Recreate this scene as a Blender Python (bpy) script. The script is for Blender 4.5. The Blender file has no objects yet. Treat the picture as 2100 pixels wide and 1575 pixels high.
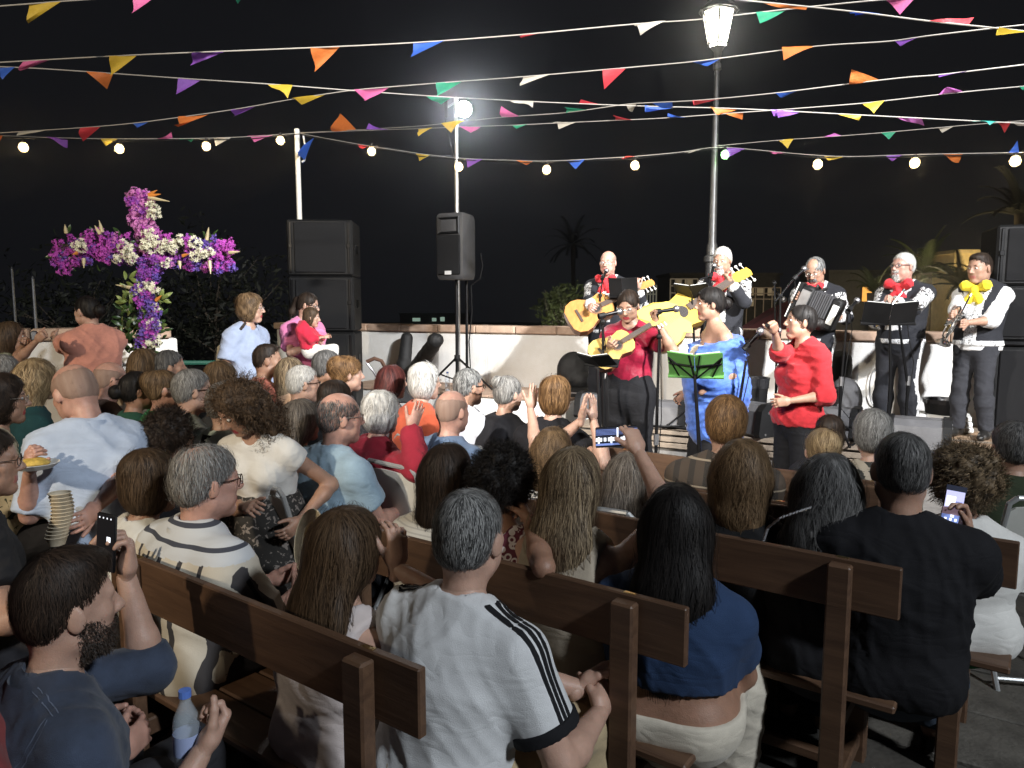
import bpy, math, random
import numpy as np
from mathutils import Vector, Matrix, Euler
R_ = math.radians
SC = bpy.context.scene
COL = SC.collection
RNG = random.Random(7)

# ------------------------------------------------------------------ camera, world, lights, exposure
F_PX, CAM_H, PITCH = 1500.0, 1.70, math.atan((787.5 - 626.0) / 1500.0)
cam_d = bpy.data.cameras.new('camera'); cam = bpy.data.objects.new('camera', cam_d); COL.objects.link(cam)
cam.location = (0, 0, CAM_H); cam.rotation_euler = (math.pi / 2 - PITCH, 0, 0)
cam_d.sensor_width = 36.0; cam_d.lens = 36.0 * F_PX / 2100.0
cam_d.clip_start = 0.05; cam_d.clip_end = 400.0
SC.camera = cam

world = bpy.data.worlds.new('World'); SC.world = world; world.use_nodes = True
wn = world.node_tree; bg = wn.nodes['Background']
bg.inputs[0].default_value = (0.80, 0.83, 1.0, 1); bg.inputs[1].default_value = 0.0075      # night sky, faint town glow
SC.view_settings.view_transform = 'Standard'; SC.view_settings.look = 'None'
SC.view_settings.exposure = 0.0; SC.view_settings.gamma = 1.0; SC.view_settings.use_curve_mapping = False
SC.cycles.use_denoising = True
try:
    SC.cycles.max_bounces = 6; SC.cycles.diffuse_bounces = 3; SC.cycles.glossy_bounces = 3; SC.cycles.transparent_max_bounces = 8
    SC.cycles.sample_clamp_indirect = 4.0; SC.cycles.use_light_tree = True
    SC.cycles.caustics_reflective = False; SC.cycles.caustics_refractive = False
except Exception: pass

def spot(name, loc, aim, power, col, angle, blend, size=0.25):
    d = bpy.data.lights.new(name, 'SPOT'); d.energy = power; d.color = col
    d.spot_size = R_(angle); d.spot_blend = blend; d.shadow_soft_size = size
    o = bpy.data.objects.new(name, d); COL.objects.link(o); o.location = loc
    o.rotation_euler = (Vector(aim) - Vector(loc)).to_track_quat('-Z', 'Y').to_euler()
    return o
# the floodlights that light the stage and the crowd from behind the camera, plus one added fill
spot('flood_stage', (5.6, -1.4, 6.0), (3.5, 7.5, 1.55), 8200, (0.97, 0.97, 0.98), 38, 0.55, 0.12)
spot('flood_wall', (5.2, -1.6, 6.0), (-1.4, 9.4, 1.5), 10500, (0.98, 0.97, 0.95), 36, 0.55, 0.12)
spot('fill_stage_left', (-4.4, -2.6, 5.8), (2.6, 7.8, 1.5), 5000, (1.0, 0.96, 0.90), 34, 0.55, 0.14)  # fill lamp added to lighten the shadows on the wall
spot('flood_cool', (5.4, -3.6, 6.4), (-0.3, 3.4, 0.8), 2700, (0.88, 0.94, 1.0), 76, 0.5, 0.35)
spot('flood_warm', (-5.2, -3.4, 4.8), (-1.6, 8.0, 1.2), 2300, (1.0, 0.84, 0.62), 56, 0.7, 0.14)

# ------------------------------------------------------------------ from photo pixels (2100 x 1575) to places in the world
COSP, SINP = math.cos(PITCH), math.sin(PITCH)
def ray(px, py):
    a = (px - 1050.0) / F_PX; b = (787.5 - py) / F_PX
    return (a, COSP + b * SINP, -SINP + b * COSP)
def A(px, py, Y):
    r = ray(px, py); t = Y / r[1]
    return Vector((r[0] * t, Y, CAM_H + r[2] * t))
def Zp(px, py, z):
    r = ray(px, py); t = (z - CAM_H) / r[2]
    return Vector((r[0] * t, r[1] * t, z))
WA = R_(28)                                     # the wall and the stage run along U, the stage lies towards N
U = Vector((math.cos(WA), -math.sin(WA), 0)); N = Vector((math.sin(WA), math.cos(WA), 0)); UP = Vector((0, 0, 1))
def UN(u, n, z): return U * u + N * n + UP * z
def u_at(px, n):                                # u of the point at distance n seen in column px
    a = (px - 1050.0) / F_PX; Y = n / (N.x * a + N.y); return Vector((a * Y, Y, 0)).dot(U)

# ------------------------------------------------------------------ objects
def tag(o, label=None, cat=None, group=None, kind=None):
    if label: o['label'] = label
    if cat: o['category'] = cat
    if group: o['group'] = group
    if kind: o['kind'] = kind
    return o
def thing(name, label, cat, loc=(0, 0, 0), rotz=0.0, group=None):
    o = bpy.data.objects.new(name, None); COL.objects.link(o)
    o.empty_display_size = 0.1; o.location = loc; o.rotation_euler = (0, 0, rotz)
    return tag(o, label, cat, group)
def root_m(o):
    return Matrix.Translation(o.location) @ Euler(o.rotation_euler).to_matrix().to_4x4()
def np_mesh(name, V, faces, mats=(), mi=None, smooth=True, attr=None):
    """faces: list of int arrays, each of shape (n, k)"""
    me = bpy.data.meshes.new(name)
    V = np.asarray(V, dtype=np.float32); me.vertices.add(len(V)); me.vertices.foreach_set('co', V.ravel())
    faces = [np.asarray(f, dtype=np.int32) for f in faces if len(f)]
    loops = np.concatenate([f.ravel() for f in faces]) if faces else np.zeros(0, np.int32)
    tot = np.concatenate([np.full(len(f), f.shape[1], np.int32) for f in faces]) if faces else np.zeros(0, np.int32)
    st = np.concatenate([[0], np.cumsum(tot)[:-1]]).astype(np.int32) if len(tot) else tot
    me.loops.add(len(loops)); me.loops.foreach_set('vertex_index', loops)
    me.polygons.add(len(tot)); me.polygons.foreach_set('loop_start', st); me.polygons.foreach_set('loop_total', tot)
    me.polygons.foreach_set('use_smooth', np.full(len(tot), bool(smooth)))
    for m in mats: me.materials.append(m)
    if mi is not None: me.polygons.foreach_set('material_index', np.asarray(mi, dtype=np.int32))
    if attr is not None:
        a = me.attributes.new('shade', 'FLOAT', 'POINT'); a.data.foreach_set('value', np.asarray(attr, dtype=np.float32))
    me.update(calc_edges=True)
    return me
def link(name, me, parent=None):
    o = bpy.data.objects.new(name, me); COL.objects.link(o)
    if parent is not None: o.parent = parent
    return o

class MB:
    """collects shapes in world space; build() links them as one object (in its parent's space)"""
    def __init__(s): s.v = []; s.f = []; s.m = []
    def add(s, vs, fs, m=0):
        b = len(s.v); s.v += [tuple(p) for p in vs]; s.f += [tuple(i + b for i in f) for f in fs]; s.m += [m] * len(fs); return s
    def box(s, c, x, y, z, m=0, bev=0.0):
        """x, y, z are half-axis vectors"""
        c = Vector(c); x = Vector(x); y = Vector(y); z = Vector(z)
        if bev <= 0:
            vs = [c + x * i + y * j + z * k for k in (-1, 1) for j in (-1, 1) for i in (-1, 1)]
            return s.add(vs, [(0, 2, 3, 1), (4, 5, 7, 6), (0, 1, 5, 4), (2, 6, 7, 3), (0, 4, 6, 2), (1, 3, 7, 5)], m)
        lx, ly, lz = x.length, y.length, z.length
        ax, ay, az = x / lx, y / ly, z / lz; bev = min(bev, lx * .95, ly * .95, lz * .95); vs = []; idx = {}
        for i in (-1, 1):
            for j in (-1, 1):
                for k in (-1, 1):
                    for t in range(3):
                        dx = lx - (bev if t != 0 else 0); dy = ly - (bev if t != 1 else 0); dz = lz - (bev if t != 2 else 0)
                        idx[(i, j, k, t)] = len(vs); vs.append(c + ax * i * dx + ay * j * dy + az * k * dz)
        fs = []
        for i in (-1, 1):
            q = [(i, -1, -1, 0), (i, 1, -1, 0), (i, 1, 1, 0), (i, -1, 1, 0)]; fs.append([idx[a] for a in (q if i > 0 else q[::-1])])
            q = [(-1, i, -1, 1), (1, i, -1, 1), (1, i, 1, 1), (-1, i, 1, 1)]; fs.append([idx[a] for a in (q[::-1] if i > 0 else q)])
            q = [(-1, -1, i, 2), (1, -1, i, 2), (1, 1, i, 2), (-1, 1, i, 2)]; fs.append([idx[a] for a in (q if i > 0 else q[::-1])])
        for i in (-1, 1):
            for j in (-1, 1):
                fs.append([idx[(i, j, -1, 0)], idx[(i, j, 1, 0)], idx[(i, j, 1, 1)], idx[(i, j, -1, 1)]])
                fs.append([idx[(i, -1, j, 0)], idx[(i, 1, j, 0)], idx[(i, 1, j, 2)], idx[(i, -1, j, 2)]])
                fs.append([idx[(-1, i, j, 1)], idx[(1, i, j, 1)], idx[(1, i, j, 2)], idx[(-1, i, j, 2)]])
                for k in (-1, 1): fs.append([idx[(i, j, k, 0)], idx[(i, j, k, 1)], idx[(i, j, k, 2)]])
        return s.add(vs, fs, m)
    def tube(s, pts, r, n=8, m=0, cap=True):
        pts = [Vector(p) for p in pts]; k = len(pts); rs = r if isinstance(r, (list, tuple)) else [r] * k
        vs = []; up = None
        for i, p in enumerate(pts):
            t = (pts[min(i + 1, k - 1)] - pts[max(i - 1, 0)]).normalized()
            if up is None:
                up = Vector((0, 0, 1)) if abs(t.z) < .9 else Vector((1, 0, 0))
            a = t.cross(up); a = a.normalized() if a.length > 1e-6 else t.orthogonal().normalized()
            b = t.cross(a).normalized(); up = -b
            up = a.cross(t)
            for q in range(n):
                w = 2 * math.pi * q / n; vs.append(p + (a * math.cos(w) + up * math.sin(w)) * rs[i])
        fs = [(i * n + q, i * n + (q + 1) % n, (i + 1) * n + (q + 1) % n, (i + 1) * n + q) for i in range(k - 1) for q in range(n)]
        if cap: fs += [tuple(range(n))[::-1], tuple((k - 1) * n + q for q in range(n))]
        return s.add(vs, fs, m)
    def cyl(s, a, b, r, r2=None, n=12, m=0): return s.tube([a, b], [r, r if r2 is None else r2], n, m)
    def ell(s, c, x, y, z, nu=10, nv=6, m=0):
        c = Vector(c); x = Vector(x); y = Vector(y); z = Vector(z)
        vs = [c - z]
        for j in range(1, nv):
            t = -math.pi / 2 + math.pi * j / nv
            for i in range(nu):
                w = 2 * math.pi * i / nu; vs.append(c + x * math.cos(w) * math.cos(t) + y * math.sin(w) * math.cos(t) + z * math.sin(t))
        vs.append(c + z); e = len(vs) - 1; fs = []
        for i in range(nu):
            fs.append((0, 1 + (i + 1) % nu, 1 + i)); fs.append((e, 1 + (nv - 2) * nu + i, 1 + (nv - 2) * nu + (i + 1) % nu))
            for j in range(nv - 2):
                fs.append((1 + j * nu + i, 1 + j * nu + (i + 1) % nu, 1 + (j + 1) * nu + (i + 1) % nu, 1 + (j + 1) * nu + i))
        return s.add(vs, fs, m)
    def ball(s, c, r, nu=10, nv=6, m=0): return s.ell(c, (r, 0, 0), (0, r, 0), (0, 0, r), nu, nv, m)
    def prism(s, poly, o, x, y, z, m=0):
        """poly of (a, b) in axes x, y at o, extruded by the vector z"""
        o = Vector(o); x = Vector(x); y = Vector(y); z = Vector(z); n = len(poly)
        vs = [o + x * a + y * b for a, b in poly] + [o + x * a + y * b + z for a, b in poly]
        return s.add(vs, [tuple(range(n))[::-1], tuple(range(n, 2 * n))] + [(i, (i + 1) % n, n + (i + 1) % n, n + i) for i in range(n)], m)
    def lathe(s, prof, c, n=16, m=0, ax=(0, 0, 1)):
        c = Vector(c); az = Vector(ax).normalized(); a = az.orthogonal().normalized(); b = az.cross(a); k = len(prof)
        vs = [c + az * h + (a * math.cos(2 * math.pi * q / n) + b * math.sin(2 * math.pi * q / n)) * r for r, h in prof for q in range(n)]
        return s.add(vs, [(i * n + q, i * n + (q + 1) % n, (i + 1) * n + (q + 1) % n, (i + 1) * n + q) for i in range(k - 1) for q in range(n)], m)
    def build(s, name, mats, parent=None, smooth=False, recalc=True):
        if not isinstance(mats, (list, tuple)): mats = [mats]
        me = bpy.data.meshes.new(name); vs = s.v
        if parent is not None and (parent.location.length > 0 or any(parent.rotation_euler)) :
            M = root_m(parent).inverted(); vs = [tuple(M @ Vector(p)) for p in vs]
        me.from_pydata(vs, [], s.f)
        for q in mats: me.materials.append(q)
        if len(mats) > 1: me.polygons.foreach_set('material_index', s.m)
        if recalc:
            import bmesh
            b = bmesh.new(); b.from_mesh(me); bmesh.ops.recalc_face_normals(b, faces=b.faces); b.to_mesh(me); b.free()
        if smooth:
            me.polygons.foreach_set('use_smooth', [True] * len(me.polygons))
            try: me.set_sharp_from_angle(angle=R_(40))
            except Exception: pass
        me.update()
        return link(name, me, parent)
def copy_tree(o, parent=None):
    c = o.copy(); COL.objects.link(c)
    if parent is not None: c.parent = parent
    for ch in [q for q in o.children]: copy_tree(ch, c)
    return c

# ------------------------------------------------------------------ materials
MATS = {}
def mat(name, col, rough=.6, metal=0.0, var=0.0, vscale=8.0, bump=0.0, bscale=60.0, spec=.5, emis=None, estr=0.0, alpha=1.0, trans=0.0, sheen=0.0, stretch=None, col2=None, sss=0.0):
    if name in MATS: return MATS[name]
    m = bpy.data.materials.new(name); m.use_nodes = True; nt = m.node_tree; p = nt.nodes['Principled BSDF']; MATS[name] = m
    p.inputs['Base Color'].default_value = (*col, 1); p.inputs['Roughness'].default_value = rough; p.inputs['Metallic'].default_value = metal
    p.inputs['Specular IOR Level'].default_value = spec
    if trans: p.inputs['Transmission Weight'].default_value = trans
    if alpha < 1: p.inputs['Alpha'].default_value = alpha
    if sheen: p.inputs['Sheen Weight'].default_value = sheen
    if sss: p.inputs['Subsurface Weight'].default_value = sss; p.inputs['Subsurface Scale'].default_value = .012
    if emis: p.inputs['Emission Color'].default_value = (*emis, 1); p.inputs['Emission Strength'].default_value = estr
    if var or bump:
        tc = nt.nodes.new('ShaderNodeTexCoord'); mp = nt.nodes.new('ShaderNodeMapping'); nt.links.new(tc.outputs['Object'], mp.inputs[0])
        if stretch: mp.inputs['Scale'].default_value = stretch
    if var:
        nz = nt.nodes.new('ShaderNodeTexNoise'); nz.inputs['Scale'].default_value = vscale; nz.inputs['Detail'].default_value = 5; nz.inputs['Roughness'].default_value = .62
        nt.links.new(mp.outputs[0], nz.inputs['Vector'])
        rp = nt.nodes.new('ShaderNodeValToRGB'); c1 = [max(0, c * (1 - var)) for c in col]; c2 = col2 or [min(1, c * (1 + var)) for c in col]
        rp.color_ramp.elements[0].position = .32; rp.color_ramp.elements[1].position = .68
        rp.color_ramp.elements[0].color = (*c1, 1); rp.color_ramp.elements[1].color = (*c2, 1)
        nt.links.new(nz.outputs['Fac'], rp.inputs[0]); nt.links.new(rp.outputs[0], p.inputs['Base Color'])
    if bump:
        n2 = nt.nodes.new('ShaderNodeTexNoise'); n2.inputs['Scale'].default_value = bscale; n2.inputs['Detail'].default_value = 4
        nt.links.new(mp.outputs[0], n2.inputs['Vector'])
        bp = nt.nodes.new('ShaderNodeBump'); bp.inputs['Strength'].default_value = bump; bp.inputs['Distance'].default_value = .01
        nt.links.new(n2.outputs['Fac'], bp.inputs['Height']); nt.links.new(bp.outputs[0], p.inputs['Normal'])
    return m
def emit(name, col, st):
    if name in MATS: return MATS[name]
    m = bpy.data.materials.new(name); m.use_nodes = True; nt = m.node_tree; MATS[name] = m
    p = nt.nodes['Principled BSDF']; p.inputs['Base Color'].default_value = (*[c * .8 for c in col], 1)
    p.inputs['Emission Color'].default_value = (*col, 1); p.inputs['Emission Strength'].default_value = st
    return m
def ramp_mat(name, build, rough=.75, bump=.0, bscale=400):
    """material whose colour comes from a node group that build(nt, vector_socket) returns"""
    if name in MATS: return MATS[name]
    m = bpy.data.materials.new(name); m.use_nodes = True; nt = m.node_tree; p = nt.nodes['Principled BSDF']; MATS[name] = m
    p.inputs['Roughness'].default_value = rough
    tc = nt.nodes.new('ShaderNodeTexCoord'); nt.links.new(build(nt, tc.outputs['Object']), p.inputs['Base Color'])
    if bump:
        n2 = nt.nodes.new('ShaderNodeTexNoise'); n2.inputs['Scale'].default_value = bscale; nt.links.new(tc.outputs['Object'], n2.inputs['Vector'])
        bp = nt.nodes.new('ShaderNodeBump'); bp.inputs['Strength'].default_value = bump; bp.inputs['Distance'].default_value = .004
        nt.links.new(n2.outputs['Fac'], bp.inputs['Height']); nt.links.new(bp.outputs[0], p.inputs['Normal'])
    return m
def n_math(nt, op, a, b=None, c=None):
    q = nt.nodes.new('ShaderNodeMath'); q.operation = op
    for i, v in enumerate((a, b, c)):
        if v is None: continue
        if isinstance(v, (int, float)): q.inputs[i].default_value = v
        else: nt.links.new(v, q.inputs[i])
    return q.outputs[0]
def n_mix(nt, fac, c1, c2):
    q = nt.nodes.new('ShaderNodeMix'); q.data_type = 'RGBA'
    if isinstance(fac, (int, float)): q.inputs[0].default_value = fac
    else: nt.links.new(fac, q.inputs[0])
    for i, c in ((6, c1), (7, c2)):
        if isinstance(c, tuple): q.inputs[i].default_value = (*c[:3], 1)
        else: nt.links.new(c, q.inputs[i])
    return q.outputs[2]
def n_xyz(nt, v):
    q = nt.nodes.new('ShaderNodeSeparateXYZ'); nt.links.new(v, q.inputs[0]); return q.outputs
def n_noise(nt, v, scale, detail=3, rough=.5, dist=0.0):
    q = nt.nodes.new('ShaderNodeTexNoise'); q.inputs['Scale'].default_value = scale; q.inputs['Detail'].default_value = detail
    q.inputs['Roughness'].default_value = rough; q.inputs['Distortion'].default_value = dist; nt.links.new(v, q.inputs['Vector']); return q.outputs['Fac']
def n_voro(nt, v, scale, feat='F1', out='Distance'):
    q = nt.nodes.new('ShaderNodeTexVoronoi'); q.feature = feat; q.inputs['Scale'].default_value = scale; nt.links.new(v, q.inputs['Vector']); return q.outputs[out]
def pat_noise(c1, c2, scale, th, w=.03, dist=1.0):
    def f(nt, v):
        fac = n_noise(nt, v, scale, 3, .55, dist)
        return n_mix(nt, n_math(nt, 'SMOOTHSTEP', fac, th - w, th + w) if False else n_math(nt, 'GREATER_THAN', fac, th), c1, c2)
    return f
def pat_stripe(axis, period, width, c1, c2, warp=0.0):
    def f(nt, v):
        s = n_xyz(nt, v)[axis]
        if warp: s = n_math(nt, 'ADD', s, n_math(nt, 'MULTIPLY', n_noise(nt, v, 6.0), warp))
        fr = n_math(nt, 'FRACT', n_math(nt, 'DIVIDE', n_math(nt, 'ADD', s, 50.0), period))
        return n_mix(nt, n_math(nt, 'LESS_THAN', fr, width), c1, c2)
    return f

def wood_mat(name, c1, c2, axis=0, scale=3.0, rough=.45, bump=.15):
    if name in MATS: return MATS[name]
    m = bpy.data.materials.new(name); m.use_nodes = True; nt = m.node_tree; p = nt.nodes['Principled BSDF']; MATS[name] = m
    tc = nt.nodes.new('ShaderNodeTexCoord'); mp = nt.nodes.new('ShaderNodeMapping'); nt.links.new(tc.outputs['Object'], mp.inputs[0])
    sc = [14.0, 14.0, 14.0]; sc[axis] = 1.0; mp.inputs['Scale'].default_value = sc
    f = n_noise(nt, mp.outputs[0], scale, 6, .65, .6); f2 = n_noise(nt, tc.outputs['Object'], 2.2, 2)
    rp = nt.nodes.new('ShaderNodeValToRGB'); rp.color_ramp.elements[0].position = .3; rp.color_ramp.elements[1].position = .72
    rp.color_ramp.elements[0].color = (*c1, 1); rp.color_ramp.elements[1].color = (*c2, 1)
    nt.links.new(n_math(nt, 'ADD', n_math(nt, 'MULTIPLY', f, .75), n_math(nt, 'MULTIPLY', f2, .25)), rp.inputs[0])
    nt.links.new(rp.outputs[0], p.inputs['Base Color']); p.inputs['Roughness'].default_value = rough
    bp = nt.nodes.new('ShaderNodeBump'); bp.inputs['Strength'].default_value = bump; bp.inputs['Distance'].default_value = .005
    nt.links.new(f, bp.inputs['Height']); nt.links.new(bp.outputs[0], p.inputs['Normal'])
    return m

M_BLACK = mat('black_plastic', (.0075, .0075, .008), .55, var=.25, bump=.15, bscale=300, spec=.25)
M_BLKMET = mat('black_metal', (.012, .012, .013), .35, .6)
M_CHROME = mat('chrome', (.7, .7, .72), .22, 1.0)
M_STEEL = mat('grey_steel', (.33, .33, .34), .4, .9, var=.2)
M_WHITEPAINT = mat('white_paint', (.75, .75, .72), .45, var=.06)
M_GRILLE = mat('speaker_grille', (.009, .009, .010), .7, bump=.5, bscale=500, spec=.2)
M_PAPER = mat('paper', (.75, .75, .72), .8)
# ------------------------------------------------------------------ bodies: smooth unions of tapered limbs, meshed on a grid
f32 = np.float32
def cone(a, b, ra, rb, k=.03, f=1.0, cut=None): return ('c', np.array(a, f32), np.array(b, f32), ra, rb, k, f, cut)
def ell(c, r, k=.03, rot=None, cut=None): return ('e', np.array(c, f32), np.array(r, f32), rot, None, k, 1.0, cut)
def pr_eval(pr, X, Y, Z):
    if pr[0] == 'c':
        _, a, b, ra, rb, k, f, cut = pr; ab = b - a; L = float(ab @ ab) + 1e-9
        t = np.clip(((X - a[0]) * ab[0] + (Y - a[1]) * ab[1] + (Z - a[2]) * ab[2]) / L, 0, 1)
        dx = X - a[0] - t * ab[0]; dy = (Y - a[1] - t * ab[1]) * f; dz = Z - a[2] - t * ab[2]
        d = np.sqrt(dx * dx + dy * dy + dz * dz) - (ra + (rb - ra) * t)
        if f > 1: d = d / (1 + (f - 1) * .5)
    else:
        _, c, r, rot, _, k, f, cut = pr; x = X - c[0]; y = Y - c[1]; z = Z - c[2]
        if rot is not None:
            x, y, z = (rot[0][0] * x + rot[1][0] * y + rot[2][0] * z, rot[0][1] * x + rot[1][1] * y + rot[2][1] * z, rot[0][2] * x + rot[1][2] * y + rot[2][2] * z)
        k0 = np.sqrt((x / r[0]) ** 2 + (y / r[1]) ** 2 + (z / r[2]) ** 2)
        k1 = np.sqrt((x / r[0] ** 2) ** 2 + (y / r[1] ** 2) ** 2 + (z / r[2] ** 2) ** 2) + 1e-6
        d = k0 * (k0 - 1) / k1
    if cut:
        for p, n in cut: d = np.maximum(d, (X - p[0]) * n[0] + (Y - p[1]) * n[1] + (Z - p[2]) * n[2])
    return d
def pr_box(pr):
    if pr[0] == 'c':
        r = max(pr[3], pr[4]); return np.minimum(pr[1], pr[2]) - r, np.maximum(pr[1], pr[2]) + r
    r = pr[2] if pr[3] is None else np.full(3, pr[2].max()); return pr[1] - r, pr[1] + r
def smin(a, b, k):
    h = np.clip(.5 + .5 * (b - a) / k, 0, 1); return b * (1 - h) + a * h - k * h * (1 - h)
def sdf_at(prims, sub, P):
    X, Y, Z = P[:, 0], P[:, 1], P[:, 2]; D = np.full(len(P), .5, f32)
    for pr in prims: D = smin(D, pr_eval(pr, X, Y, Z), pr[5])
    for pr in sub: D = -smin(-D, pr_eval(pr, X, Y, Z), pr[5])
    return D
EDGES = [((0,0,0),(1,0,0)),((0,1,0),(1,1,0)),((0,0,1),(1,0,1)),((0,1,1),(1,1,1)),((0,0,0),(0,1,0)),((1,0,0),(1,1,0)),((0,0,1),(0,1,1)),((1,0,1),(1,1,1)),((0,0,0),(0,0,1)),((1,0,0),(1,0,1)),((0,1,0),(0,1,1)),((1,1,0),(1,1,1))]
def sdf_mesh(prims, h, sub=(), planes=(), field=None):
    bs = [pr_box(p) for p in prims]; lo = np.min([b[0] for b in bs], 0) - 3 * h; hi = np.max([b[1] for b in bs], 0) + 3 * h
    n = np.ceil((hi - lo) / h).astype(int) + 1; ax = [(lo[i] + h * np.arange(n[i])).astype(f32) for i in range(3)]
    D = np.full(n, .5, f32)
    def blk(pr, pad):
        a, b = pr_box(pr); i0 = np.maximum(np.floor((a - pad - lo) / h).astype(int), 0); i1 = np.minimum(np.ceil((b + pad - lo) / h).astype(int) + 1, n)
        return tuple(slice(int(i0[i]), int(i1[i])) for i in range(3))
    for pr in prims:
        s = blk(pr, pr[5] + 2 * h); g = (ax[0][s[0]][:, None, None], ax[1][s[1]][None, :, None], ax[2][s[2]][None, None, :])
        D[s] = smin(D[s], pr_eval(pr, *g), pr[5])
    for pr in sub:
        s = blk(pr, pr[5] + 2 * h)
        if any(q.stop <= q.start for q in s): continue
        g = (ax[0][s[0]][:, None, None], ax[1][s[1]][None, :, None], ax[2][s[2]][None, None, :])
        D[s] = -smin(-D[s], pr_eval(pr, *g), pr[5])
    g = (ax[0][:, None, None], ax[1][None, :, None], ax[2][None, None, :])
    for p, nn in planes: D = np.maximum(D, (g[0] - p[0]) * nn[0] + (g[1] - p[1]) * nn[1] + (g[2] - p[2]) * nn[2])
    if field is not None: D = field(D, *g)
    S = D < 0
    c = np.zeros(tuple(n - 1), np.int8)
    for i in (0, 1):
        for j in (0, 1):
            for k in (0, 1): c += S[i:n[0]-1+i, j:n[1]-1+j, k:n[2]-1+k]
    act = np.nonzero((c > 0) & (c < 8)); m = len(act[0])
    idx = np.full(tuple(n - 1), -1, np.int32); idx[act] = np.arange(m)
    pos = np.zeros((m, 3), f32); cnt = np.zeros(m, f32)
    for ea, eb in EDGES:
        va = D[act[0] + ea[0], act[1] + ea[1], act[2] + ea[2]]; vb = D[act[0] + eb[0], act[1] + eb[1], act[2] + eb[2]]
        q = (va < 0) != (vb < 0); t = np.where(q, va / np.where(q, va - vb, 1), 0)[:, None]
        pos += np.where(q[:, None], np.array(ea, f32) * (1 - t) + np.array(eb, f32) * t, 0); cnt += q
    V = lo.astype(f32) + h * (np.stack(act, 1).astype(f32) + pos / cnt[:, None]); F = []
    I, J, K = n
    for axn in range(3):
        sl = [slice(1, n[t] - 1) for t in range(3)]; sl[axn] = slice(0, n[axn] - 1); sl2 = list(sl); sl2[axn] = slice(1, n[axn])
        a = S[tuple(sl)]; b = S[tuple(sl2)]; w = np.nonzero(a != b)
        off = [1, 1, 1]; off[axn] = 0; ijk = [w[t] + off[t] for t in range(3)]
        o1, o2 = [(1, 2), (2, 0), (0, 1)][axn]
        def cell(d1, d2):
            q = [ijk[0].copy(), ijk[1].copy(), ijk[2].copy()]; q[o1] -= d1; q[o2] -= d2; return idx[q[0], q[1], q[2]]
        f = np.stack([cell(1, 1), cell(0, 1), cell(0, 0), cell(1, 0)], 1)
        flip = ~a[w]; f[flip] = f[flip][:, ::-1]; F.append(f)
    F = np.concatenate(F); F = F[(F >= 0).all(1)]
    return V, F
def v_normals(V, F):
    n = np.cross(V[F[:, 2]] - V[F[:, 0]], V[F[:, 3]] - V[F[:, 1]]); N_ = np.zeros_like(V)
    for i in range(4): np.add.at(N_, F[:, i], n)
    return N_ / (np.linalg.norm(N_, axis=1, keepdims=True) + 1e-9)
def relax(V, F, it=1, w=.5):
    for _ in range(it):
        s = np.zeros_like(V); c = np.zeros(len(V), f32)
        for i in range(4):
            np.add.at(s, F[:, i], V[F[:, (i + 1) % 4]]); np.add.at(s, F[:, i], V[F[:, (i - 1) % 4]]); np.add.at(c, F[:, i], 2)
        V = V * (1 - w) + w * s / np.maximum(c, 1)[:, None]
    return V
def folds(P, seed, f0=26.0):
    r = np.random.RandomState(seed); o = np.zeros(len(P), f32)
    wx = np.sin(P @ r.normal(0, 7, 3) + r.rand() * 6) * .6; wy = np.sin(P @ r.normal(0, 9, 3) + r.rand() * 6) * .6
    for i in range(4):
        d = r.normal(0, 1, 3); d[2] *= 1.3; d /= np.linalg.norm(d)
        v = np.sin(P @ d * f0 * (1 + .45 * i) + 5 * wx + 3 * wy + r.rand() * 6)
        o += (1 - np.abs(v)) ** 2 * (.9 - .15 * i) * (.5 + .5 * np.sin(P @ r.normal(0, 5, 3) + i))
    return o - .35
def rotm(yaw=0.0, pitch=0.0, roll=0.0):
    """yaw clockwise seen from above (positive turns the face to the right), pitch positive looks down; the face looks along +y"""
    y, p, r = R_(yaw), R_(pitch), R_(roll); cy, sy, cq, sq, cr, sr = math.cos(y), math.sin(y), math.cos(p), math.sin(p), math.cos(r), math.sin(r)
    Rz = np.array([[cy, sy, 0], [-sy, cy, 0], [0, 0, 1]]); Rx = np.array([[1, 0, 0], [0, cq, sq], [0, -sq, cq]]); Ry = np.array([[cr, 0, sr], [0, 1, 0], [-sr, 0, cr]])
    return (Rz @ Rx @ Ry).astype(f32)

# head: origin between the ears, the face looks along +y
def head_prims(sex, heavy=0.0):
    j = 1.0 if sex == 'm' else .9; w = 1.0 + .1 * heavy
    P = [ell((0, -.012, .03), (.0765, .098, .087), .03), ell((0, -.045, -.025), (.062, .055, .06), .03), ell((0, .022, -.035), (.061 * w, .070, .084), .03)]
    for s in (-1, 1):
        P += [cone((s * .047 * j * w, .0, -.072), (s * .012, .058, -.107), .022, .02 * j, .03), ell((s * .042 * w, .056, -.022), (.022, .02, .022), .02),
              ell((s * .04 * w, .045, -.065), (.02 + .008 * heavy, .025, .026), .02),
              ell((s * .079, -.008, -.012), (.009, .021, .033), .006, rotm(-s * 22, 0, 0).T.tolist()), ell((s * .012, .097, -.036), (.008, .010, .008), .006)]
    P += [cone((-.036, .074, .021), (.036, .074, .021), .0125 * j, .0125 * j, .014), cone((0, .086, .012), (0, .109, -.031), .0075, .0115, .01), ell((0, .064, -.108), (.019 * j, .019, .015), .02),
          cone((-.019, .0815, -.0655), (.019, .0815, -.0655), .007, .007, .006), cone((-.015, .0805, -.0775), (.015, .0805, -.0775), .0085, .0085, .006),
          cone((0, -.025, -.07), (0, -.048, -.23), .053 * (1 if sex == 'm' else .87) * w, .06 * (1 if sex == 'm' else .87) * w, .03)]
    sub = [ell((s * .031, .098, .001), (.015, .016, .009), .012) for s in (-1, 1)] + [cone((-.017, .093, -.0715), (.017, .093, -.0715), .003, .003, .003)]
    return P, sub
_HC = {}
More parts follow.
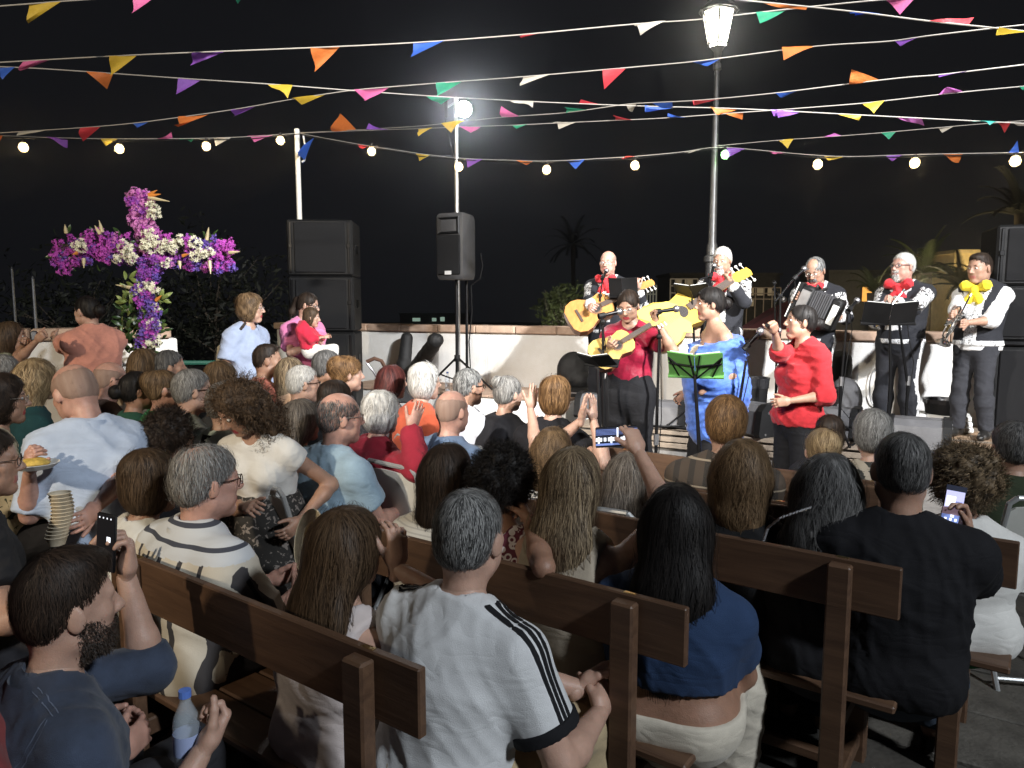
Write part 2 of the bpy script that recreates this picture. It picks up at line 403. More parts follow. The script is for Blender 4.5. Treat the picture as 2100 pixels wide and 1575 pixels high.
def head_mesh(sex, heavy, h):
    key = (sex, heavy, h)
    if key not in _HC:
        P, sub = head_prims(sex, heavy); V, F = sdf_mesh(P, h, sub); _HC[key] = (relax(V, F, 1, .25), F)
    return _HC[key]

# hand: wrist at the origin, fingers along +z, palm looks along +y, thumb at +x
def hand_mesh(pose, h):
    key = ('hand', pose, h)
    if key in _HC: return _HC[key]
    curl = {'relax': (22, 30, 20), 'flat': (3, 4, 4), 'grip': (58, 72, 42), 'hold': (25, 55, 35), 'point': (40, 60, 40)}[pose]
    P = [cone((0, 0, -.02), (0, 0, .03), .025, .027, .02, 1.25), cone((-.022, 0, .035), (-.024, 0, .085), .019, .014, .02, 1.2), cone((.018, 0, .03), (.02, 0, .09), .021, .015, .02, 1.2), cone((0, .0, .04), (0, 0, .09), .022, .016, .02, 1.2)]
    for i, (x, L, r, sp_) in enumerate(((.029, .072, .0088, 5), (.0095, .08, .0092, 1), (-.0105, .074, .0088, -3), (-.029, .058, .0078, -8))):
        p = np.array((x, 0, .088)); ang = 0; side = math.sin(R_(sp_ if pose != 'grip' else 0)); segs = (.45, .31, .24)
        for q in range(3):
            ang += curl[q] * (1 + .08 * i); l = L * segs[q]; d = np.array((side, math.sin(R_(ang)), math.cos(R_(ang)))); d /= np.linalg.norm(d)
            e = p + d * l; P.append(cone(p, e, r * (1 - .07 * q), r * (.93 - .07 * q), .006)); p = e
    t = [np.array((.022, .006, .025))]; a, b = ((40, .3) if pose in ('relax', 'flat') else (30, .75))
    for q, l in enumerate((.036, .034, .027)):
        w = R_(a - 10 * q); d = np.array((math.sin(w), b * (.6 + .25 * q), math.cos(w))); d /= np.linalg.norm(d); t.append(t[-1] + d * l)
    for q in range(3): P.append(cone(t[q], t[q + 1], .0135 - .002 * q, .0115 - .0015 * q, .01 if q == 0 else .006))
    _HC[key] = sdf_mesh(P, h); return _HC[key]
def frame_from(z, y):
    z = np.array(z, float); z /= np.linalg.norm(z); y = np.array(y, float); y -= z * (y @ z)
    if np.linalg.norm(y) < 1e-4: y = np.cross(z, (1, 0, .3))
    y /= np.linalg.norm(y); x = np.cross(y, z); return np.stack([x, y, z], 1)

# hair in head space: a volume plus many thin strands lying on it
FACE_CUT = ell((0, .125, -.045), (.07, .105, .118), .02)
def hair_prims(style, L=.3, vol=0.0):
    t = .006 + vol; cap = [ell((0, -.012, .03), (.0765 + t, .098 + t, .087 + t), .03)]; occ = ell((0, -.047, -.02), (.064 + t, .056 + t, .055 + t), .03)
    hl = lambda c, s=.9: ((0, 0, c), tuple(np.array((0, s, -1.0)) / math.hypot(s, 1)))
    if style == 'short': return cap + [occ], [], [hl(-.004)]
    if style == 'thin': return [ell((0, -.012, .03), (.0795, .101, .090), .03), ell((0, -.047, -.02), (.07, .062, .06), .03)], [], [hl(-.004, .75)]
    if style == 'crop': return [ell((0, -.012, .03), (.0785, .0995 + t * .2, .087 + t * .7), .03), ell((0, .015, .092), (.058, .074, .026 + vol), .03), ell((0, -.047, -.02), (.066, .058, .057), .03)], [], [hl(.012)]
    if style == 'receding': return cap + [occ], [ell((0, .10, .105), (.065, .095, .06), .02)], [hl(-.014, .75)]
    if style == 'ring': return [ell((0, -.012, .03), (.0765 + t, .098 + t, .087), .03), occ], [ell((0, .03, .12), (.071, .125, .09), .015)], [hl(-.012, .7)]
    if style == 'shaved': return [ell((0, -.012, .03), (.0765 + .0035, .098 + .0035, .0885), .03), ell((0, -.047, -.02), (.067, .0595, .0585), .03)], [ell((0, .03, .12), (.074, .13, .1), .02)], [hl(-.012, .7)]
    if style == 'bob': return cap + [occ, ell((0, -.025, -.03), (.093 + vol, .093 + vol, .105), .04), ell((0, -.02, .06), (.085 + vol, .1 + vol, .075), .03)], [FACE_CUT], []
    if style == 'shoulder': return cap + [occ, ell((0, -.03, -.03), (.097 + vol, .092 + vol, .11), .04), cone((0, -.055, -.03), (0, -.075, -L), .092 + vol, .095 + vol, .04, 1.35)], [FACE_CUT, ell((0, .10, -.2), (.07, .12, .13), .02)], []
    if style == 'long': return cap + [occ, ell((0, -.03, -.03), (.094 + vol, .09 + vol, .11), .04), cone((0, -.06, -.02), (0, -.125, -.2), .093 + vol, .10 + vol, .05, 1.7), cone((0, -.125, -.2), (0, -.15, -L), .10 + vol, .075, .05, 2.2)], [FACE_CUT, ell((0, .09, -.2), (.08, .12, .16), .02)], []
    if style in ('bun', 'bunhigh', 'tail', 'updo'):
        z = {'bun': -.005, 'bunhigh': .085, 'tail': .03, 'updo': .05}[style]; P = cap + [occ]
        if style == 'bun': P += [ell((0, -.135, z), (.045, .04, .045), .012)]
        if style == 'bunhigh': P += [ell((0, -.10, z), (.042, .042, .042), .012)]
        if style == 'tail': P += [ell((0, -.115, z), (.03, .03, .03), .02), cone((0, -.125, z), (0, -.15, z - .12), .03, .036, .02), cone((0, -.15, z - .12), (0, -.14, z - L), .036, .012, .02)]
        if style == 'updo': P += [ell((0, -.085, z), (.07 + vol, .06 + vol, .07 + vol), .03)]
        return P, [FACE_CUT], [hl(-.02, .75)]
    if style == 'afro': return [ell((0, -.03, .025), (.118 + vol, .118 + vol, .118 + vol), .03)], [ell((0, .14, -.05), (.075, .105, .115), .03)], []
    raise ValueError(style)
CURL = {'afro': 1.0}
def hair_mesh(style, rng, h, ns, L=.3, vol=0.0, curl=0.0, w=.003, wave=0.0, sweep=0.0):
    prims, sub, planes = hair_prims(style, L, vol); V, F = sdf_mesh(prims, h, sub, planes); Nn = v_normals(V, F); V0, N0 = V, Nn
    phi = np.arctan2(V[:, 0], -(V[:, 1] + .03)); ph = rng.rand() * 6
    amp = {'short': .0009, 'crop': .001, 'ring': .0015, 'shaved': .0004, 'receding': .001, 'afro': .005}.get(style, .0016)
    rid = np.sin(phi * 13 + ph + 14 * wave * np.sin(V[:, 2] * 25)) + .6 * np.sin(phi * 29 + ph * 2 + V[:, 2] * 9)
    if curl: rid = rid * .4 + 2.2 * np.sin(V[:, 0] * 70 + ph) * np.sin(V[:, 1] * 66 + 1) * np.sin(V[:, 2] * 61 + ph) + np.sin(V[:, 0] * 37) * np.sin(V[:, 2] * 33 + V[:, 1] * 30)
    V = V + Nn * ((amp + .0022 * curl) * rid)[:, None]; shade = .35 + .13 * rid.astype(f32)
    faces = [F]; thr = .001 + .011 * rng.rand(max(ns, 1)) ** 1.5
    if style in ('ring', 'thin'): V = V[:0]; shade = shade[:0]; faces = []; SEED = V0; SEEDN = N0
    else: SEED = V
    if ns:
        ok = np.nonzero((SEED[:, 2] > -L) & (np.linalg.norm(SEED / np.array((.072, .092, .082)) - np.array((0, -.13, .36)), axis=1) > .98))[0]; sid = rng.choice(ok, ns); P = SEED[sid] + rng.normal(0, h * (.4 if style not in ('ring', 'thin') else .7), (ns, 3)); steps = 6
        Lm = {'short': .024, 'crop': .03, 'ring': .022, 'shaved': .004, 'thin': .045, 'receding': .03, 'afro': .05}.get(style, .075)
        if style == 'long': Lm = .12
        Lm = (Lm * (.7 + .6 * rng.rand(ns))).astype(f32); pts = []
        crown = np.array((.01, -.06, .125)); lift = (rng.rand(ns) * (.004 + .010 * vol + .006 * curl)).astype(f32) + .001 + (rng.rand(ns) < .12) * rng.rand(ns).astype(f32) * (.018 if Lm.max() > .05 else .005) + (.0045 if style in ('ring', 'thin') else 0); sw = rng.normal(0, .25 + .8 * curl, (ns, 3)); fr = rng.rand(ns) * 6
        wd = (w * (.6 + .8 * rng.rand(ns))).astype(f32)
        for q in range(steps):
            e = .004; d0 = sdf_at(prims, sub, P); g = np.stack([sdf_at(prims, sub, P + np.eye(3)[a_] * e) - d0 for a_ in range(3)], 1)
            g /= np.linalg.norm(g, axis=1, keepdims=True) + 1e-6
            if style == 'afro' or curl > .8:
                dr = g * .8 + np.stack([np.sin(fr + q * 1.9), np.cos(fr * 1.3 + q * 1.7), np.sin(fr * .7 + q * 2.1)], 1) * .9
            else:
                dr = (P - crown); dr /= np.linalg.norm(dr, axis=1, keepdims=True) + 1e-3
                dr = dr * .9 + np.array((0, -.25 - sweep, -.75)) + sw
                if style in ('short', 'crop', 'shaved', 'receding'): dr += g * .45 + rng.normal(0, .12, (ns, 3))
                if curl: dr += np.stack([np.sin(fr + q * 1.6), np.cos(fr + q * 1.4), np.sin(fr + q)], 1) * curl
                dr -= g * (dr * g).sum(1, keepdims=True); P = P - g * np.clip(d0 - lift * (1 - .5 * q / steps), -.02, .02)[:, None]
            dr /= np.linalg.norm(dr, axis=1, keepdims=True) + 1e-6
            if planes or any(z_ is FACE_CUT for z_ in sub):
                stop = np.zeros(len(P), bool)
                for pp, pn in planes: stop |= ((P - np.array(pp)) @ np.array(pn)) > thr
                if any(z_ is FACE_CUT for z_ in sub): stop |= (pr_eval(FACE_CUT, P[:, 0], P[:, 1], P[:, 2]) < .004) & (P[:, 2] > -.14)
                dr = np.where(stop[:, None], dr * .06, dr)
            sd = np.cross(dr, g); sd /= np.linalg.norm(sd, axis=1, keepdims=True) + 1e-6
            k = wd * (1 if 0 < q < steps - 1 else (.6 if q == 0 else .15)); pts.append((P + sd * k[:, None] * .5, P - sd * k[:, None] * .5))
            P = P + dr * (Lm / (steps - 1))[:, None]
        SV = np.stack([np.stack(p_, 1) for p_ in pts], 1).reshape(-1, 3); b = len(V)
        base = (np.arange(ns) * steps * 2)[:, None] + b; sf = []
        for q in range(steps - 1):
            o = base + 2 * q; sf.append(np.concatenate([o, o + 1, o + 3, o + 2], 1))
        faces.append(np.concatenate(sf)); ss = rng.rand(ns).astype(f32); V = np.concatenate([V, SV]); shade = np.concatenate([shade, np.repeat(ss, steps * 2)])
    return V, faces, shade
def hair_mat(c1, c2):
    key = 'hair_%.3f_%.3f_%.3f_%.3f' % (c1[0], c1[2], c2[0], c2[1])
    if key in MATS: return MATS[key]
    m = bpy.data.materials.new('hair'); m.use_nodes = True; nt = m.node_tree; p = nt.nodes['Principled BSDF']; MATS[key] = m
    a = nt.nodes.new('ShaderNodeAttribute'); a.attribute_name = 'shade'; rp = nt.nodes.new('ShaderNodeValToRGB')
    rp.color_ramp.elements[0].position = .15; rp.color_ramp.elements[1].position = .95
    rp.color_ramp.elements[0].color = (*c1, 1); rp.color_ramp.elements[1].color = (*c2, 1)
    nt.links.new(a.outputs['Fac'], rp.inputs[0]); nt.links.new(rp.outputs[0], p.inputs['Base Color'])
    p.inputs['Roughness'].default_value = .58; p.inputs['Specular IOR Level'].default_value = .28
    return m
HAIR = {'black': ((.006, .005, .005), (.022, .018, .016)), 'darkbrown': ((.012, .008, .006), (.05, .032, .022)), 'brown': ((.03, .018, .01), (.12, .075, .042)),
        'lightbrown': ((.06, .036, .018), (.25, .16, .085)), 'blond': ((.14, .09, .045), (.5, .37, .21)), 'streaked': ((.05, .032, .02), (.42, .32, .2)), 'red': ((.03, .008, .008), (.12, .03, .025)),
        'auburn': ((.07, .035, .014), (.3, .17, .075)), 'grey': ((.1, .095, .09), (.42, .41, .39)), 'darkgrey': ((.035, .034, .034), (.2, .195, .19)), 'white': ((.35, .34, .32), (.78, .77, .74)), 'ash': ((.05, .04, .032), (.22, .19, .16)),
        'stubble': ((.27, .175, .135), (.34, .245, .20)), 'pepper': ((.04, .04, .04), (.38, .38, .37))}
SKIN = [mat('skin_light', (.46, .285, .215), .5, var=.10, vscale=30, sss=.08), mat('skin_tan', (.37, .215, .15), .5, var=.10, vscale=30, sss=.08), mat('skin_olive', (.30, .165, .11), .5, var=.10, vscale=30, sss=.08), mat('skin_pink', (.48, .27, .21), .48, var=.14, vscale=25, sss=.08)]
for m_ in SKIN:
    nt_k = m_.node_tree; p_k = nt_k.nodes['Principled BSDF']; tc_k = nt_k.nodes.new('ShaderNodeTexCoord'); b_k = nt_k.nodes.new('ShaderNodeBump'); b_k.inputs['Strength'].default_value = .22; b_k.inputs['Distance'].default_value = .004
    nt_k.links.new(n_math(nt_k, 'ADD', n_noise(nt_k, tc_k.outputs['Object'], 260, 3), n_math(nt_k, 'MULTIPLY', n_noise(nt_k, tc_k.outputs['Object'], 45, 3), 1.5)), b_k.inputs['Height']); nt_k.links.new(b_k.outputs[0], p_k.inputs['Normal'])
M_LIP = [mat('lips_natural', (.36, .13, .11), .4), mat('lips_red', (.35, .05, .06), .35)]
M_EYE = mat('eye_white', (.6, .58, .55), .2); M_IRIS = mat('iris_dark', (.02, .012, .008), .15)
M_GLASS_FRAME = mat('glasses_frame_dark', (.02, .016, .014), .3); M_GLASS_WIRE = mat('glasses_frame_wire', (.45, .42, .38), .3, .8)
M_LENS = mat('glasses_lens', (.9, .92, .95), .05, alpha=.05)

def fab(name, col, var=.10, rough=.85, bump=.25, bscale=420, sheen=.15):
    if 'fabric_' + name in MATS: return MATS['fabric_' + name]
    m = mat('fabric_' + name, col, rough, var=var, vscale=14, bump=bump, bscale=bscale, sheen=sheen * min(1, max(col) * 2), spec=.18 + .1 * max(col)); creases(m); return m
def creases(m, sc=8.0, st=.16):
    nt = m.node_tree; p = nt.nodes['Principled BSDF']; tc = nt.nodes.new('ShaderNodeTexCoord'); mp = nt.nodes.new('ShaderNodeMapping'); mp.inputs['Scale'].default_value = (1, 1, 2.2); mp.inputs['Rotation'].default_value = (.3, .5, .2); nt.links.new(tc.outputs['Object'], mp.inputs[0])
    a = n_noise(nt, mp.outputs[0], sc, 1.0, .45, .9); r_ = n_math(nt, 'ABSOLUTE', n_math(nt, 'SUBTRACT', a, .5)); bp = nt.nodes.new('ShaderNodeBump'); bp.inputs['Strength'].default_value = st; bp.inputs['Distance'].default_value = .035; nt.links.new(n_math(nt, 'POWER', r_, .85), bp.inputs['Height'])
    if p.inputs['Normal'].links: nt.links.new(p.inputs['Normal'].links[0].from_socket, bp.inputs['Normal'])
    nt.links.new(bp.outputs[0], p.inputs['Normal'])
def ik(S, T, l1, l2, pole):
    S = np.array(S, float); T = np.array(T, float); d = T - S; D = np.linalg.norm(d); mx = (l1 + l2) * .985
    if D > mx: T = S + d / D * mx; d = T - S; D = mx
    D = max(D, abs(l1 - l2) + .02); u = d / np.linalg.norm(d); a = (l1 * l1 - l2 * l2 + D * D) / (2 * D); hh = math.sqrt(max(l1 * l1 - a * a, 0))
    p = np.array(pole, float); p -= u * (p @ u); p /= np.linalg.norm(p) + 1e-9
    return S + u * a + p * hh, T

PEOPLE = []
def person(label, head, face, hyaw=None, hpitch=0.0, hroll=0.0, sit=True, ground=0.0, sex='m', heavy=0.0, size=1.0, lean=.0, skin=0, hair=('short', 'brown', {}), top=None, bottom=None,
           armL=None, armR=None, handL='relax', handR='relax', palmL=None, palmR=None, hdirL=None, hdirR=None, glasses=None, vis=False, cat='person', group=None, det=None, legs='auto', poleL=None, poleR=None, beard=None, extra=None, brow=True, torso_drop=0.0, shoes=None, collar=None, side=0.0, openhand=True, hs=1.0):
    """head: (px, py, Y) of the middle of the head; face: which way the chest looks (0 away from the camera, 90 to the right)"""
    W = A(*head) if not isinstance(head, Vector) else head; dist = W.y
    a = R_(face); fx, fy = math.sin(a), math.cos(a); rx, ry = math.cos(a), -math.sin(a)
    O = np.array((W.x - lean * fx - side * rx, W.y - lean * fy - side * ry, ground)); seed = len(PEOPLE) * 13 + 5; rng = np.random.RandomState(seed)
    near = dist < 2.75; mid = dist < 4.0
    hb = .011 if near else (.015 if mid else .016); hh = .0055 if near else (.0065 if vis else .008)
    if dist > 4.6 and not vis: hb = .018
    if vis: hb = .012
    def loc(p):                                   # world point -> this person's own space
        d = np.array(p, float) - O; return np.array((d[0] * rx + d[1] * ry, d[0] * fx + d[1] * fy, d[2]))
    H = np.array((side, lean, W.z - ground)); s = size; f = .88 if sex == 'f' else 1.0; g_ = 1 + .28 * heavy; bl = 1 + .15 * heavy
    if sit: pz = min(max(H[2] - .675 * s, .50), .64)
    else:
        ht = H[2] + .115; pz = .52 * ht; s = s * ht / 1.72 if s == 1.0 else s
    pel = np.array((0, 0, pz)); Nk = H + np.array((0, -.045, -.20 * s)); sh = Nk + np.array((0, -.012, -.055 * s - torso_drop)); sw = (.178 if sex == 'm' else .158) * s * bl
    ch = Nk * .60 + pel * .40 + np.array((0, -.012, .0)); wt = Nk * .28 + pel * .72 + np.array((0, -.008, 0))
    rp_, rw, rc = (.165 * (1.06 if sex == 'f' else .97) * g_, .148 * (.9 if sex == 'f' else 1) * (1 + .42 * heavy), .168 * f * (1 + .2 * heavy))
    rp_ *= s; rw *= s; rc *= s
    def torso(o, k=.05):
        P = [cone(pel, wt, rp_ + o, rw + o, k, 1.32), cone(wt, ch, rw + o, rc + o, k, 1.36), cone(ch, sh + (Nk - sh) * .3, rc + o, .095 * s + o, k, 1.36)]
        for q in (-1, 1):
            P += [cone(sh + np.array((q * sw * .35, 0, .022 * s)), sh + np.array((q * sw, 0, 0)), .058 * s * bl + o, .056 * f * s * bl + o, .05), cone(Nk + np.array((q * .02, 0, .03)), sh + np.array((q * sw * .7, 0, .035 * s)), .04 * s + o, .035 * s + o, .04)]
            if sex == 'f': P.append(ell(ch + np.array((q * .075, .085, .0)) * s, (.068 * s + o, .062 * s + o, .066 * s + o), .04))
            else: P.append(ell(ch + np.array((q * .075, .05, .05)) * s, (.075 * s + o, .065 * s + o, .07 * s + o), .05))
            P.append(ell(sh + np.array((q * sw * .5, -.05 * s, -.07 * s)), (.075 * s + o, .05 * s + o, .09 * s + o), .05))
        if heavy > .3: P.append(ell(wt + np.array((0, .05, .03)), (.16 * heavy + o, .12 * heavy + .03 + o, .14 * heavy + .02 + o), .06))
        P += [ell(pel + np.array((q * .075, -.06, -.02 if sit else -.03)) * s, (.095 * s * g_ + o, .085 * s * g_ + o, .095 * s + o), .05) for q in (-1, 1)]
        return P
    # arms
    l1, l2 = .285 * s, .255 * s; arms = []
    for q, t, pole in ((-1, armL, poleL), (1, armR, poleR)):
        S = sh + np.array((q * sw, 0, -.005))
        if t is None: t = 'lap' if sit else 'down'
        if isinstance(t, str):
            t = {'lap': np.array((q * .09, .36, pz + .12)), 'lap2': np.array((q * .17, .42, pz + .10)), 'down': S + np.array((q * .07, .03, -.52 * s)), 'clap': Nk + np.array((q * .03, .34, -.13)), 'chin': H + np.array((q * .03, .13, -.15)),
                 'hip': pel + np.array((q * .17, .10, .08)), 'bench': np.array((q * .35, .12, pz + .0)), 'fold': ch + np.array((-q * .08, .22, -.1)), 'up': H + np.array((q * .12, .28, .02))}[t]
        elif isinstance(t, (Vector, tuple)) and not isinstance(t, np.ndarray): t = loc(t)
        if pole is None: pole = (q * .5, -.35, -1.0)
        E, T = ik(S, t, l1, l2, pole); arms.append((q, S, E, T))
    ra = (.049 * f * (1 + .3 * heavy) * s, .041 * f * (1 + .28 * heavy) * s, .026 * f * s)
    def limb_arm(q, S, E, T, o=0.0):
        M_ = E + (T - E) * .3
        return [cone(S, E, ra[0] + o, ra[1] * .92 + o, .03), cone(E, M_, ra[1] * .92 + o, ra[1] + o, .02), cone(M_, T, ra[1] + o, ra[2] + o, .02)]
    # legs
    lt, ls_ = .43 * s, .42 * s; legsl = []
    for q in (-1, 1):
        hp = pel + np.array((q * .085 * s * (1 + .25 * heavy), 0, -.02))
        if sit:
            spread = .10 if sex == 'm' else .03; kn = np.array((hp[0] + q * spread, .42 * s, pz + .0)); an = np.array((kn[0] + q * .0, .42 * s + (.06 if q > 0 else -.04), .09))
        else:
            kn = hp + np.array((q * .015, .02, -(pz - .09) * .5)); an = np.array((hp[0] + q * .03, -.02 + q * .02, .09))
        legsl.append((q, hp, kn, an))
    rl = (.088 * g_ * s * (1.04 if sex == 'f' else 1), .058 * s * bl, .058 * s * bl, .038 * s)
    def limb_leg(q, hp, kn, an, o=0.0, o2=None):
        o2 = o if o2 is None else o2; cf = kn + (an - kn) * .33
        return [cone(hp, kn, rl[0] + o, rl[1] + o, .04), cone(kn, cf, rl[1] + o, rl[2] + o2, .03), cone(cf, an, rl[2] + o2, rl[3] + o2, .03)]
    P = torso(0.0)
    for t in arms: P += limb_arm(*t)
    for t in legsl: P += limb_leg(*t) + [cone(t[3] + np.array((0, -.03, -.045)), t[3] + np.array((t[0] * .02, .12, -.06)), .036, .03, .03)]
    P.append(cone(Nk + np.array((0, -.005, -.05)), H + np.array((0, -.03, -.10)), .058 * f * bl, .050 * f * bl, .03))
    V, F = sdf_mesh(P, hb); V = relax(V, F, 1, .3); Vs, Fs, mi = [V], [F], [np.zeros(len(F), np.int32)]
    # head
    hy = (hyaw if hyaw is not None else face) - face; HR = rotm(hy, hpitch, hroll); hscale = (1.0 if sex == 'm' else .95) * hs
    HV, HF = head_mesh(sex, round(heavy * 2) / 2, hh); fc = HV[HF].mean(1); lip = (np.abs(fc[:, 0]) < .026) & (fc[:, 1] > .077) & (np.abs(fc[:, 2] + .0712) < .0125)
    piv = np.array((0, -.03, -.09), f32)
    def to_head(Q): return ((Q - piv) @ HR.T + piv) * hscale + H.astype(f32)
    V2 = to_head(HV); low = np.clip((-.10 - HV[:, 2]) / .1, 0, 1)[:, None]; V2 = V2 * (1 - low) + (HV * hscale + H.astype(f32)) * low
    b = sum(len(v) for v in Vs); Vs.append(V2); Fs.append(HF + b); mi.append(lip.astype(np.int32))
    # hands
    hv = .0045 if near else (.0055 if (vis or mid) else .008)
    hands = []
    for (q, S, E, T), pose, pal, hd in ((arms[0], handL, palmL, hdirL), (arms[1], handR, palmR, hdirR)):
        if pose is None: continue
        QV, QF = hand_mesh(pose, hv); z = (T - E) if hd is None else np.array(hd, float)
        y = np.array(pal if pal is not None else (-q, .15, -.25), float); Mx = frame_from(z, y); sg = np.array((1 if q < 0 else -1, 1, 1), f32)      # right hand is the mirrored one
        QQ = (QV * sg) @ Mx.T.astype(f32) * (1.0 if sex == 'm' else .9) * s + T.astype(f32); QF2 = QF if sg[0] > 0 else QF[:, ::-1]
        b = sum(len(v) for v in Vs); Vs.append(QQ.astype(f32)); Fs.append(QF2 + b); mi.append(np.zeros(len(QF), np.int32)); hands.append((q, T, Mx))
    body = link('person' if cat == 'person' else cat, np_mesh('person', np.concatenate(Vs), [np.concatenate(Fs)], [SKIN[skin], M_LIP[1 if sex == 'f' and vis else 0]], np.concatenate(mi)))
    body.location = O; body.rotation_euler = (0, 0, -a); tag(body, label, cat, group); PEOPLE.append(body)
    # clothes
    def cloth(name, prims, m, h=None, sub=(), planes=(), wr=.006, f0=24.0, pick=None):
        h = h or hb; V, F = sdf_mesh(prims, h, sub, planes); V = relax(V, F, 1, .25); n_ = v_normals(V, F); ww = folds(V, seed + len(name), f0).astype(f32)
        V = V + n_ * (wr * ww)[:, None]
        ms = m if isinstance(m, (list, tuple)) else [m]; idx = pick(V[F].mean(1)) if pick else None
        return link(name, np_mesh(name, V, [F], ms, idx), body)
    if bottom:
        kind, bm = bottom[0], bottom[1]; bo = bottom[2] if len(bottom) > 2 else {}
        if kind in ('trousers', 'shorts'):
            o = bo.get('o', .014); BP = [cone(pel, wt, rp_ + o, rw + o, .05, 1.32)] + [ell(pel + np.array((q * .075, -.06, -.02 if sit else -.03)) * s, (.095 * s * g_ + o, .085 * s * g_ + o, .095 * s + o), .05) for q in (-1, 1)]
            for t in legsl:
                lp = limb_leg(*t, o=o, o2=o + bo.get('loose', .014)); e = t[3] + np.array((0, 0, .0)); dv = (t[3] - t[2]) / np.linalg.norm(t[3] - t[2])
                if kind == 'shorts': lp = lp[:1]
                else: lp[2] = cone(t[2] + (t[3] - t[2]) * .33, t[3] + dv * .03, rl[2] + o + bo.get('loose', .014), rl[3] + o + bo.get('loose', .014) * 1.3, .03, 1.0, [(t[3] + dv * .02, dv)])
                BP += lp
            top_z = pel[2] + bo.get('rise', .10); cloth('trousers' if kind == 'trousers' else 'shorts', BP, bm, planes=[((0, 0, top_z), (0, 0, 1))], wr=bo.get('wr', .006), f0=20, pick=bo.get('pick') and bo['pick'](locals()))
        else:
            o = .02; zb = bo.get('hem', .4)
            if sit: BP = [cone(pel, wt, rp_ + o, rw + o, .05, 1.3)] + [cone(t[1], t[2], rl[0] + .03, rl[1] + .03, .06) for t in legsl] + [cone((legsl[0][2] + legsl[1][2]) / 2, (legsl[0][3] + legsl[1][3]) / 2 + np.array((0, 0, .1)), .13, .13, .05, 1.5)]
            else: BP = [cone(pel, wt, rp_ + o, rw + o, .05, 1.32), cone(pel, np.array((0, 0, zb)), rp_ + o, rp_ + o + .06, .05, 1.25, [((0, 0, zb), (0, 0, -1))])]
            cloth('skirt', BP, bm, planes=[((0, 0, pel[2] + .12), (0, 0, 1))], wr=.008, f0=18)
    if top:
        kind, tm = top[0], top[1]; to = top[2] if len(top) > 2 else {}
        o = to.get('o', .022 if kind != 'jacket' else .022); TP = torso(o); sl = to.get('sleeve', {'tee': .62, 'long': 2.0, 'jacket': 2.0, 'tank': 0, 'half': .95, 'roll': 1.45}[kind]); so = to.get('so', .016 if kind != 'jacket' else .022)
        sub = [ell(Nk + np.array((0, .03, .075)), (.066 * bl * f, .078 * bl, .085), .01)]
        planes = []
        if kind == 'tank':
            sub = [ell(Nk + np.array((0, .03, .06)), (.085, .14, .13), .01)] + [ell(sh + np.array((q * (sw + .055), 0, .0)), (.085, .2, .15), .01) for q in (-1, 1)]
            if to.get('strapless'): sub = []; planes = [((0, 0, sh[2] - .06), (0, 0, 1))]
        for (q, S, E, T) in arms:
            if sl <= 0: continue
            d1 = (E - S) / np.linalg.norm(E - S); d2 = (T - E) / (np.linalg.norm(T - E) + 1e-6)
            if sl <= 1: TP.append(cone(S, S + (E - S) * (sl + .12), ra[0] + so + .004, ra[0] * .95 + so + .008, .035, 1.0, [(S + (E - S) * sl, d1)]))
            else:
                e2 = min(sl - 1, .97); c_ = [(E + (T - E) * e2, d2)]
                TP += [cone(S, E, ra[0] + so, ra[1] + so, .03), cone(E, E + (T - E) * (e2 + .08), ra[1] + so, ra[2] + so + .006, .03, 1.0, c_)]
        hem = pel[2] + to.get('hem', -.10 if sit else -.06); planes.append(((0, 0, hem), (0, 0, -1)))
        if sit: sub = list(sub) + [ell((0, .34, pel[2] - .06), (.3, .22, .14), .02)]
        if to.get('vneck'): sub = list(sub) + [cone(Nk + np.array((0, .14, .03)), Nk + np.array((0, .16, -.12)), .06, .012, .01)]
        if 'crop' in to: planes[-1] = ((0, 0, wt[2] + to['crop']), (0, 0, -1))
        tpick = None
        if to.get('pick'):
            env = dict(sh=sh, sw=sw, arms=arms, Nk=Nk, pel=pel, ch=ch, wt=wt, hem=hem); tpick = lambda C: to['pick'](C, env)
        cloth({'tee': 't_shirt', 'long': 'shirt', 'jacket': 'jacket', 'tank': 'tank_top', 'half': 'blouse', 'roll': 'shirt'}[kind] if 'name' not in to else to['name'], TP, tm, sub=sub, planes=planes, wr=to.get('wr', .007), f0=to.get('f0', 22), pick=tpick)
        if to.get('vest'):
            VP = torso(o + .016); VS = [ell(Nk + np.array((0, .05, .03)), (.07, .12, .13), .01), cone(Nk + np.array((0, .17, .02)), Nk + np.array((0, .2, -.24)), .085, .02, .01)] + [ell(sh + np.array((q * (sw + .075), 0, -.02)), (.085, .25, .13), .01) for q in (-1, 1)]
            cloth('vest', VP, to['vest'], sub=VS, planes=[((0, 0, pel[2] - .02), (0, 0, -1))], wr=.003, pick=(lambda C: to['vpick'](C, dict(sh=sh, sw=sw, Nk=Nk, pel=pel, ch=ch))) if to.get('vpick') else None)
        cm = to.get('collar')
        if cm is not None:
            mb = MB(); cz = Nk + np.array((0, -.005, .028)); n = 20; pv = []
            for i in range(n + 1):
                w_ = R_(-150 + 300 * i / n) - math.pi / 2; rr = (.070 * bl * f + o * .45, .074 * bl * f + o * .45); c0 = cz + np.array((math.cos(w_) * rr[0], math.sin(w_) * rr[1] + .004, .018 + .012 * -math.sin(w_)))
                c1 = cz + np.array((math.cos(w_) * (rr[0] + .022), math.sin(w_) * (rr[1] + .020) + .004, -.028 - .004)); pv += [tuple(c0), tuple(c1), tuple(c0 * 1 + np.array((-math.cos(w_) * .008, -math.sin(w_) * .008, -.02)))]
            mb.add(pv, [(3 * i, 3 * i + 1, 3 * i + 4, 3 * i + 3) for i in range(n)] + [(3 * i + 2, 3 * i, 3 * i + 3, 3 * i + 5) for i in range(n)]); c_o = mb.build('collar', cm, None, smooth=True); c_o.parent = body
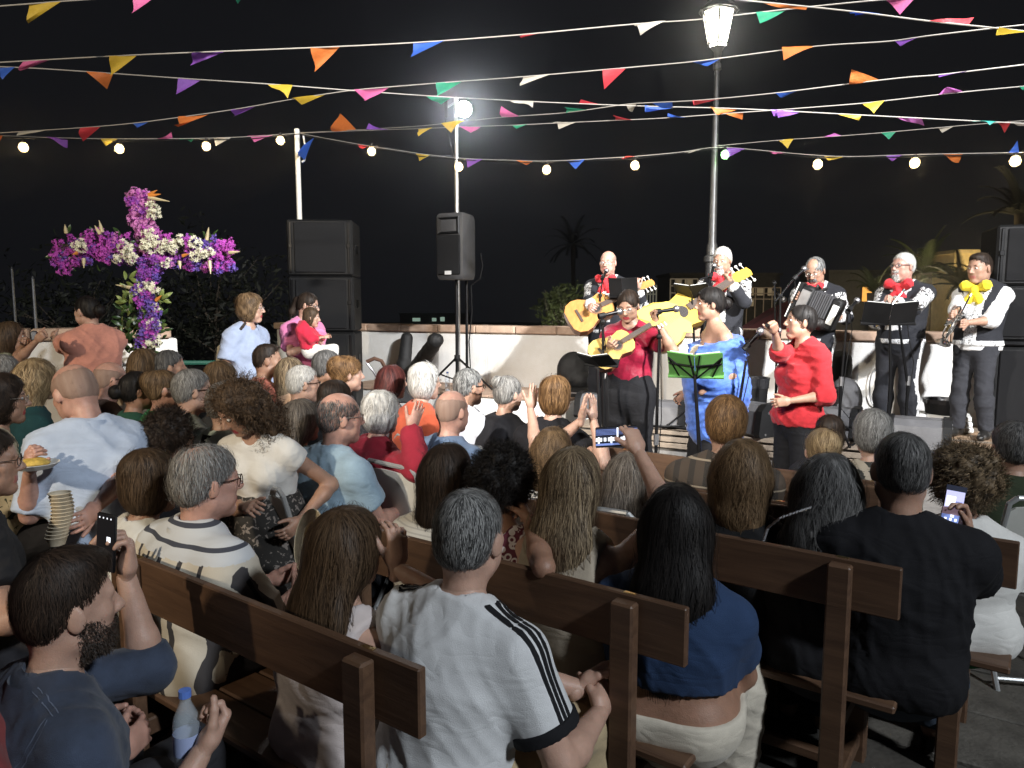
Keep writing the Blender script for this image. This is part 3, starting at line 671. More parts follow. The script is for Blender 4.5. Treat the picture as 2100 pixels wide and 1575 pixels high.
    # hair
    if hair:
        st, hc, hk = hair; ns = 5200 if near else (2200 if mid else (900 if dist < 5 else 450)); wd = .0012 if near else (.0019 if mid else .003)
        if st == 'shaved': wd *= .5; ns = ns // 4
        if st in ('long', 'shoulder', 'afro'): ns = int(ns * 1.5)
        hk = dict(hk); hv_ = .0065 if near else .009
        V, fs, shd = hair_mesh(st, rng, hv_, ns, w=wd, **hk); c1, c2 = HAIR[hc] if isinstance(hc, str) else hc
        V2 = to_head(V.astype(f32))
        if st in ('long', 'shoulder', 'tail'):           # hanging hair falls straight down and slides over the back
            free = np.clip((-.10 - V[:, 2]) / .12, 0, 1)[:, None]; HRy = rotm(hy * .6 if st != 'tail' else hy, hpitch * .2, 0); V3 = ((V - piv) @ HRy.T + piv) * hscale + H.astype(f32); V2 = V2 * (1 - free) + V3 * free
        link('hair', np_mesh('hair', V2, fs, [hair_mat(c1, c2)], None, True, shd), body)
    def hbuild(mb, name, m, smooth=True):
        mb.v = [tuple(x) for x in to_head(np.array(mb.v, f32))]; o_ = mb.build(name, m, None, smooth); o_.parent = body; return o_
    if vis:
        for q in (-1, 1):
            e = MB(); e.ell((q * .031, .079, .001), (.0135, 0, 0), (0, .011, 0), (0, 0, .0085), 10, 6); e.ell((q * .031 , .0885, .0005), (.006, 0, 0), (0, .0025, 0), (0, 0, .0062), 8, 4, 1); hbuild(e, 'eye', [M_EYE, M_IRIS])
            if brow:
                e = MB(); e.tube([(q * .016, .0885, .021), (q * .03, .088, .026), (q * .046, .078, .022)], [.0028, .0034, .002], 6); hbuild(e, 'eyebrow', hair_mat(*(HAIR[hair[1]] if hair and isinstance(hair[1], str) else HAIR['brown'])))
    if glasses:
        gm = M_GLASS_FRAME if glasses == 'dark' else M_GLASS_WIRE; g = MB(); r_ = .0016 if glasses == 'dark' else .0011
        if not near: r_ *= 1.6
        for q in (-1, 1):
            ring = [(q * .032 + .021 * math.cos(t_ * math.pi / 6), .101 - abs(math.cos(t_ * math.pi / 6) * q * .021 + .032) * .18 + .006, -.003 + .0165 * math.sin(t_ * math.pi / 6)) for t_ in range(13)]; g.tube(ring, r_, 6)
            g.tube([(q * .053, .092, .004), (q * .078, .05, .006), (q * .084, -.005, .006), (q * .084, -.025, -.012)], r_ * 1.1, 6)
        g.tube([(-.011, .104, .002), (0, .112, .004), (.011, .104, .002)], r_, 6); go = hbuild(g, 'glasses', gm)
        if vis:
            for q in (-1, 1):
                ln = MB(); ln.prism([(math.cos(t_ * math.pi / 5) * .02, math.sin(t_ * math.pi / 5) * .0155) for t_ in range(10)], (q * .032, .102, -.003), (1, -.18 * q, 0), (0, 0, 1), (0, .0008, 0))
                lo = hbuild(ln, 'lens', M_LENS, False); lo.parent = go
    if beard:
        c1, c2 = HAIR[beard[0]]; cov = beard[1]; BV, BF = head_mesh(sex, round(heavy * 2) / 2, hh); n_ = v_normals(BV, BF); c = BV[BF].mean(1)
        if cov == 'full': k_ = (c[:, 2] < -.035 + .25 * np.maximum(0, .05 - c[:, 1])) & (c[:, 2] > -.14) & (c[:, 1] > -.0) & ~((np.abs(c[:, 2] + .0715) < .011) & (np.abs(c[:, 0]) < .024)) & ~((c[:, 2] > -.055) & (np.abs(c[:, 0]) < .03) & (c[:, 2] > -.048)) & (c[:, 2] < .0) & ~((c[:, 2] > -.05) & (c[:, 1] > .045))
        else: k_ = (np.abs(c[:, 0]) < .03) & (c[:, 1] > .06) & (c[:, 2] < -.045) & ((c[:, 2] > -.0635) if cov == 'moustache' else (np.abs(c[:, 2] + .0715) > .009)) & (c[:, 2] > -.13)
        fi = np.nonzero(k_)[0]
        if len(fi):
            nb = 9000 if near else 600; r8 = np.random.RandomState(3); f_ = fi[r8.randint(0, len(fi), nb)]; w4 = r8.dirichlet((1, 1, 1, 1), nb).astype(f32); Q = (BV[BF[f_]] * w4[:, :, None]).sum(1); Qn = n_[BF[f_[:]][:, 0]]
            Q = Q + r8.normal(0, .0035, Q.shape) * (np.abs(Q[:, [0]]) > .0); dl = Qn * .6 + np.array((0, .15, -.8)) + r8.normal(0, .3, Q.shape); dl /= np.linalg.norm(dl, axis=1, keepdims=True); ln_ = (.005 if cov == 'full' else .010) * (.5 + r8.rand(nb, 1)); wdd = (.0007 if near else .003); sd_ = np.cross(dl, Qn); sd_ /= np.linalg.norm(sd_, axis=1, keepdims=True) + 1e-6
            BVV = np.stack([Q - sd_ * wdd + Qn * .0005, Q + sd_ * wdd + Qn * .0005, Q + dl * ln_ + Qn * .002 + sd_ * wdd * .3, Q + dl * ln_ + Qn * .002 - sd_ * wdd * .3], 1).reshape(-1, 3)
            link('beard' if cov != 'moustache' else 'moustache', np_mesh('beard', to_head(BVV.astype(f32)), [np.arange(4 * nb).reshape(nb, 4)], [hair_mat(c1, c2)], None, True, np.repeat(r8.rand(nb), 4)), body)
    if shoes:
        for t in legsl:
            sp_ = [cone(t[3] + np.array((0, -.045, -.05)), t[3] + np.array((t[0] * .02, .06, -.055)), .043, .044, .03), cone(t[3] + np.array((t[0] * .012, .06, -.06)), t[3] + np.array((t[0] * .03, .16, -.068)), .042, .032, .03, 1.0), cone(t[3] + np.array((0, -.035, 0)), t[3], .043, .046, .03)]
            V, F = sdf_mesh(sp_, .010, (), [((0, 0, .004), (0, 0, -1))]); link('shoe', np_mesh('shoe', V, [F], [shoes]), body)
    info = dict(O=O, H=H, loc=loc, to_head=to_head, arms=arms, hands=hands, Nk=Nk, pel=pel, sh=sh, sw=sw, ch=ch, wt=wt, body=body, face=face, s=s, hbuild=hbuild, legs=legsl)
    def wpt(p):                                   # this person's space -> world
        return Vector((O[0] + p[0] * rx + p[1] * fx, O[1] + p[0] * ry + p[1] * fy, O[2] + p[2]))
    info['w'] = wpt
    return info

def on_surface(info, part, pts, half_w, off=.0015, nseg=None):
    """strip of cloth lying on a garment: pts along its middle line, side vectors half_w"""
    from mathutils.bvhtree import BVHTree
    me = part.data; bv = BVHTree.FromPolygons([v.co.copy() for v in me.vertices], [tuple(p.vertices) for p in me.polygons]); rows = []
    for p, w in zip(pts, half_w):
        row = []
        for k in (-1, 0, 1):
            co, no, _, _ = bv.find_nearest(Vector(p) + Vector(w) * k); row.append((co + no * off))
        rows.append(row)
    m = MB(); vs = [q for r in rows for q in r]; n = len(rows); m.add(vs, [(3 * i + k, 3 * i + k + 1, 3 * i + k + 4, 3 * i + k + 3) for i in range(n - 1) for k in (0, 1)])
    return m
# ------------------------------------------------------------------ ground, wall, stage
def structure(o): o['kind'] = 'structure'; return o
M_GROUND = mat('paving_mortar', (.03, .028, .025), .9, var=.3, vscale=3, bump=.4, bscale=40)
M_TILE = mat('paving_stone', (.085, .076, .064), .75, var=.34, vscale=5, bump=.5, bscale=45, col2=(.13, .118, .10))
M_TILE2 = mat('paving_stone_dark', (.06, .054, .046), .75, var=.3, vscale=6, bump=.5, bscale=45)
def vnoise_mat():
    if 'render_white' in MATS: return MATS['render_white']
    m = bpy.data.materials.new('render_white'); m.use_nodes = True; nt = m.node_tree; p = nt.nodes['Principled BSDF']; MATS['render_white'] = m
    tc = nt.nodes.new('ShaderNodeTexCoord'); a = n_noise(nt, tc.outputs['Object'], 1.3, 5, .65); b = n_noise(nt, tc.outputs['Object'], 9, 4, .6)
    z = n_xyz(nt, tc.outputs['Object'])[2]
    rp = nt.nodes.new('ShaderNodeValToRGB'); rp.color_ramp.elements[0].position = .34; rp.color_ramp.elements[1].position = .6
    rp.color_ramp.elements[0].color = (.69, .675, .64, 1); rp.color_ramp.elements[1].color = (.78, .78, .77, 1)
    nt.links.new(n_math(nt, 'ADD', n_math(nt, 'MULTIPLY', a, .65), n_math(nt, 'MULTIPLY', b, .35)), rp.inputs[0]); nt.links.new(rp.outputs[0], p.inputs['Base Color'])
    p.inputs['Roughness'].default_value = .85; bp = nt.nodes.new('ShaderNodeBump'); bp.inputs['Strength'].default_value = .35; bp.inputs['Distance'].default_value = .01
    nt.links.new(n_noise(nt, tc.outputs['Object'], 70, 3), bp.inputs['Height']); nt.links.new(bp.outputs[0], p.inputs['Normal']); return m
M_RENDER = vnoise_mat()
M_CAP = mat('terracotta_coping', (.44, .29, .21), .75, var=.22, vscale=9, bump=.3, bscale=60, col2=(.50, .36, .27))
M_CAP2 = mat('terracotta_coping_pale', (.50, .36, .27), .75, var=.2, vscale=9, bump=.3, bscale=60)
M_DECK = wood_mat('stage_plank_wood', (.16, .10, .06), (.36, .25, .16), 0, 2.5, .6)
M_DECK2 = wood_mat('stage_plank_wood_grey', (.14, .11, .085), (.30, .24, .18), 0, 2.5, .65)
M_STONE = mat('step_stone', (.17, .16, .15), .8, var=.25, vscale=6, bump=.4, bscale=50)

g = MB(); g.add([(-48, -10, -.02), (48, -10, -.02), (48, 74, -.02), (-48, 74, -.02)], [(0, 1, 2, 3)]); ground = structure(g.build('ground', M_GROUND))
# flagstones round the benches, each a piece of the ground
tu = Vector((math.cos(R_(33)), -math.sin(R_(33)), 0)); tn = Vector((math.sin(R_(33)), math.cos(R_(33)), 0)); tr = random.Random(3); nt_ = 0
for i in range(-9, 12):
    off = tr.random() * .5; x = -6.0 + off
    nn = .3 + i * .42
    while x < 5.5:
        w = tr.uniform(.45, .85); c = tu * (x + w / 2) + tn * nn; x += w
        if c.y < .8 or c.y > 4.6 or abs(c.x) > c.y * .75 + .25 or (c.y > 2.6 and c.x < 1.0) or nt_ >= 240: continue
        h = .018 + tr.random() * .006; b = MB(); b.box(c + UP * (h / 2 - .012), tu * (w / 2 - .008), tn * .2, UP * (h / 2 + .012), bev=.006)
        b.build('paving_stone', M_TILE if tr.random() < .6 else M_TILE2, ground); nt_ += 1
# raised paving to the left, step in front of the stage
m = MB(); m.prism([(-10, 4.95), (-1.25, 4.95), (-1.25, 9.0), (1.2, 9.0), (1.2, 16), (-10, 16)], (0, 0, -.02), (1, 0, 0), (0, 1, 0), (0, 0, .20)); structure(m.build('terrace', M_TILE))
u0 = u_at(1185, 6.85); u1 = 9.5
m = MB(); c = UN((u0 + .0 + u1) / 2, 5.92, .08); m.box(c, U * (u1 - u0) / 2, N * .91, UP * .09, bev=.01); structure(m.build('stage_step', M_STONE))
# stage deck of planks on a frame
stage = structure(MB().box(UN((u0 + u1) / 2, 7.74, .215), U * ((u1 - u0) / 2 - .02), N * .86, UP * .235).build('stage', M_STONE)); prn = random.Random(5)
nz = 6.84; k = 0
while nz < 8.55:
    w = .135; L0 = u0 - prn.uniform(0, .06); x = L0
    while x < u1:
        L = prn.uniform(2.2, 3.4); e = min(x + L, u1)
        b = MB(); b.box(UN((x + e) / 2, nz + w / 2, .478 + prn.uniform(-.003, .003)), U * ((e - x) / 2 - .003), N * (w / 2 - .004), UP * .019, bev=.003); b.build('plank', M_DECK if prn.random() < .6 else M_DECK2, stage); x = e
    nz += w
for z in (.415, .355):          # fascia boards under the deck edge
    b = MB(); b.box(UN((u0 + u1) / 2, 6.853, z), U * (u1 - u0) / 2, N * .012, UP * .024, bev=.003); b.build('fascia_board', M_DECK2, stage)
for i in range(8): MB().box(UN(u0 + .1 + i * (u1 - u0 - .2) / 7, 6.862, .2), U * .05, N * .012, UP * .12, bev=.004).build('stage_post', M_DECK, stage)
# white wall with terracotta coping
WN0 = 8.6
def wall(name, label, a, b, z0, z1, n0=WN0, th=.32, Uv=None, Nv=None, base=None, tile=.62):
    Uv = Uv or U; Nv = Nv or N; P = (lambda u, n, z: Uv * u + Nv * n + UP * z) if base is None else (lambda u, n, z: base + Uv * u + Nv * n + UP * z)
    t = thing(name, label, 'wall', P((a + b) / 2, n0 + th / 2, z0))
    MB().box(P((a + b) / 2, n0 + th / 2, (z0 + z1 - .10) / 2), Uv * (b - a) / 2, Nv * th / 2, UP * (z1 - .10 - z0) / 2, bev=.012).build('wall_body', M_RENDER, t)
    x = a - .03; r = random.Random(int(abs(a) * 100))
    while x < b - .05:
        w = min(tile * r.uniform(.97, 1.03), b + .03 - x); q = MB(); q.box(P(x + w / 2, n0 + th / 2, z1 - .045 + r.uniform(-.002, .002)), Uv * (w / 2 - .004), Nv * (th / 2 + .045), UP * .05, bev=.014)
        q.build('coping_tile', M_CAP if r.random() < .65 else M_CAP2, t, smooth=False); x += w
    return t
ua = u_at(568, WN0); wall('parapet_wall', 'long white rendered wall with terracotta coping behind the band and the speakers', ua, 9.8, .0, 1.42)
# left wall, closer: runs away to the right
p0 = A(-60, 676, 6.1); p1 = A(362, 671, 6.9); d_ = (p1 - p0); d_.z = 0; LU = d_.normalized(); LN = Vector((-LU.y, LU.x, 0))
wall('parapet_wall', 'short white wall with brown coping behind the flower cross, ending at a dark gap', -1.2, d_.length, .1, 1.49, n0=0, Uv=LU, Nv=LN, base=Vector((p0.x, p0.y, 0)), tile=.55)
# brown ledge along the foot of the wall
lu0 = u_at(735, 8.1); lu1 = u_at(1195, 8.1)
lg = tag(MB().box(UN((lu0 + lu1) / 2, 8.10, .30), U * (lu1 - lu0) / 2, N * .485, UP * .29, bev=.01).build('ledge', M_RENDER), 'low white ledge with brown top along the foot of the long white wall', 'ledge')
x = lu0
while x < lu1 - .1:
    w = min(.8, lu1 - x); MB().box(UN(x + w / 2, 8.09, .607), U * (w / 2 - .004), N * .50, UP * .015, bev=.005).build('ledge_tile', M_CAP, lg); x += w
# green rail in the gap
t = thing('railing', 'low dark green metal railing across the gap left of the speaker stack', 'railing', A(460, 750, 9.5)); gm = mat('green_paint', (.02, .10, .07), .45)
for z in (744, 775): MB().cyl(A(340, z, 9.4), A(600, z, 9.9), .03, n=8).build('rail', gm, t, smooth=True)
for px in (380, 470, 560):
    q = A(px, 744, 9.6); MB().cyl(q, (q.x, q.y, .15), .025, n=8).build('post', gm, t, smooth=True)

# ------------------------------------------------------------------ far background
def foliage_mat(name, c): return mat(name, c, .6, var=.45, vscale=1.5, spec=.3)
M_LEAF_D = foliage_mat('leaf_dimmed', (.014, .016, .010)); M_LEAF_P = foliage_mat('palm_leaf', (.05, .065, .025)); M_LEAF_L = foliage_mat('leaf_lit', (.05, .065, .018)); M_TRUNK = mat('bark', (.09, .07, .05), .9, var=.3, bump=.5)  # the dark leaf copy has the night's dimness put into its colour
def shrub(name, label, c, r, n, leaf, cat, group=None, twigs=0, lsz=.09):
    t = thing(name, label, cat, (c.x, c.y, 0), 0, group); rr = np.random.RandomState(int(abs(c.x * 100)) + n); mb = MB()
    mb.tube([(c.x, c.y, 0), (c.x + .05, c.y, c.z * .6), (c.x, c.y + .05, c.z)], [.09, .06, .03], 7)
    for i in range(14):
        d = rr.normal(0, 1, 3); d[2] = abs(d[2]) * .8; d /= np.linalg.norm(d); e = Vector(c) + Vector(d * r * rr.uniform(.6, .98)); s0 = Vector((c.x, c.y, c.z * rr.uniform(.3, .9))); mb.tube([s0, (s0 + e) / 2 + Vector(rr.normal(0, .08, 3)), e], [.025, .014, .006], 5)
    mb.build('trunk', M_TRUNK, t, smooth=True)
    d = rr.normal(0, 1, (n, 3)); d /= np.linalg.norm(d, axis=1, keepdims=True); lob = 1 + .28 * np.sin(d @ rr.normal(0, 3.5, 3) + 1) + .2 * np.sin(d @ rr.normal(0, 6, 3))
    P = np.array(c) + d * (np.array(r) * (rr.rand(n, 1) ** .42) * lob[:, None]); P = P[P[:, 2] > .05]; n = len(P)
    a = rr.normal(0, 1, (n, 3)); a /= np.linalg.norm(a, axis=1, keepdims=True); b = np.cross(a, rr.normal(0, 1, (n, 3))); b /= np.linalg.norm(b, axis=1, keepdims=True); L = lsz * (.6 + .8 * rr.rand(n, 1))
    V = np.stack([P - a * L, P + b * L * .3, P + a * L, P - b * L * .3], 1).reshape(-1, 3); o = tag(link('crown', np_mesh('crown', V, [np.arange(4 * n).reshape(n, 4)], [leaf], None, False), None), kind='stuff')
    o.parent = t; o.data.transform(Matrix.Translation((-c.x, -c.y, 0))); return t
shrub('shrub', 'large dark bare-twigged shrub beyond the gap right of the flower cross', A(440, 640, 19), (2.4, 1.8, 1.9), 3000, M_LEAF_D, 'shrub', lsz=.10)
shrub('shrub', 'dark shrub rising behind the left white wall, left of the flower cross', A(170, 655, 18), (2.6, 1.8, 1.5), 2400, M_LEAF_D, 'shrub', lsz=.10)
shrub('shrub', 'yellow-green lit shrub behind the wall left of the bald guitarist', A(1150, 625, 16), (.55, .5, .5), 900, M_LEAF_L, 'shrub', lsz=.08)
def palm(label, px, py, Y, r, n, m, group='palm trees beyond the wall', up=.5):
    c = A(px, py, Y); t = thing('palm_tree', label, 'palm tree', (c.x, c.y, 0), 0, group); rr = np.random.RandomState(px)
    mb = MB(); mb.tube([(c.x, c.y, 0), (c.x + .06, c.y, c.z * .5), (c.x, c.y, c.z)], [.22, .17, .19], 10); mb.build('trunk', M_TRUNK, t, smooth=True)
    for i in range(n):
        w = 2 * math.pi * (i + rr.rand()) / n; el = R_(rr.uniform(-15, 80)); pts = []; p = Vector(c); d = Vector((math.cos(w) * math.cos(el), math.sin(w) * math.cos(el), math.sin(el)))
        for q in range(8): pts.append(p.copy()); p = p + d * (r / 7); d = (d + Vector((0, 0, -.11 - .03 * q))).normalized()
        f = MB(); f.tube(pts, [.018 * (1 - .1 * q) for q in range(8)], 4)
        for q in range(1, 8):
            tdir = (pts[q] - pts[q - 1]).normalized(); sd = tdir.cross(Vector((0, 0, 1))); sd = sd.normalized() if sd.length > .05 else Vector((1, 0, 0))
            for h_ in range(3):
                b0 = pts[q - 1].lerp(pts[q], h_ / 3)
                for sgn in (-1, 1):
                    e = b0 + (sd * sgn * .55 + tdir * .75 + Vector((0, 0, -.18))).normalized() * r * .27 * (1.15 - .1 * q); wv = tdir * .03 * r
                    f.add([b0 - wv, b0 + wv, e], [(0, 1, 2)])
        f.build('frond', m, t, recalc=False)
    return t
palm('tall palm with lit fronds behind the horn player in the red bow', 1895, 560, 19, 1.25, 22, M_LEAF_P)
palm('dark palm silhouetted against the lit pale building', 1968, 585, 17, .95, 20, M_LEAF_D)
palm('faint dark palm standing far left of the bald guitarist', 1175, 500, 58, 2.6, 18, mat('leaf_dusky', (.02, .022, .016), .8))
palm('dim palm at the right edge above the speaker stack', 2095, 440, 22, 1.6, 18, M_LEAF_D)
palm('low palm in dim light between the accordion player and the horn player', 1795, 600, 18, .8, 16, M_LEAF_P)
# pale lit building behind the palms
def building(label, px0, px1, py0, Y, m, wins, wm, name='building', ridge=True, lit=None):
    a = A(px0, py0, Y); b = A(px1, py0, Y); t = thing(name, label, 'building', ((a.x + b.x) / 2, Y + 1.5, 0))
    MB().box(((a.x + b.x) / 2, Y + 1.5, a.z / 2), ((b.x - a.x) / 2, 0, 0), (0, 1.5, 0), (0, 0, a.z / 2)).build('facade', m, t)
    MB().box(((a.x + b.x) / 2, Y + 1.44, a.z + .06), ((b.x - a.x) / 2 + .08, 0, 0), (0, 1.6, 0), (0, 0, .058)).build('roof_edge', m, t)
    n = int((b.x - a.x) / .16)
    for i in range(n if ridge else 0): MB().box((a.x + .08 + i * .16, Y - .12, a.z + .155), (.05, 0, 0), (0, .04, 0), (0, 0, .035)).build('roof_tile', m, t)
    for (wx0, wy0, wx1, wy1, em) in wins:
        p = A(wx0, wy0, Y - .02); q = A(wx1, wy1, Y - .02); fr = MB(); fr.box(((p.x + q.x) / 2, Y - .03, (p.z + q.z) / 2), ((q.x - p.x) / 2 + .05, 0, 0), (0, .028, 0), (0, 0, (p.z - q.z) / 2 + .05)); fo = fr.build('window_frame', M_TRUNK, t)
        pn = MB(); pn.box(((p.x + q.x) / 2, Y - .062, (p.z + q.z) / 2), ((q.x - p.x) / 2, 0, 0), (0, .003, 0), (0, 0, (p.z - q.z) / 2)); po = pn.build('pane', em, t); po.parent = fo
        po.location = (0, 0, 0)
    return t
M_BEIGE = mat('beige_facade', (.55, .44, .24), .9, var=.15); M_DIMW = mat('dim_facade', (.12, .12, .12), .9, var=.2); W_OR = emit('lit_window_orange', (1.0, .48, .10), 1.1); W_YE = emit('lit_window_yellow', (1.0, .72, .3), .8); W_DIM = emit('lit_window_dim', (1.0, .8, .5), .12); W_GR = emit('lit_window_green', (.7, 1.0, .8), .35)
building('pale yellow building lit at night behind the dark palm', 1958, 2120, 520, 24, M_BEIGE, [(1945 + 18, 628, 1990, 654, W_OR), (2000, 560, 2022, 600, W_DIM), (2048, 560, 2070, 600, W_DIM)], W_YE, ridge=False)
building('dim grey block with a row of small lit windows beyond the red awning', 1375, 1600, 565, 34, M_DIMW, [(1384, 572, 1398, 590, W_DIM), (1404, 572, 1418, 590, W_DIM), (1530, 590, 1545, 606, W_DIM), (1552, 590, 1567, 606, W_DIM), (1530, 612, 1545, 628, W_DIM), (1384, 600, 1400, 616, W_DIM), (1574, 590, 1590, 606, W_DIM)], W_DIM, ridge=False)
building('dark house with one glowing orange doorway behind the accordion player', 1700, 1830, 560, 30, M_DIMW, [(1768, 588, 1786, 618, W_OR)], W_DIM, ridge=False)
building('distant white house with greenish lit windows beyond the stroller', 820, 960, 645, 60, M_DIMW, [(846, 652, 862, 659, W_GR), (886, 652, 895, 659, W_GR), (903, 650, 912, 659, W_GR)], W_GR, ridge=False)
def lamp_light(name, loc, power, col, size=.1):
    d = bpy.data.lights.new(name, 'POINT'); d.energy = power; d.color = col; d.shadow_soft_size = size; o = bpy.data.objects.new(name, d); COL.objects.link(o); o.location = loc
lamp_light('facade_light', A(2000, 610, 22.6), 260, (1, .78, .4)); lamp_light('garden_light', A(1165, 650, 15.2), 6, (1, .95, .6)); lamp_light('palm_light', A(1885, 600, 17.6), 70, (1, .8, .45))
# red awning and terrace railings on the slope behind
p = [A(1500, 690, 15), A(1700, 690, 15), A(1640, 612, 17.2), A(1575, 640, 17.2)]
m = MB(); m.add([*p, *[q + Vector((0, .02, .06)) for q in p]], [(0, 1, 2, 3), (7, 6, 5, 4), (0, 4, 5, 1), (1, 5, 6, 2), (2, 6, 7, 3), (3, 7, 4, 0)]); t = thing('awning', 'dark red sloping awning beyond the wall between two guitar players', 'awning', (p[0].x, p[0].y, 0)); m.build('canopy', mat('awning_cloth', (.09, .02, .02), .9), t)
for q in (p[0], p[1]): MB().cyl(q, (q.x, q.y, 0), .03, n=6).build('post', M_BLKMET, t)
for (lab, x0, x1, y0, y1, Y, c) in (('distant glowing terrace railing left of the guitarron player', 1375, 1430, 572, 615, 27, (.5, .42, .3)), ('distant dim terrace railing above the red awning', 1515, 1600, 590, 625, 31, (.4, .3, .2)), ('pale distant railing right of the bald guitarist', 1315, 1345, 585, 640, 24, (.5, .5, .4))):
    a, b = A(x0, y0, Y), A(x1, y1, Y); t = thing('terrace_railing', lab, 'railing', (a.x, Y, 0)); em = emit('glow_rail_%d' % x0, c, .16)  # rails glow by themselves to stand in for lamplight on them
    for i in range(3):
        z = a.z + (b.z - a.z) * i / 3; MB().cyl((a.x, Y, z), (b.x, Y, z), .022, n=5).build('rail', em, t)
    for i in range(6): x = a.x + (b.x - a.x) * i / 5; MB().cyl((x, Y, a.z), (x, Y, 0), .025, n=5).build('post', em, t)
for (px, py0, Y, lab) in ((67, 572, 13, 'thin grey mast standing behind the left wall'), (24, 552, 15, 'thin pale mast at far left behind the filming woman')):
    q = A(px, py0, Y); t = thing('mast', lab, 'mast', (q.x, q.y, 0)); MB().cyl((q.x, q.y, 0), q, .035, .025, 8).build('pole', M_STEEL, t, smooth=True); MB().cyl(q, q + UP * .05, .03, .01, 8).build('tip', M_STEEL, t)


hz = MB(); hz.box((0, 31, 4.0), (52, 0, 0), (0, 46, 0), (0, 0, 5.2)); hm_ = bpy.data.materials.new('added_glow_haze'); hm_.use_nodes = True; nt = hm_.node_tree; nt.nodes.remove(nt.nodes['Principled BSDF']); pv_ = nt.nodes.new('ShaderNodeVolumePrincipled'); pv_.inputs['Color'].default_value = (.9, .93, 1, 1); pv_.inputs['Density'].default_value = .0036; pv_.inputs['Anisotropy'].default_value = .945; nt.links.new(pv_.outputs[0], nt.nodes['Material Output'].inputs['Volume']); ho_ = hz.build('glow_haze', hm_); ho_['kind'] = 'stuff'  # thin haze added so the lamps show a lens-like halo
# ------------------------------------------------------------------ poles, lamps, bulbs, bunting
WARM = (1.0, .80, .48); E_BULB = emit('bulb_glow', (1.0, .80, .48), 70.0); E_GLOBE = mat('bulb_globe', (.9, .75, .5), .2, emis=(1.0, .60, .20), estr=.75, alpha=.5); E_LANT = mat('lantern_glow', (.9, .88, .8), .3, emis=(1.0, .95, .80), estr=7.0, alpha=.55); E_FLOOD = emit('floodlight_glow', (.95, .97, 1.0), 60.0)
# lamp post with lantern
b0 = A(1449, 650, 9.3); lt = A(1474, 60, 9.3); base = Vector((lt.x - .005, lt.y, 0)); t = thing('lamp_post', 'tall iron lamp post with a bright glass lantern behind the band', 'lamp post', base)
zt = A(1474, 97, 9.3).z; zl = A(1474, 14, 9.3).z; zm = A(1474, 520, 9.3).z
MB().lathe([(.12, 0), (.12, .5), (.085, .55), (.075, zm - .12), (.10, zm - .1), (.10, zm - .04), (.07, zm - .02), (.065, zm + .1), (.05, zm + .14), (.032, zt - .28), (.05, zt - .26), (.05, zt - .2), (.03, zt - .18), (.05, zt - .05), (.09, zt)], base, 14).build('post', mat('post_paint', (.1, .1, .1), .35, .5, var=.2), t, smooth=True)
ln = MB(); fr = MB(); r0, r1, za, zb = .125, .205, zt + .03, zl - .06
for i in range(6):
    w0, w1 = math.pi / 3 * i + .3, math.pi / 3 * (i + 1) + .3; P = [base + Vector((math.cos(w) * r, math.sin(w) * r, z)) for (w, r, z) in ((w0, r0, za), (w1, r0, za), (w1, r1, zb), (w0, r1, zb))]
    c = sum(P, Vector()) / 4; pn = MB(); ax = base + UP * c.z; nrm = (c - ax).normalized(); Q = [c + (q - c) * .9 for q in P]; pn.add([*Q, *[q + nrm * .004 for q in Q]], [(0, 1, 2, 3), (7, 6, 5, 4), (0, 4, 5, 1), (1, 5, 6, 2), (2, 6, 7, 3), (3, 7, 4, 0)]); pn.build('pane', E_LANT, t)
    fr.tube([P[0], P[3]], .011, 6); fr.tube([P[0], P[1]], .011, 6); fr.tube([P[3], P[2]], .013, 6)
fr.build('lantern_frame', M_BLKMET, t); MB().lathe([(.235, zb + .0), (.24, zb + .02), (.12, zb + .13), (.05, zb + .17), (.045, zb + .22), (.015, zb + .26), (.0, zb + .27)], base, 12).build('lantern_roof', M_BLKMET, t, smooth=False)
lamp_light('lantern_light', base + UP * ((za + zb) / 2) , 300, (1.0, .95, .82), .1)
# steel pole with the floodlight, and the white pole
fp = A(937, 430, 9.6); ftop = A(937, 200, 9.6); t = thing('floodlight_pole', 'thin steel pole with a round bright floodlight behind the speaker on its stand', 'floodlight', (fp.x, fp.y, .6))
MB().cyl((fp.x, fp.y, .62), (fp.x, fp.y, ftop.z), .034, .028, 10).build('pole', mat('galvanised', (.5, .5, .5), .35, .8), t, smooth=True)
fc = A(951, 224, 9.45); hd = (Vector((.3, 1.5, .9)) - fc).normalized(); MB().lathe([(.02, -.12), (.06, -.11), (.10, -.05), (.115, 0), (.10, .002)], fc, 16, ax=hd).build('lamp_housing', M_BLKMET, t, smooth=True)
MB().ell(fc + hd * .006, hd.orthogonal().normalized() * .1, hd.cross(hd.orthogonal().normalized()) * .1, hd * .012, 14, 6).build('lamp_glass', E_FLOOD, t, smooth=True)
MB().tube([(fp.x, fp.y, ftop.z - .02), fc - hd * .1], .014, 6).build('bracket', M_STEEL, t); q0 = A(912, 205, 9.6); MB().box(A(915, 222, 9.6), (.02, 0, 0), (0, .02, 0), (0, 0, .12)).build('junction_box', M_BLACK, t); MB().tube([A(912, 240, 9.6), A(922, 290, 9.58), A(932, 330, 9.58)], .007, 5).build('cable', M_BLACK, t)
MB().tube([(fp.x, fp.y, ftop.z - .05), A(915, 222, 9.6)], .012, 6).build('bracket', M_STEEL, t)
spot('floodlight_beam', fc + hd * .03, (.3, 2.0, .9), 150, (.95, .97, 1.0), 110, .8, .08)
wp = A(614, 440, 9.9); wt_ = A(616, 270, 9.9); t = thing('white_pole', 'slim white pole carrying the bulb string above the left speaker stack', 'pole', (wp.x, wp.y, .2))
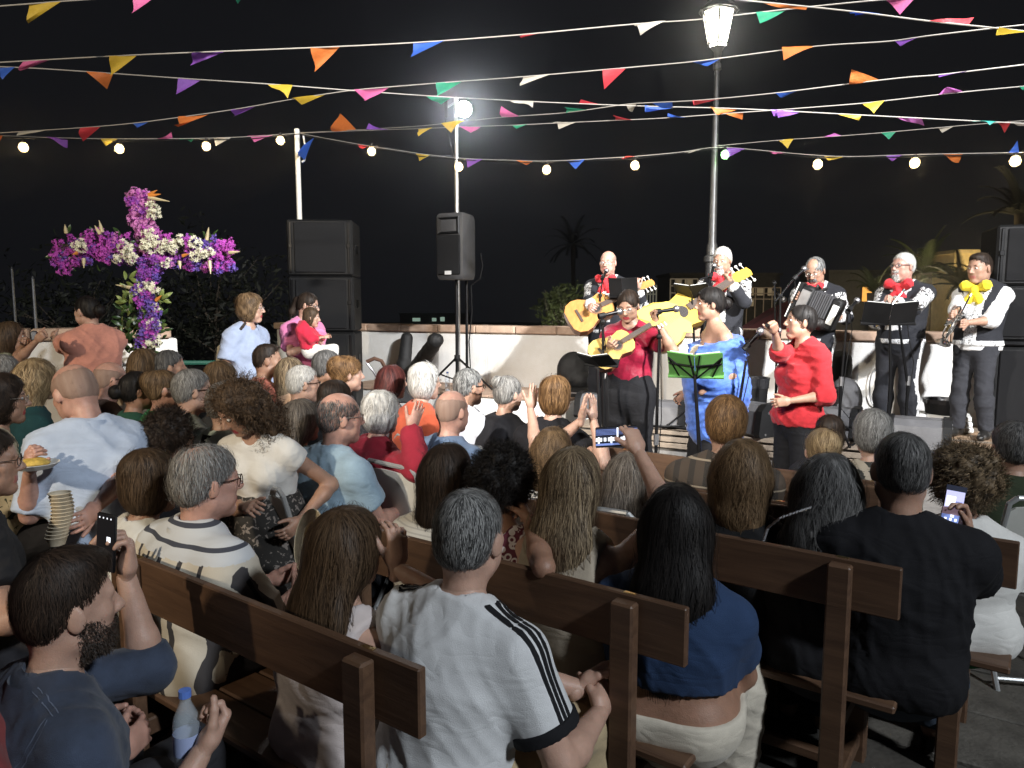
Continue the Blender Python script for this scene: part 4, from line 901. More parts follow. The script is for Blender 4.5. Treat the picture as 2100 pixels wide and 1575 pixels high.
MB().cyl((wp.x, wp.y, .15), (wp.x, wp.y, wt_.z), .036, .033, 10).build('pole', M_WHITEPAINT, t, smooth=True); MB().cyl((wp.x, wp.y, wt_.z), (wp.x, wp.y, wt_.z + .035), .038, .03, 10).build('pole_cap', M_WHITEPAINT, t); MB().tube([A(622, 278, 9.86), A(628, 312, 9.86), A(624, 330, 9.86), A(619, 332, 9.86)], .012, 6).build('hook', M_WHITEPAINT, t)

FLAGC = {'y': (.72, .50, .05), 'p': (.75, .16, .40), 'g': (.03, .36, .20), 'v': (.26, .09, .50), 'o': (.78, .22, .05), 'b': (.04, .13, .58), 'r': (.66, .05, .07), 'w': (.62, .58, .50), 'm': (.75, .22, .70), 't': (.06, .45, .38)}
def flag_mat(k):
    key = 'flag_' + k
    if key in MATS: return MATS[key]
    m = mat(key, tuple(c * .85 for c in FLAGC[k]), .55, var=.10, vscale=25, bump=.3, bscale=80); nt = m.node_tree; p = nt.nodes['Principled BSDF']; out = nt.nodes['Material Output']
    tl = nt.nodes.new('ShaderNodeBsdfTranslucent'); tl.inputs[0].default_value = (*FLAGC[k], 1); mx = nt.nodes.new('ShaderNodeMixShader'); mx.inputs[0].default_value = .4
    nt.links.new(p.outputs[0], mx.inputs[1]); nt.links.new(tl.outputs[0], mx.inputs[2]); nt.links.new(mx.outputs[0], out.inputs[0]); return m
M_CORD = mat('white_cord', (.36, .34, .31), .7)
def interp(pts, x):
    for i in range(len(pts) - 1):
        if pts[i][0] <= x <= pts[i + 1][0] or i == len(pts) - 2:
            t = (x - pts[i][0]) / (pts[i + 1][0] - pts[i][0]); return tuple(pts[i][k] + (pts[i + 1][k] - pts[i][k]) * t for k in range(3))
def bunting(label, pts, flags, r=.0034, bulbs=None, cable_off=None):
    """pts: (px, py, Y) along the string; flags: (colour, px0, px1, tip_px, tip_py)"""
    pts = list(pts)
    def ext(p, q, w): k = w / math.hypot(p[0] - q[0], p[1] - q[1]); return (p[0] + (p[0] - q[0]) * k, p[1] + (p[1] - q[1]) * k, max(2.0, p[2] + (p[2] - q[2]) * k * .5))
    if pts[0][0] < 0 or pts[0][1] < 0: pts.insert(0, ext(pts[0], pts[1], 700))
    if pts[-1][0] > 2100 or pts[-1][1] < 0: pts.append(ext(pts[-1], pts[-2], 700))
    a = A(*pts[0]); name = 'bulb_string' if bulbs else 'bunting'; t = thing(name, label, 'string lights' if bulbs else 'bunting', a, 0, 'bunting strings overhead' if not bulbs else 'bulb strings across the back')
    cp_ = []
    for i in range(len(pts) - 1):
        for q in range(4): s_ = q / 4; cp_.append(tuple(pts[i][k] + (pts[i + 1][k] - pts[i][k]) * s_ for k in range(3)))
    cp_.append(pts[-1]); cv = [A(*q) for q in cp_]
    for _ in range(2): cv = [cv[0]] + [(cv[i - 1] + cv[i] * 2 + cv[i + 1]) / 4 for i in range(1, len(cv) - 1)] + [cv[-1]]
    MB().tube(cv, r, 5).build('cord', M_CORD, t, smooth=True)
    rr = random.Random(int(pts[0][1]) + len(flags))
    for (k, x0, x1, tx, ty) in flags:
        p0 = interp(pts, x0); p1 = interp(pts, x1); Ym = (p0[2] + p1[2]) / 2; P0 = A(*p0); P1 = A(*p1); T = A(tx, ty, Ym + rr.uniform(-.06, .06)); n = 5; vs = []; side = (P1 - P0).cross(T - P0); side = side.normalized() if side.length > 1e-6 else Vector((0, 1, 0)); ph = rr.random() * 6; amp = (P1 - P0).length * rr.uniform(.10, .24)
        for j in range(n + 1):
            s_ = j / n
            for i in range(n + 1 - j):
                q = i / max(n - j, 1); p = P0.lerp(P1, q).lerp(T, s_) if n - j > 0 else T.copy()
                vs.append(p + side * amp * math.sin(ph + 3.2 * q * (1 - s_) + 4.2 * s_) * (.25 + s_))
        fs = []; st = [0]
        for j in range(n + 1): st.append(st[-1] + n + 1 - j)
        for j in range(n):
            for i in range(n - j):
                fs.append((st[j] + i, st[j] + i + 1, st[j + 1] + i))
                if i < n - j - 1: fs.append((st[j] + i + 1, st[j + 1] + i + 1, st[j + 1] + i))
        f = MB(); f.add(vs, fs); f.build('pennant', flag_mat(k), t, smooth=True, recalc=False)
    if bulbs:
        cab = [A(pts[i][0], pts[i][1] + (5 if i % 2 else 2), pts[i][2]) for i in range(len(pts))]; MB().tube(cab, .006, 5).build('cable', M_BLACK, t)
        for (bx, by, *bc) in bulbs:
            q = interp(pts, bx); c = A(bx, by, q[2]); top = A(bx, by - 12, q[2])
            MB().cyl(top + UP * .02, c + UP * .045, .018, .02, 8).build('socket', M_BLACK, t); gb = MB().lathe([(0.0, -.062), (.026, -.057), (.046, -.036), (.053, -.008), (.045, .024), (.027, .044), (.018, .052)], c, 14).build('bulb', E_GLOBE if not bc else bc[1], t, smooth=True); fl_ = MB().lathe([(0.0, -.042), (.02, -.038), (.033, -.02), (.033, .005), (.018, .028), (0, .034)], c, 12).build('filament', E_BULB if not bc else bc[0], t, smooth=True); fl_.parent = gb; lamp_light('bulb_light', c - UP * .004, 30 if not bc else 22, (1.0, .74, .38) if not bc else (.6, 1.0, .5), .037)
    return t
E_GREENB = emit('bulb_glow_green', (.65, 1.0, .55), 40.0); E_GREENG = mat('bulb_globe_green', (.5, .9, .5), .2, emis=(.4, 1.0, .35), estr=.55, alpha=.5)
bunting('bunting string cutting the top left corner with yellow and pink pennants', [(-20, 14, 4.2), (200, -3, 4.2), (330, -8, 4.2), (600, -12, 4.3)], [('y', 58, 126, 60, 47), ('p', 272, 318, 272, 31), ('g', 480, 500, 487, 9)])
bunting('high bunting string rising from left edge to the lantern with purple, orange and blue pennants', [(-20, 129, 4.7), (280, 112, 4.6), (640, 98, 4.5), (850, 88, 4.4), (1065, 72, 4.3), (1310, 48, 4.3), (1430, 41, 4.2), (1560, 25, 4.1), (1660, 14, 4.0), (1790, 1, 3.8), (1900, -8, 3.7)],
        [('p', 48, 105, 36, 149), ('y', 225, 282, 224, 155), ('v', 395, 462, 388, 135), ('o', 638, 696, 643, 147), ('b', 847, 912, 845, 124), ('r', 1066, 1130, 1072, 82), ('w', 1300, 1366, 1313, 71), ('g', 1550, 1612, 1560, 45), ('p', 1815, 1878, 1846, 27)])
bunting('bunting string descending across the top right corner with orange, blue and pink pennants', [(1460, -6, 3.9), (1560, 4, 3.9), (1660, 14, 3.8), (1780, 27, 3.6), (1900, 43, 3.5), (2045, 58, 3.4), (2120, 66, 3.3)], [('o', 1562, 1656, 1650, 26), ('b', 1744, 1808, 1750, 36), ('r', 1905, 1985, 2000, 31), ('y', 2046, 2118, 2044, 72)])
bunting('long bunting string sagging from upper left to mid right with orange and yellow pennants', [(-20, 136, 5.0), (75, 140, 5.0), (180, 147, 5.1), (390, 162, 5.3), (550, 172, 5.4), (700, 184, 5.6), (880, 197, 5.8), (1060, 207, 5.9), (1290, 217, 6.0), (1500, 222, 6.0), (1620, 228, 5.9), (1900, 243, 5.7), (2120, 254, 5.4)],
        [('b', -10, 32, 12, 166), ('o', 176, 232, 217, 180), ('v', 366, 412, 360, 192), ('y', 549, 600, 590, 203), ('g', 874, 928, 905, 218), ('w', 1046, 1094, 1092, 223), ('r', 1184, 1236, 1190, 208), ('b', 1322, 1380, 1325, 222), ('o', 1455, 1512, 1480, 231), ('v', 1590, 1640, 1600, 236), ('y', 1712, 1766, 1762, 247), ('m', 1838, 1890, 1896, 262), ('t', 1990, 2044, 2030, 256), ('w', 2078, 2110, 2100, 262)])
bunting('bunting string climbing from the left bulbs to top right with red and teal pennants', [(-20, 274, 6.6), (200, 260, 6.4), (300, 250, 6.3), (480, 225, 6.1), (600, 203, 5.9), (700, 188, 5.7), (740, 183, 5.6), (900, 170, 5.4), (1080, 157, 5.2), (1240, 143, 5.0), (1350, 133, 4.9), (1420, 127, 4.8), (1600, 103, 4.7), (1700, 92, 4.5), (1830, 85, 4.3), (1890, 75, 4.1), (2045, 57, 3.9), (2120, 49, 3.8)],
        [('w', 36, 94, 40, 277), ('r', 166, 206, 162, 290), ('b', 272, 304, 282, 264), ('o', 368, 426, 356, 256), ('v', 476, 522, 474, 238), ('y', 600, 668, 612, 206), ('p', 728, 796, 748, 207), ('g', 895, 946, 893, 196), ('w', 1072, 1130, 1068, 178), ('r', 1236, 1285, 1238, 182), ('b', 1420, 1480, 1450, 136), ('o', 1603, 1672, 1606, 109), ('v', 1835, 1886, 1850, 97)])
bunting('bunting string from the white pole up to the right edge with maroon and orange pennants', [(615, 272, 9.7), (760, 265, 8.4), (870, 258, 7.8), (960, 248, 7.2), (1030, 240, 6.9), (1160, 232, 6.4), (1260, 217, 6.1), (1300, 212, 6.0), (1420, 207, 5.6), (1500, 200, 5.4), (1600, 190, 5.2), (1740, 172, 5.0), (1860, 158, 4.8), (1925, 154, 4.7), (2120, 130, 4.4)],
        [('o', 684, 728, 682, 240), ('v', 757, 800, 758, 250), ('y', 908, 954, 918, 266), ('p', 1028, 1066, 1026, 221), ('g', 1160, 1206, 1161, 217), ('w', 1283, 1306, 1296, 231), ('b', 1330, 1380, 1380, 220), ('r', 1420, 1478, 1424, 212), ('b', 1590, 1636, 1614, 199), ('o', 1742, 1802, 1744, 150), ('v', 1925, 1984, 1927, 163)])
bunting('low bunting string passing under the floodlight to the right edge with yellow and pink pennants', [(615, 273, 9.65), (760, 267, 9.2), (860, 264, 8.6), (950, 260, 8.0), (1050, 257, 7.6), (1150, 252, 7.3), (1260, 247, 7.0), (1370, 242, 6.7), (1500, 232, 6.4), (1600, 225, 6.2), (1770, 212, 5.9), (1830, 205, 5.8), (1925, 194, 5.6), (2000, 186, 5.5), (2120, 175, 5.3)],
        [('y', 857, 888, 860, 282), ('p', 944, 984, 962, 270), ('g', 1050, 1082, 1062, 267), ('w', 1132, 1180, 1150, 256), ('r', 1262, 1298, 1260, 230), ('b', 1372, 1408, 1370, 230), ('o', 1488, 1524, 1520, 246), ('v', 1580, 1630, 1590, 232), ('y', 1768, 1814, 1792, 233), ('m', 1925, 1976, 1955, 175), ('g', 2090, 2115, 2100, 185)])
bunting('string of warm bulbs and pennants between the left edge and the white pole', [(-20, 277, 8.6), (120, 283, 8.8), (250, 285, 9.0), (400, 284, 9.3), (500, 281, 9.5), (615, 273, 9.75)], [('o', -12, 6, -2, 297), ('v', 94, 138, 136, 298), ('y', 206, 242, 216, 298), ('p', 320, 354, 352, 274), ('g', 366, 400, 392, 292), ('w', 438, 474, 442, 296), ('p', 505, 560, 520, 284)], bulbs=[(48, 301), (245, 304), (423, 299), (575, 287)])
bunting('string of warm bulbs and pennants between the white pole, lamp post and right edge', [(617, 274, 9.75), (680, 286, 9.6), (760, 300, 9.5), (860, 315, 9.4), (940, 325, 9.3), (1060, 329, 9.2), (1120, 331, 9.15), (1290, 322, 9.1), (1400, 312, 9.1), (1470, 300, 9.15), (1560, 308, 8.9), (1650, 317, 8.6), (1740, 322, 8.4), (1860, 317, 8.1), (2120, 312, 7.6)],
        [('b', 616, 648, 630, 293), ('r', 733, 756, 742, 306), ('y', 852, 882, 862, 331), ('v', 955, 990, 960, 344), ('o', 1058, 1093, 1080, 338), ('b', 1161, 1199, 1180, 346), ('r', 1275, 1304, 1283, 326), ('w', 1404, 1446, 1410, 317), ('v', 1486, 1528, 1490, 324), ('p', 1576, 1614, 1600, 316), ('y', 1690, 1730, 1706, 333), ('v', 1816, 1850, 1830, 331), ('o', 1932, 1974, 1966, 334), ('b', 2068, 2090, 2086, 290)],
        bulbs=[(762, 309), (941, 341), (1121, 347), (1302, 338), (1487, 316, E_GREENB, E_GREENG), (1677, 336), (1876, 333), (2082, 329)])
bunting('short bunting string from the lamp post towards right with pink, green and white pennants', [(1470, 299, 9.15), (1600, 287, 8.8), (1680, 282, 8.5), (1800, 273, 8.2), (1900, 264, 7.9), (2000, 255, 7.6), (2120, 246, 7.2)], [('y', 1596, 1628, 1614, 303), ('m', 1690, 1727, 1710, 272), ('g', 1806, 1838, 1822, 284), ('w', 1916, 1956, 1934, 269), ('r', 2045, 2074, 2062, 270)])
# ------------------------------------------------------------------ benches and folding chairs
M_BENCH = wood_mat('bench_wood', (.060, .031, .018), (.145, .080, .045), 0, 2.2, .52, .3); M_BRASS = mat('brass', (.8, .62, .3), .3, 1.0)
BA = R_(36)
def bench(label, right_end, length, z_top=.90, ang=BA, posts=(.12,), group='wooden benches'):
    """right_end: world point of the top right corner of the backrest"""
    bu = Vector((math.cos(ang), -math.sin(ang), 0)); bn = Vector((math.sin(ang), math.cos(ang), 0)); b = Vector((right_end.x, right_end.y, 0))
    t = thing('bench', label, 'bench', b - bu * length / 2, -ang, group); M0 = root_m(t)
    L = length / 2
    def bx(name, x0, x1, y0, y1, z0, z1, bev=.006, mt=M_BENCH):
        m = MB(); m.box(((x0 + x1) / 2, (y0 + y1) / 2, (z0 + z1) / 2), ((x1 - x0) / 2, 0, 0), (0, (y1 - y0) / 2, 0), (0, 0, (z1 - z0) / 2), bev=bev); o = m.build(name, mt); o.parent = t; return o
    # +y is towards the stage; the back board leans a little to -y
    br = bx('back_board', -L, L, -.012, .014, z_top - .165, z_top, .004)
    for x in (-L + .17, L - .17) if length < 1.9 else (-L + .17, 0.0, L - .17):
        bx('post', x - .035, x + .035, -.058, -.0125, .0, z_top - .012)
        bx('front_leg', x - .035, x + .035, .36, .42, .0, .415); bx('side_rail', x - .02, x + .02, -.0115, .359, .30, .36); bx('floor_rail', x - .02, x + .02, -.0115, .359, .08, .13)
        bx('hinge_plate', x - .02, x + .02, -.0155, -.0125, z_top - .009, z_top - .002, 0, M_BRASS) if False else None
        MB_ = MB(); MB_.box((x, .0, z_top + .0012), (.018, 0, 0), (0, .007, 0), (0, 0, .001)); o = MB_.build('brass_plate', M_BRASS); o.parent = t
    for i in range(3): bx('seat_slat', -L, L, .01 + i * .145, .148 + i * .145, .418, .445)
    bx('stretcher', -L + .2, L - .2, .16, .20, .085, .125)
    return t
BN = {}
def bench_at(label, px, py, length, z_top=.90, key=None):
    p = Zp(px, py, z_top); BN[key] = p.x * math.sin(BA) + p.y * math.cos(BA); return bench(label, p, length, z_top)
def on_bench(key, px, lean, face, off=.21):
    a = (px - 1050.0) / F_PX; k = math.sin(R_(face)) * math.sin(BA) + math.cos(R_(face)) * math.cos(BA); return (BN[key] + off + lean * k) / (a * math.sin(BA) + math.cos(BA))
bench_at('nearest bench, its right end behind the man in the striped-shoulder white T-shirt', 866, 1371, 1.4, key=1)
bench_at('second bench, ending behind the woman in the blue crop top', 1411, 1247, 1.4, key=2)
bench_at('third bench, ending beside the man in the black T-shirt', 1851, 1166, 1.4, key=3)
bench_at('fourth bench at right, behind the frizzy-haired woman in white', 2092, 1112, 1.4, key=4)
bench_at('bench behind the woman with the dark grey long hair and chain strap', 1690, 1042, 1.3, key=5)
bench_at('front bench of the right block behind the blond woman with hair bun', 1880, 998, 1.6, key=6)
bench_at('bench behind the man in the plaid shirt, nearest the raised phone', 1420, 1003, 1.2, key=7)
bench(  'bench at the lower left corner that the man in the denim jacket sits on', A(170, 1690, .98), 2.0, .86)

M_CHAIR = mat('chair_plastic', (.62, .62, .58), .45, var=.06); M_CHAIRF = mat('chair_frame', (.45, .46, .46), .35, .5)
def folding_chair():
    t = thing('folding_chair', 'folding chair', 'chair', (0, 0, 0)); P = lambda nm, mb, m: (lambda o: setattr(o, 'parent', t))(mb.build(nm, m, None, True))
    bk = MB(); n = 8; vs = []
    for j in range(6):
        z = .60 + .26 * j / 5; hw = .205 - (.035 * ((j - 4) if j > 4 else 0)) - (.02 if j == 0 else 0)
        for i in range(n + 1): q = -1 + 2 * i / n; vs += [(q * hw, -.05 - .06 * (z - .6) / .26 - .03 * (1 - q * q), z - (.02 * q * q if j == 5 else 0)), (q * hw, -.05 - .06 * (z - .6) / .26 - .03 * (1 - q * q) + .012, z - (.02 * q * q if j == 5 else 0))]
    fs = []
    for j in range(5):
        for i in range(n):
            a = (j * (n + 1) + i) * 2; b = a + 2; c = a + 2 * (n + 1); d = c + 2; fs += [(a, b, d, c), (a + 1, c + 1, d + 1, b + 1)]
    for i in range(n): a = i * 2; b = a + 2; fs.append((a, a + 1, b + 1, b)); a = (5 * (n + 1) + i) * 2; b = a + 2; fs.append((a, b, b + 1, a + 1))
    bk.add(vs, fs); P('backrest', bk, M_CHAIR)
    st = MB(); st.box((0, .16, .445), (.21, 0, 0), (0, .2, 0), (0, 0, .012), bev=.011); P('seat', st, M_CHAIR)
    for q in (-1, 1):
        P('frame_tube', MB().tube([(q * .215, .40, .0), (q * .215, .12, .40), (q * .215, -.05, .60), (q * .20, -.115, .86), (q * .17, -.118, .885)], .0125, 8), M_CHAIRF); P('leg', MB().tube([(q * .19, -.12, .0), (q * .19, .10, .34), (q * .19, .22, .44)], .0125, 8), M_CHAIRF)
    P('top_tube', MB().tube([(-.17, -.118, .885), (.17, -.118, .885)], .0125, 8), M_CHAIRF); P('cross_bar', MB().cyl((-.19, -.08, .06), (.19, -.08, .06), .009, n=6), M_CHAIRF)
    return t
CHAIR0 = folding_chair(); CH_USED = [False]
def chair_at(label, px, py, Y, yaw, zt=.885):
    """px, py of the middle of the top tube"""
    p = A(px, py, Y); c = CHAIR0 if not CH_USED[0] else copy_tree(CHAIR0); CH_USED[0] = True
    a = R_(yaw); c.location = (p.x + .118 * math.sin(a), p.y + .118 * math.cos(a), 0); c.rotation_euler = (0, 0, -a); tag(c, label, 'chair', 'pale folding chairs in the crowd'); return c
def chair_for(info, label):
    c = CHAIR0 if not CH_USED[0] else copy_tree(CHAIR0); CH_USED[0] = True; a = R_(info['face']); O = info['O']
    c.location = (O[0] - math.sin(a) * .27, O[1] - math.cos(a) * .27, 0); c.rotation_euler = (0, 0, -a); tag(c, label, 'chair', 'pale folding chairs in the crowd'); return c

# ------------------------------------------------------------------ loudspeakers
def sub_stack(label, c, w, zs, yaw, depth=.62, group='black loudspeaker stacks', front_side='grille'):
    """c: ground centre of the front; zs: heights of the joints from bottom to top"""
    a = R_(yaw); f = Vector((math.sin(a), math.cos(a), 0)); r = Vector((math.cos(a), -math.sin(a), 0)); t = thing('loudspeaker_stack', label, 'loudspeaker', c, 0, group); c = Vector((c.x, c.y, 0))
    for i in range(len(zs) - 1):
        z0, z1 = zs[i] + .004, zs[i + 1] - .004; cc = c - f * depth / 2 + UP * ((z0 + z1) / 2)
        cab = MB().box(cc, r * w / 2, f * depth / 2, UP * (z1 - z0) / 2, bev=.02).build('cabinet', M_BLACK, t)
        gr = MB(); gr.box(c + f * .008 + UP * ((z0 + z1) / 2), r * (w / 2 - .085), f * .009, UP * ((z1 - z0) / 2 - .035), bev=.008); go = gr.build('grille', M_GRILLE, t); go.parent = cab
        for q in (-1, 1):
            e = MB(); e.box(c + f * .006 + r * q * (w / 2 - .045) + UP * ((z0 + z1) / 2), r * .012, f * .008, UP * ((z1 - z0) / 2 - .03), bev=.004); e.box(c + f * .010 + r * q * (w / 2 - .045) + UP * ((z0 + z1) / 2 + .02), r * .020, f * .010, UP * .025, bev=.004); eo = e.build('edge_rail', M_BLKMET, t); eo.parent = cab
        for q in (-1, 1):
            e = MB(); e.box(cc + r * q * (w / 2 + .004), r * .006, f * .09, UP * .045, bev=.004); eo = e.build('handle', M_BLKMET, t); eo.parent = cab
    return t
c1 = A(661, 700, 8.3); c1.z = 0
zz = lambda py: A(661, py, 8.3).z
sub_stack('tall black loudspeaker stack at left behind the woman in pink', Vector((c1.x, c1.y, .2)), .73, [.2, .78, zz(681), zz(566), zz(449)], 176)
c2 = A(2096, 700, 6.9); zr = lambda py: A(2050, py, 6.9).z
sub_stack('black loudspeaker stack cut by the right edge beside the young trumpeter', Vector((c2.x + .06, c2.y, .5)), .62, [.5, zr(712), zr(700), zr(585), zr(458)], 200)

def pa_speaker(label, top_c, w, h, d, yaw):
    a = R_(yaw); f = Vector((math.sin(a), math.cos(a), 0)); r = Vector((math.cos(a), -math.sin(a), 0)); t = thing('loudspeaker', label, 'loudspeaker', top_c - UP * h)
    o = top_c - UP * h / 2; sec = []
    prof = [(-.5, .36), (-.46, .46), (-.3, .5), (.3, .5), (.46, .46), (.5, .36), (.33, -.42), (.25, -.5), (-.25, -.5), (-.33, -.42)]
    vs = []; rows = [(-.5, .86), (-.47, .95), (-.42, 1), (.42, 1), (.47, .95), (.5, .86)]
    for (z, s) in rows: vs += [o + r * (x * w * s) + f * (y * d * (s if y < .3 else 1 - (1 - s) * .6)) + UP * z * h for x, y in prof]
    n = len(prof); m = MB(); m.add(vs, [(j * n + i, j * n + (i + 1) % n, (j + 1) * n + (i + 1) % n, (j + 1) * n + i) for j in range(len(rows) - 1) for i in range(n)] + [tuple(range(n))[::-1], tuple((len(rows) - 1) * n + i for i in range(n))])
    m.build('cabinet', mat('speaker_body', (.05, .05, .053), .45, var=.15, bump=.2, bscale=200), t, smooth=True)
    fc = o + f * d * .5
    m = MB(); m.box(fc - UP * h * .13 + f * .006, r * w * .40, f * .012, UP * h * .30, bev=.02); m.build('grille', M_GRILLE, t, smooth=True)
    m = MB(); hz = fc + UP * h * .31; ring = lambda s, dy: [hz + r * (x * w * .36 * s) + UP * (z * h * .12 * s) + f * dy for x, z in ((-1, -1), (1, -1), (1, 1), (-1, 1))]
    A_, B_, C_ = ring(1.08, .006), ring(1.0, .02), ring(.35, -.03); m.add([*A_, *B_, *C_], [(i, (i + 1) % 4, 4 + (i + 1) % 4, 4 + i) for i in range(4)] + [(4 + i, 4 + (i + 1) % 4, 8 + (i + 1) % 4, 8 + i) for i in range(4)] + [(8, 9, 10, 11)]); m.build('horn', M_BLKMET, t)
    m = MB(); m.box(fc - UP * h * .40 + f * .021, r * .045, f * .003, UP * .022); lo = m.build('badge', mat('badge_white', (.6, .6, .6), .5), t)
    q = o + r * (w * .44); hd = MB(); hd.box(q - f * d * .05 + UP * .03, r * .03, f * .035, UP * h * .11, bev=.01); hd.build('handle', M_BLKMET, t)
    return t
tc = A(939, 440, 9.0); sb = A(939, 574, 9.0); pa_speaker('large black loudspeaker on a tripod stand left of the band', tc, .40, tc.z - sb.z, .42, 208)
def tripod_stand(label, foot_px, top, Y, spread=.5, zb=.62, r=.02, hub=.42):
    b = A(*foot_px, Y); b.z = zb; t = thing('speaker_stand', label, 'stand', b); m = MB(); m.cyl(b + UP * .12, (b.x, b.y, top), r * 1.1, r, 10); m.build('pole', M_BLKMET, t, smooth=True)
    m = MB(); m.cyl(b + UP * (hub - .03), b + UP * (hub + .05), r * 1.8, n=10); m.cyl(b + UP * .13, b + UP * .19, r * 1.8, n=10); m.build('collar', M_BLACK, t, smooth=True)
    for i in range(3):
        w = 2 * math.pi * i / 3 + .55; d = Vector((math.cos(w), math.sin(w), 0)); l = MB(); l.tube([b + UP * hub + d * .03, b + d * spread + UP * .012], .014, 7); lo = l.build('leg', M_BLKMET, t, smooth=True)
        l = MB(); l.tube([b + UP * .16 + d * .02, b + d * spread * .5 + UP * (hub * .5 + .01)], .009, 6); l.build('brace', M_BLKMET, t)
        l = MB(); l.ball(b + d * spread + UP * .018, .018, 8, 5); fo = l.build('rubber_foot', M_BLACK, t); fo.parent = lo
    return t
tripod_stand('black tripod stand under the loudspeaker left of the band', (938, 800), sb.z + .02, 9.0)
p9 = A(958, 790, 9.3); t = thing('cable_pole', 'second thin black pole with cables close behind the speaker stand', 'stand', (p9.x, p9.y, .62)); MB().cyl((p9.x, p9.y, .64), (p9.x, p9.y, sb.z), .018, n=8).build('pole', M_BLKMET, t, smooth=True); MB().lathe([(.12, 0), (.12, .02), (.03, .04)], (p9.x, p9.y, .622), 14).build('base', M_BLKMET, t)
MB().tube([A(985, 520, 9.1), A(990, 545, 9.15), A(984, 572, 9.15), A(966, 585, 9.2), A(968, 640, 9.24), A(962, 700, 9.26), A(965, 760, 9.26)], .008, 5).build('cable', M_BLACK, t, smooth=True)

def wedge(label, px, py, Y, L, yaw, h=.34, d=.42, zb=.5, group='floor monitor wedges on the stage', pale=False):
    """px, py: middle of the wedge's foot"""
    b = A(px, py, Y); b.z = zb; a = R_(yaw); f = Vector((math.sin(a), math.cos(a), 0)); r = Vector((math.cos(a), -math.sin(a), 0)); t = thing('floor_monitor', label, 'floor monitor', b, 0, group)
    prof = [(-d * .5, .03), (-d * .44, 0), (d * .40, 0), (d * .5, .06), (d * .18, h * .93), (d * .10, h), (-d * .28, h * .97), (-d * .42, h * .78)]
    bm_ = mat('monitor_body', (.09, .09, .095), .42, var=.2, bump=.2, bscale=150)
    m = MB(); m.prism(prof, b - r * (L / 2 - .03), f, UP, r * (L - .06)); m.build('cabinet', bm_, t)
    for q in (-1, 1):
        e = MB(); pc = [(x * 1.05, z * 1.04 + .001) for x, z in prof]; e.prism(pc, b + r * q * (L / 2) - r * .032 - UP * .0 , f, UP, r * .064); eo = e.build('end_cap', M_BLACK, t)
        for (x, z) in ((-.3, .1), (.3, .1), (-.2, .75), (.12, .8)):
            e = MB(); e.cyl(b + r * q * (L / 2 + .030) + f * x * d + UP * z * h, b + r * q * (L / 2 + .038) + f * x * d + UP * z * h, .011, n=8); s_ = e.build('screw', M_STEEL, t); s_.parent = eo
    g0 = b + f * d * .36 + UP * h * .47; sl = (Vector(f) * -.32 * d + UP * h * .87).normalized(); nn = r.cross(sl).normalized() * -1; e = MB(); e.box(g0 + (nn if nn.dot(f) > 0 else -nn) * .006, r * (L / 2 - .06), sl * h * .40, (nn if nn.dot(f) > 0 else -nn) * .006, bev=.004); e.build('grille', M_GRILLE, t)
    for q in (-.3, 0, .3):
        e = MB(); e.cyl(b - f * d * .425 + r * q * L + UP * h * .45, b - f * d * .455 + r * q * L + UP * h * .45, .012, n=8); e.build('screw', M_STEEL, t)
    return t
wedge('floor monitor nearest the right front of the stage, below the horn player', 1880, 925, 6.05, .42, 30, .27, .34)
wedge('floor monitor behind the seated grey-haired heads, left of the front right one', 1698, 893, 6.65, .48, 34, .28, .36)
wedge('floor monitor between the shawl singer and the red shirt singer', 1545, 884, 6.8, .40, 60, .30, .36)
wedge('pale-topped floor monitor beside the green music stand', 1362, 862, 7.25, .40, 24, .26, .34)
wedge('floor monitor behind the woman clapping in black', 1235, 850, 7.8, .45, 30, .26, .34)

# ------------------------------------------------------------------ stands, microphones, instruments
def mic_model(t, p, d, r=.022):
    d = Vector(d).normalized(); m = MB(); m.cyl(p, p - d * .15, .016, .011, 10); mo = m.build('microphone', M_BLKMET, t, smooth=True); m = MB(); m.ball(p + d * .015, r + .006, 10, 7); g_ = m.build('mic_head', M_STEEL, t, smooth=True); g_.parent = mo; return mo
def mic_stand(label, base, knee, mic, d, zb, boom=True, group='microphone stands', tripod=True):
    t = thing('microphone_stand', label, 'microphone stand', Vector((base.x, base.y, zb)), 0, group); b = Vector((base.x, base.y, zb))
    MB().tube([b + UP * .03, b + UP * .5, knee], [.013, .013, .009], 8).build('pole', M_BLKMET, t, smooth=True); MB().cyl(b + UP * .5, b + UP * .58, .02, n=8).build('clutch', M_STEEL, t, smooth=True)
    if tripod:
        for i in range(3): w = 2.1 * i + .4; l = MB(); l.tube([b + UP * .17, b + Vector((math.cos(w) * .3, math.sin(w) * .3, .012))], .011, 6); l.build('leg', M_BLKMET, t)
    else: MB().lathe([(0, 0), (.14, 0), (.14, .02), (.02, .04)], b + UP * .002, 16).build('base', M_BLKMET, t)
    mp = mic - Vector(d).normalized() * .13
    if boom: MB().tube([knee - (mp - knee) * .35, knee, mp], .008, 6).build('boom', M_BLKMET, t, smooth=True); MB().ball(knee, .022, 8, 6).build('joint', M_BLACK, t)
    mic_model(t, mic, d); MB().cyl(mp - Vector(d).normalized() * .02, mp + Vector(d).normalized() * .03, .022, n=8).build('mic_clip', M_BLACK, t)
    MB().tube([mp, mp - UP * .18 + Vector((.03, 0, 0)), b + UP * .7 + Vector((.03, -.02, 0)), b + UP * .3 + Vector((.02, .03, 0)), b + UP * .015 + Vector((.25, -.05, 0))], .004, 5).build('cable', M_BLACK, t)
    return t
mic_stand('microphone stand rising to the mouth of the bald guitarist', A(1228, 800, 7.8), A(1231, 606, 7.75), A(1243, 557, 7.85), (.4, .8, .6), .5)
mic_stand('microphone on a boom before the white-haired guitarron player', A(1440, 780, 7.0), A(1447, 600, 7.0), A(1464, 547, 7.15), (.35, .5, .7), .5)
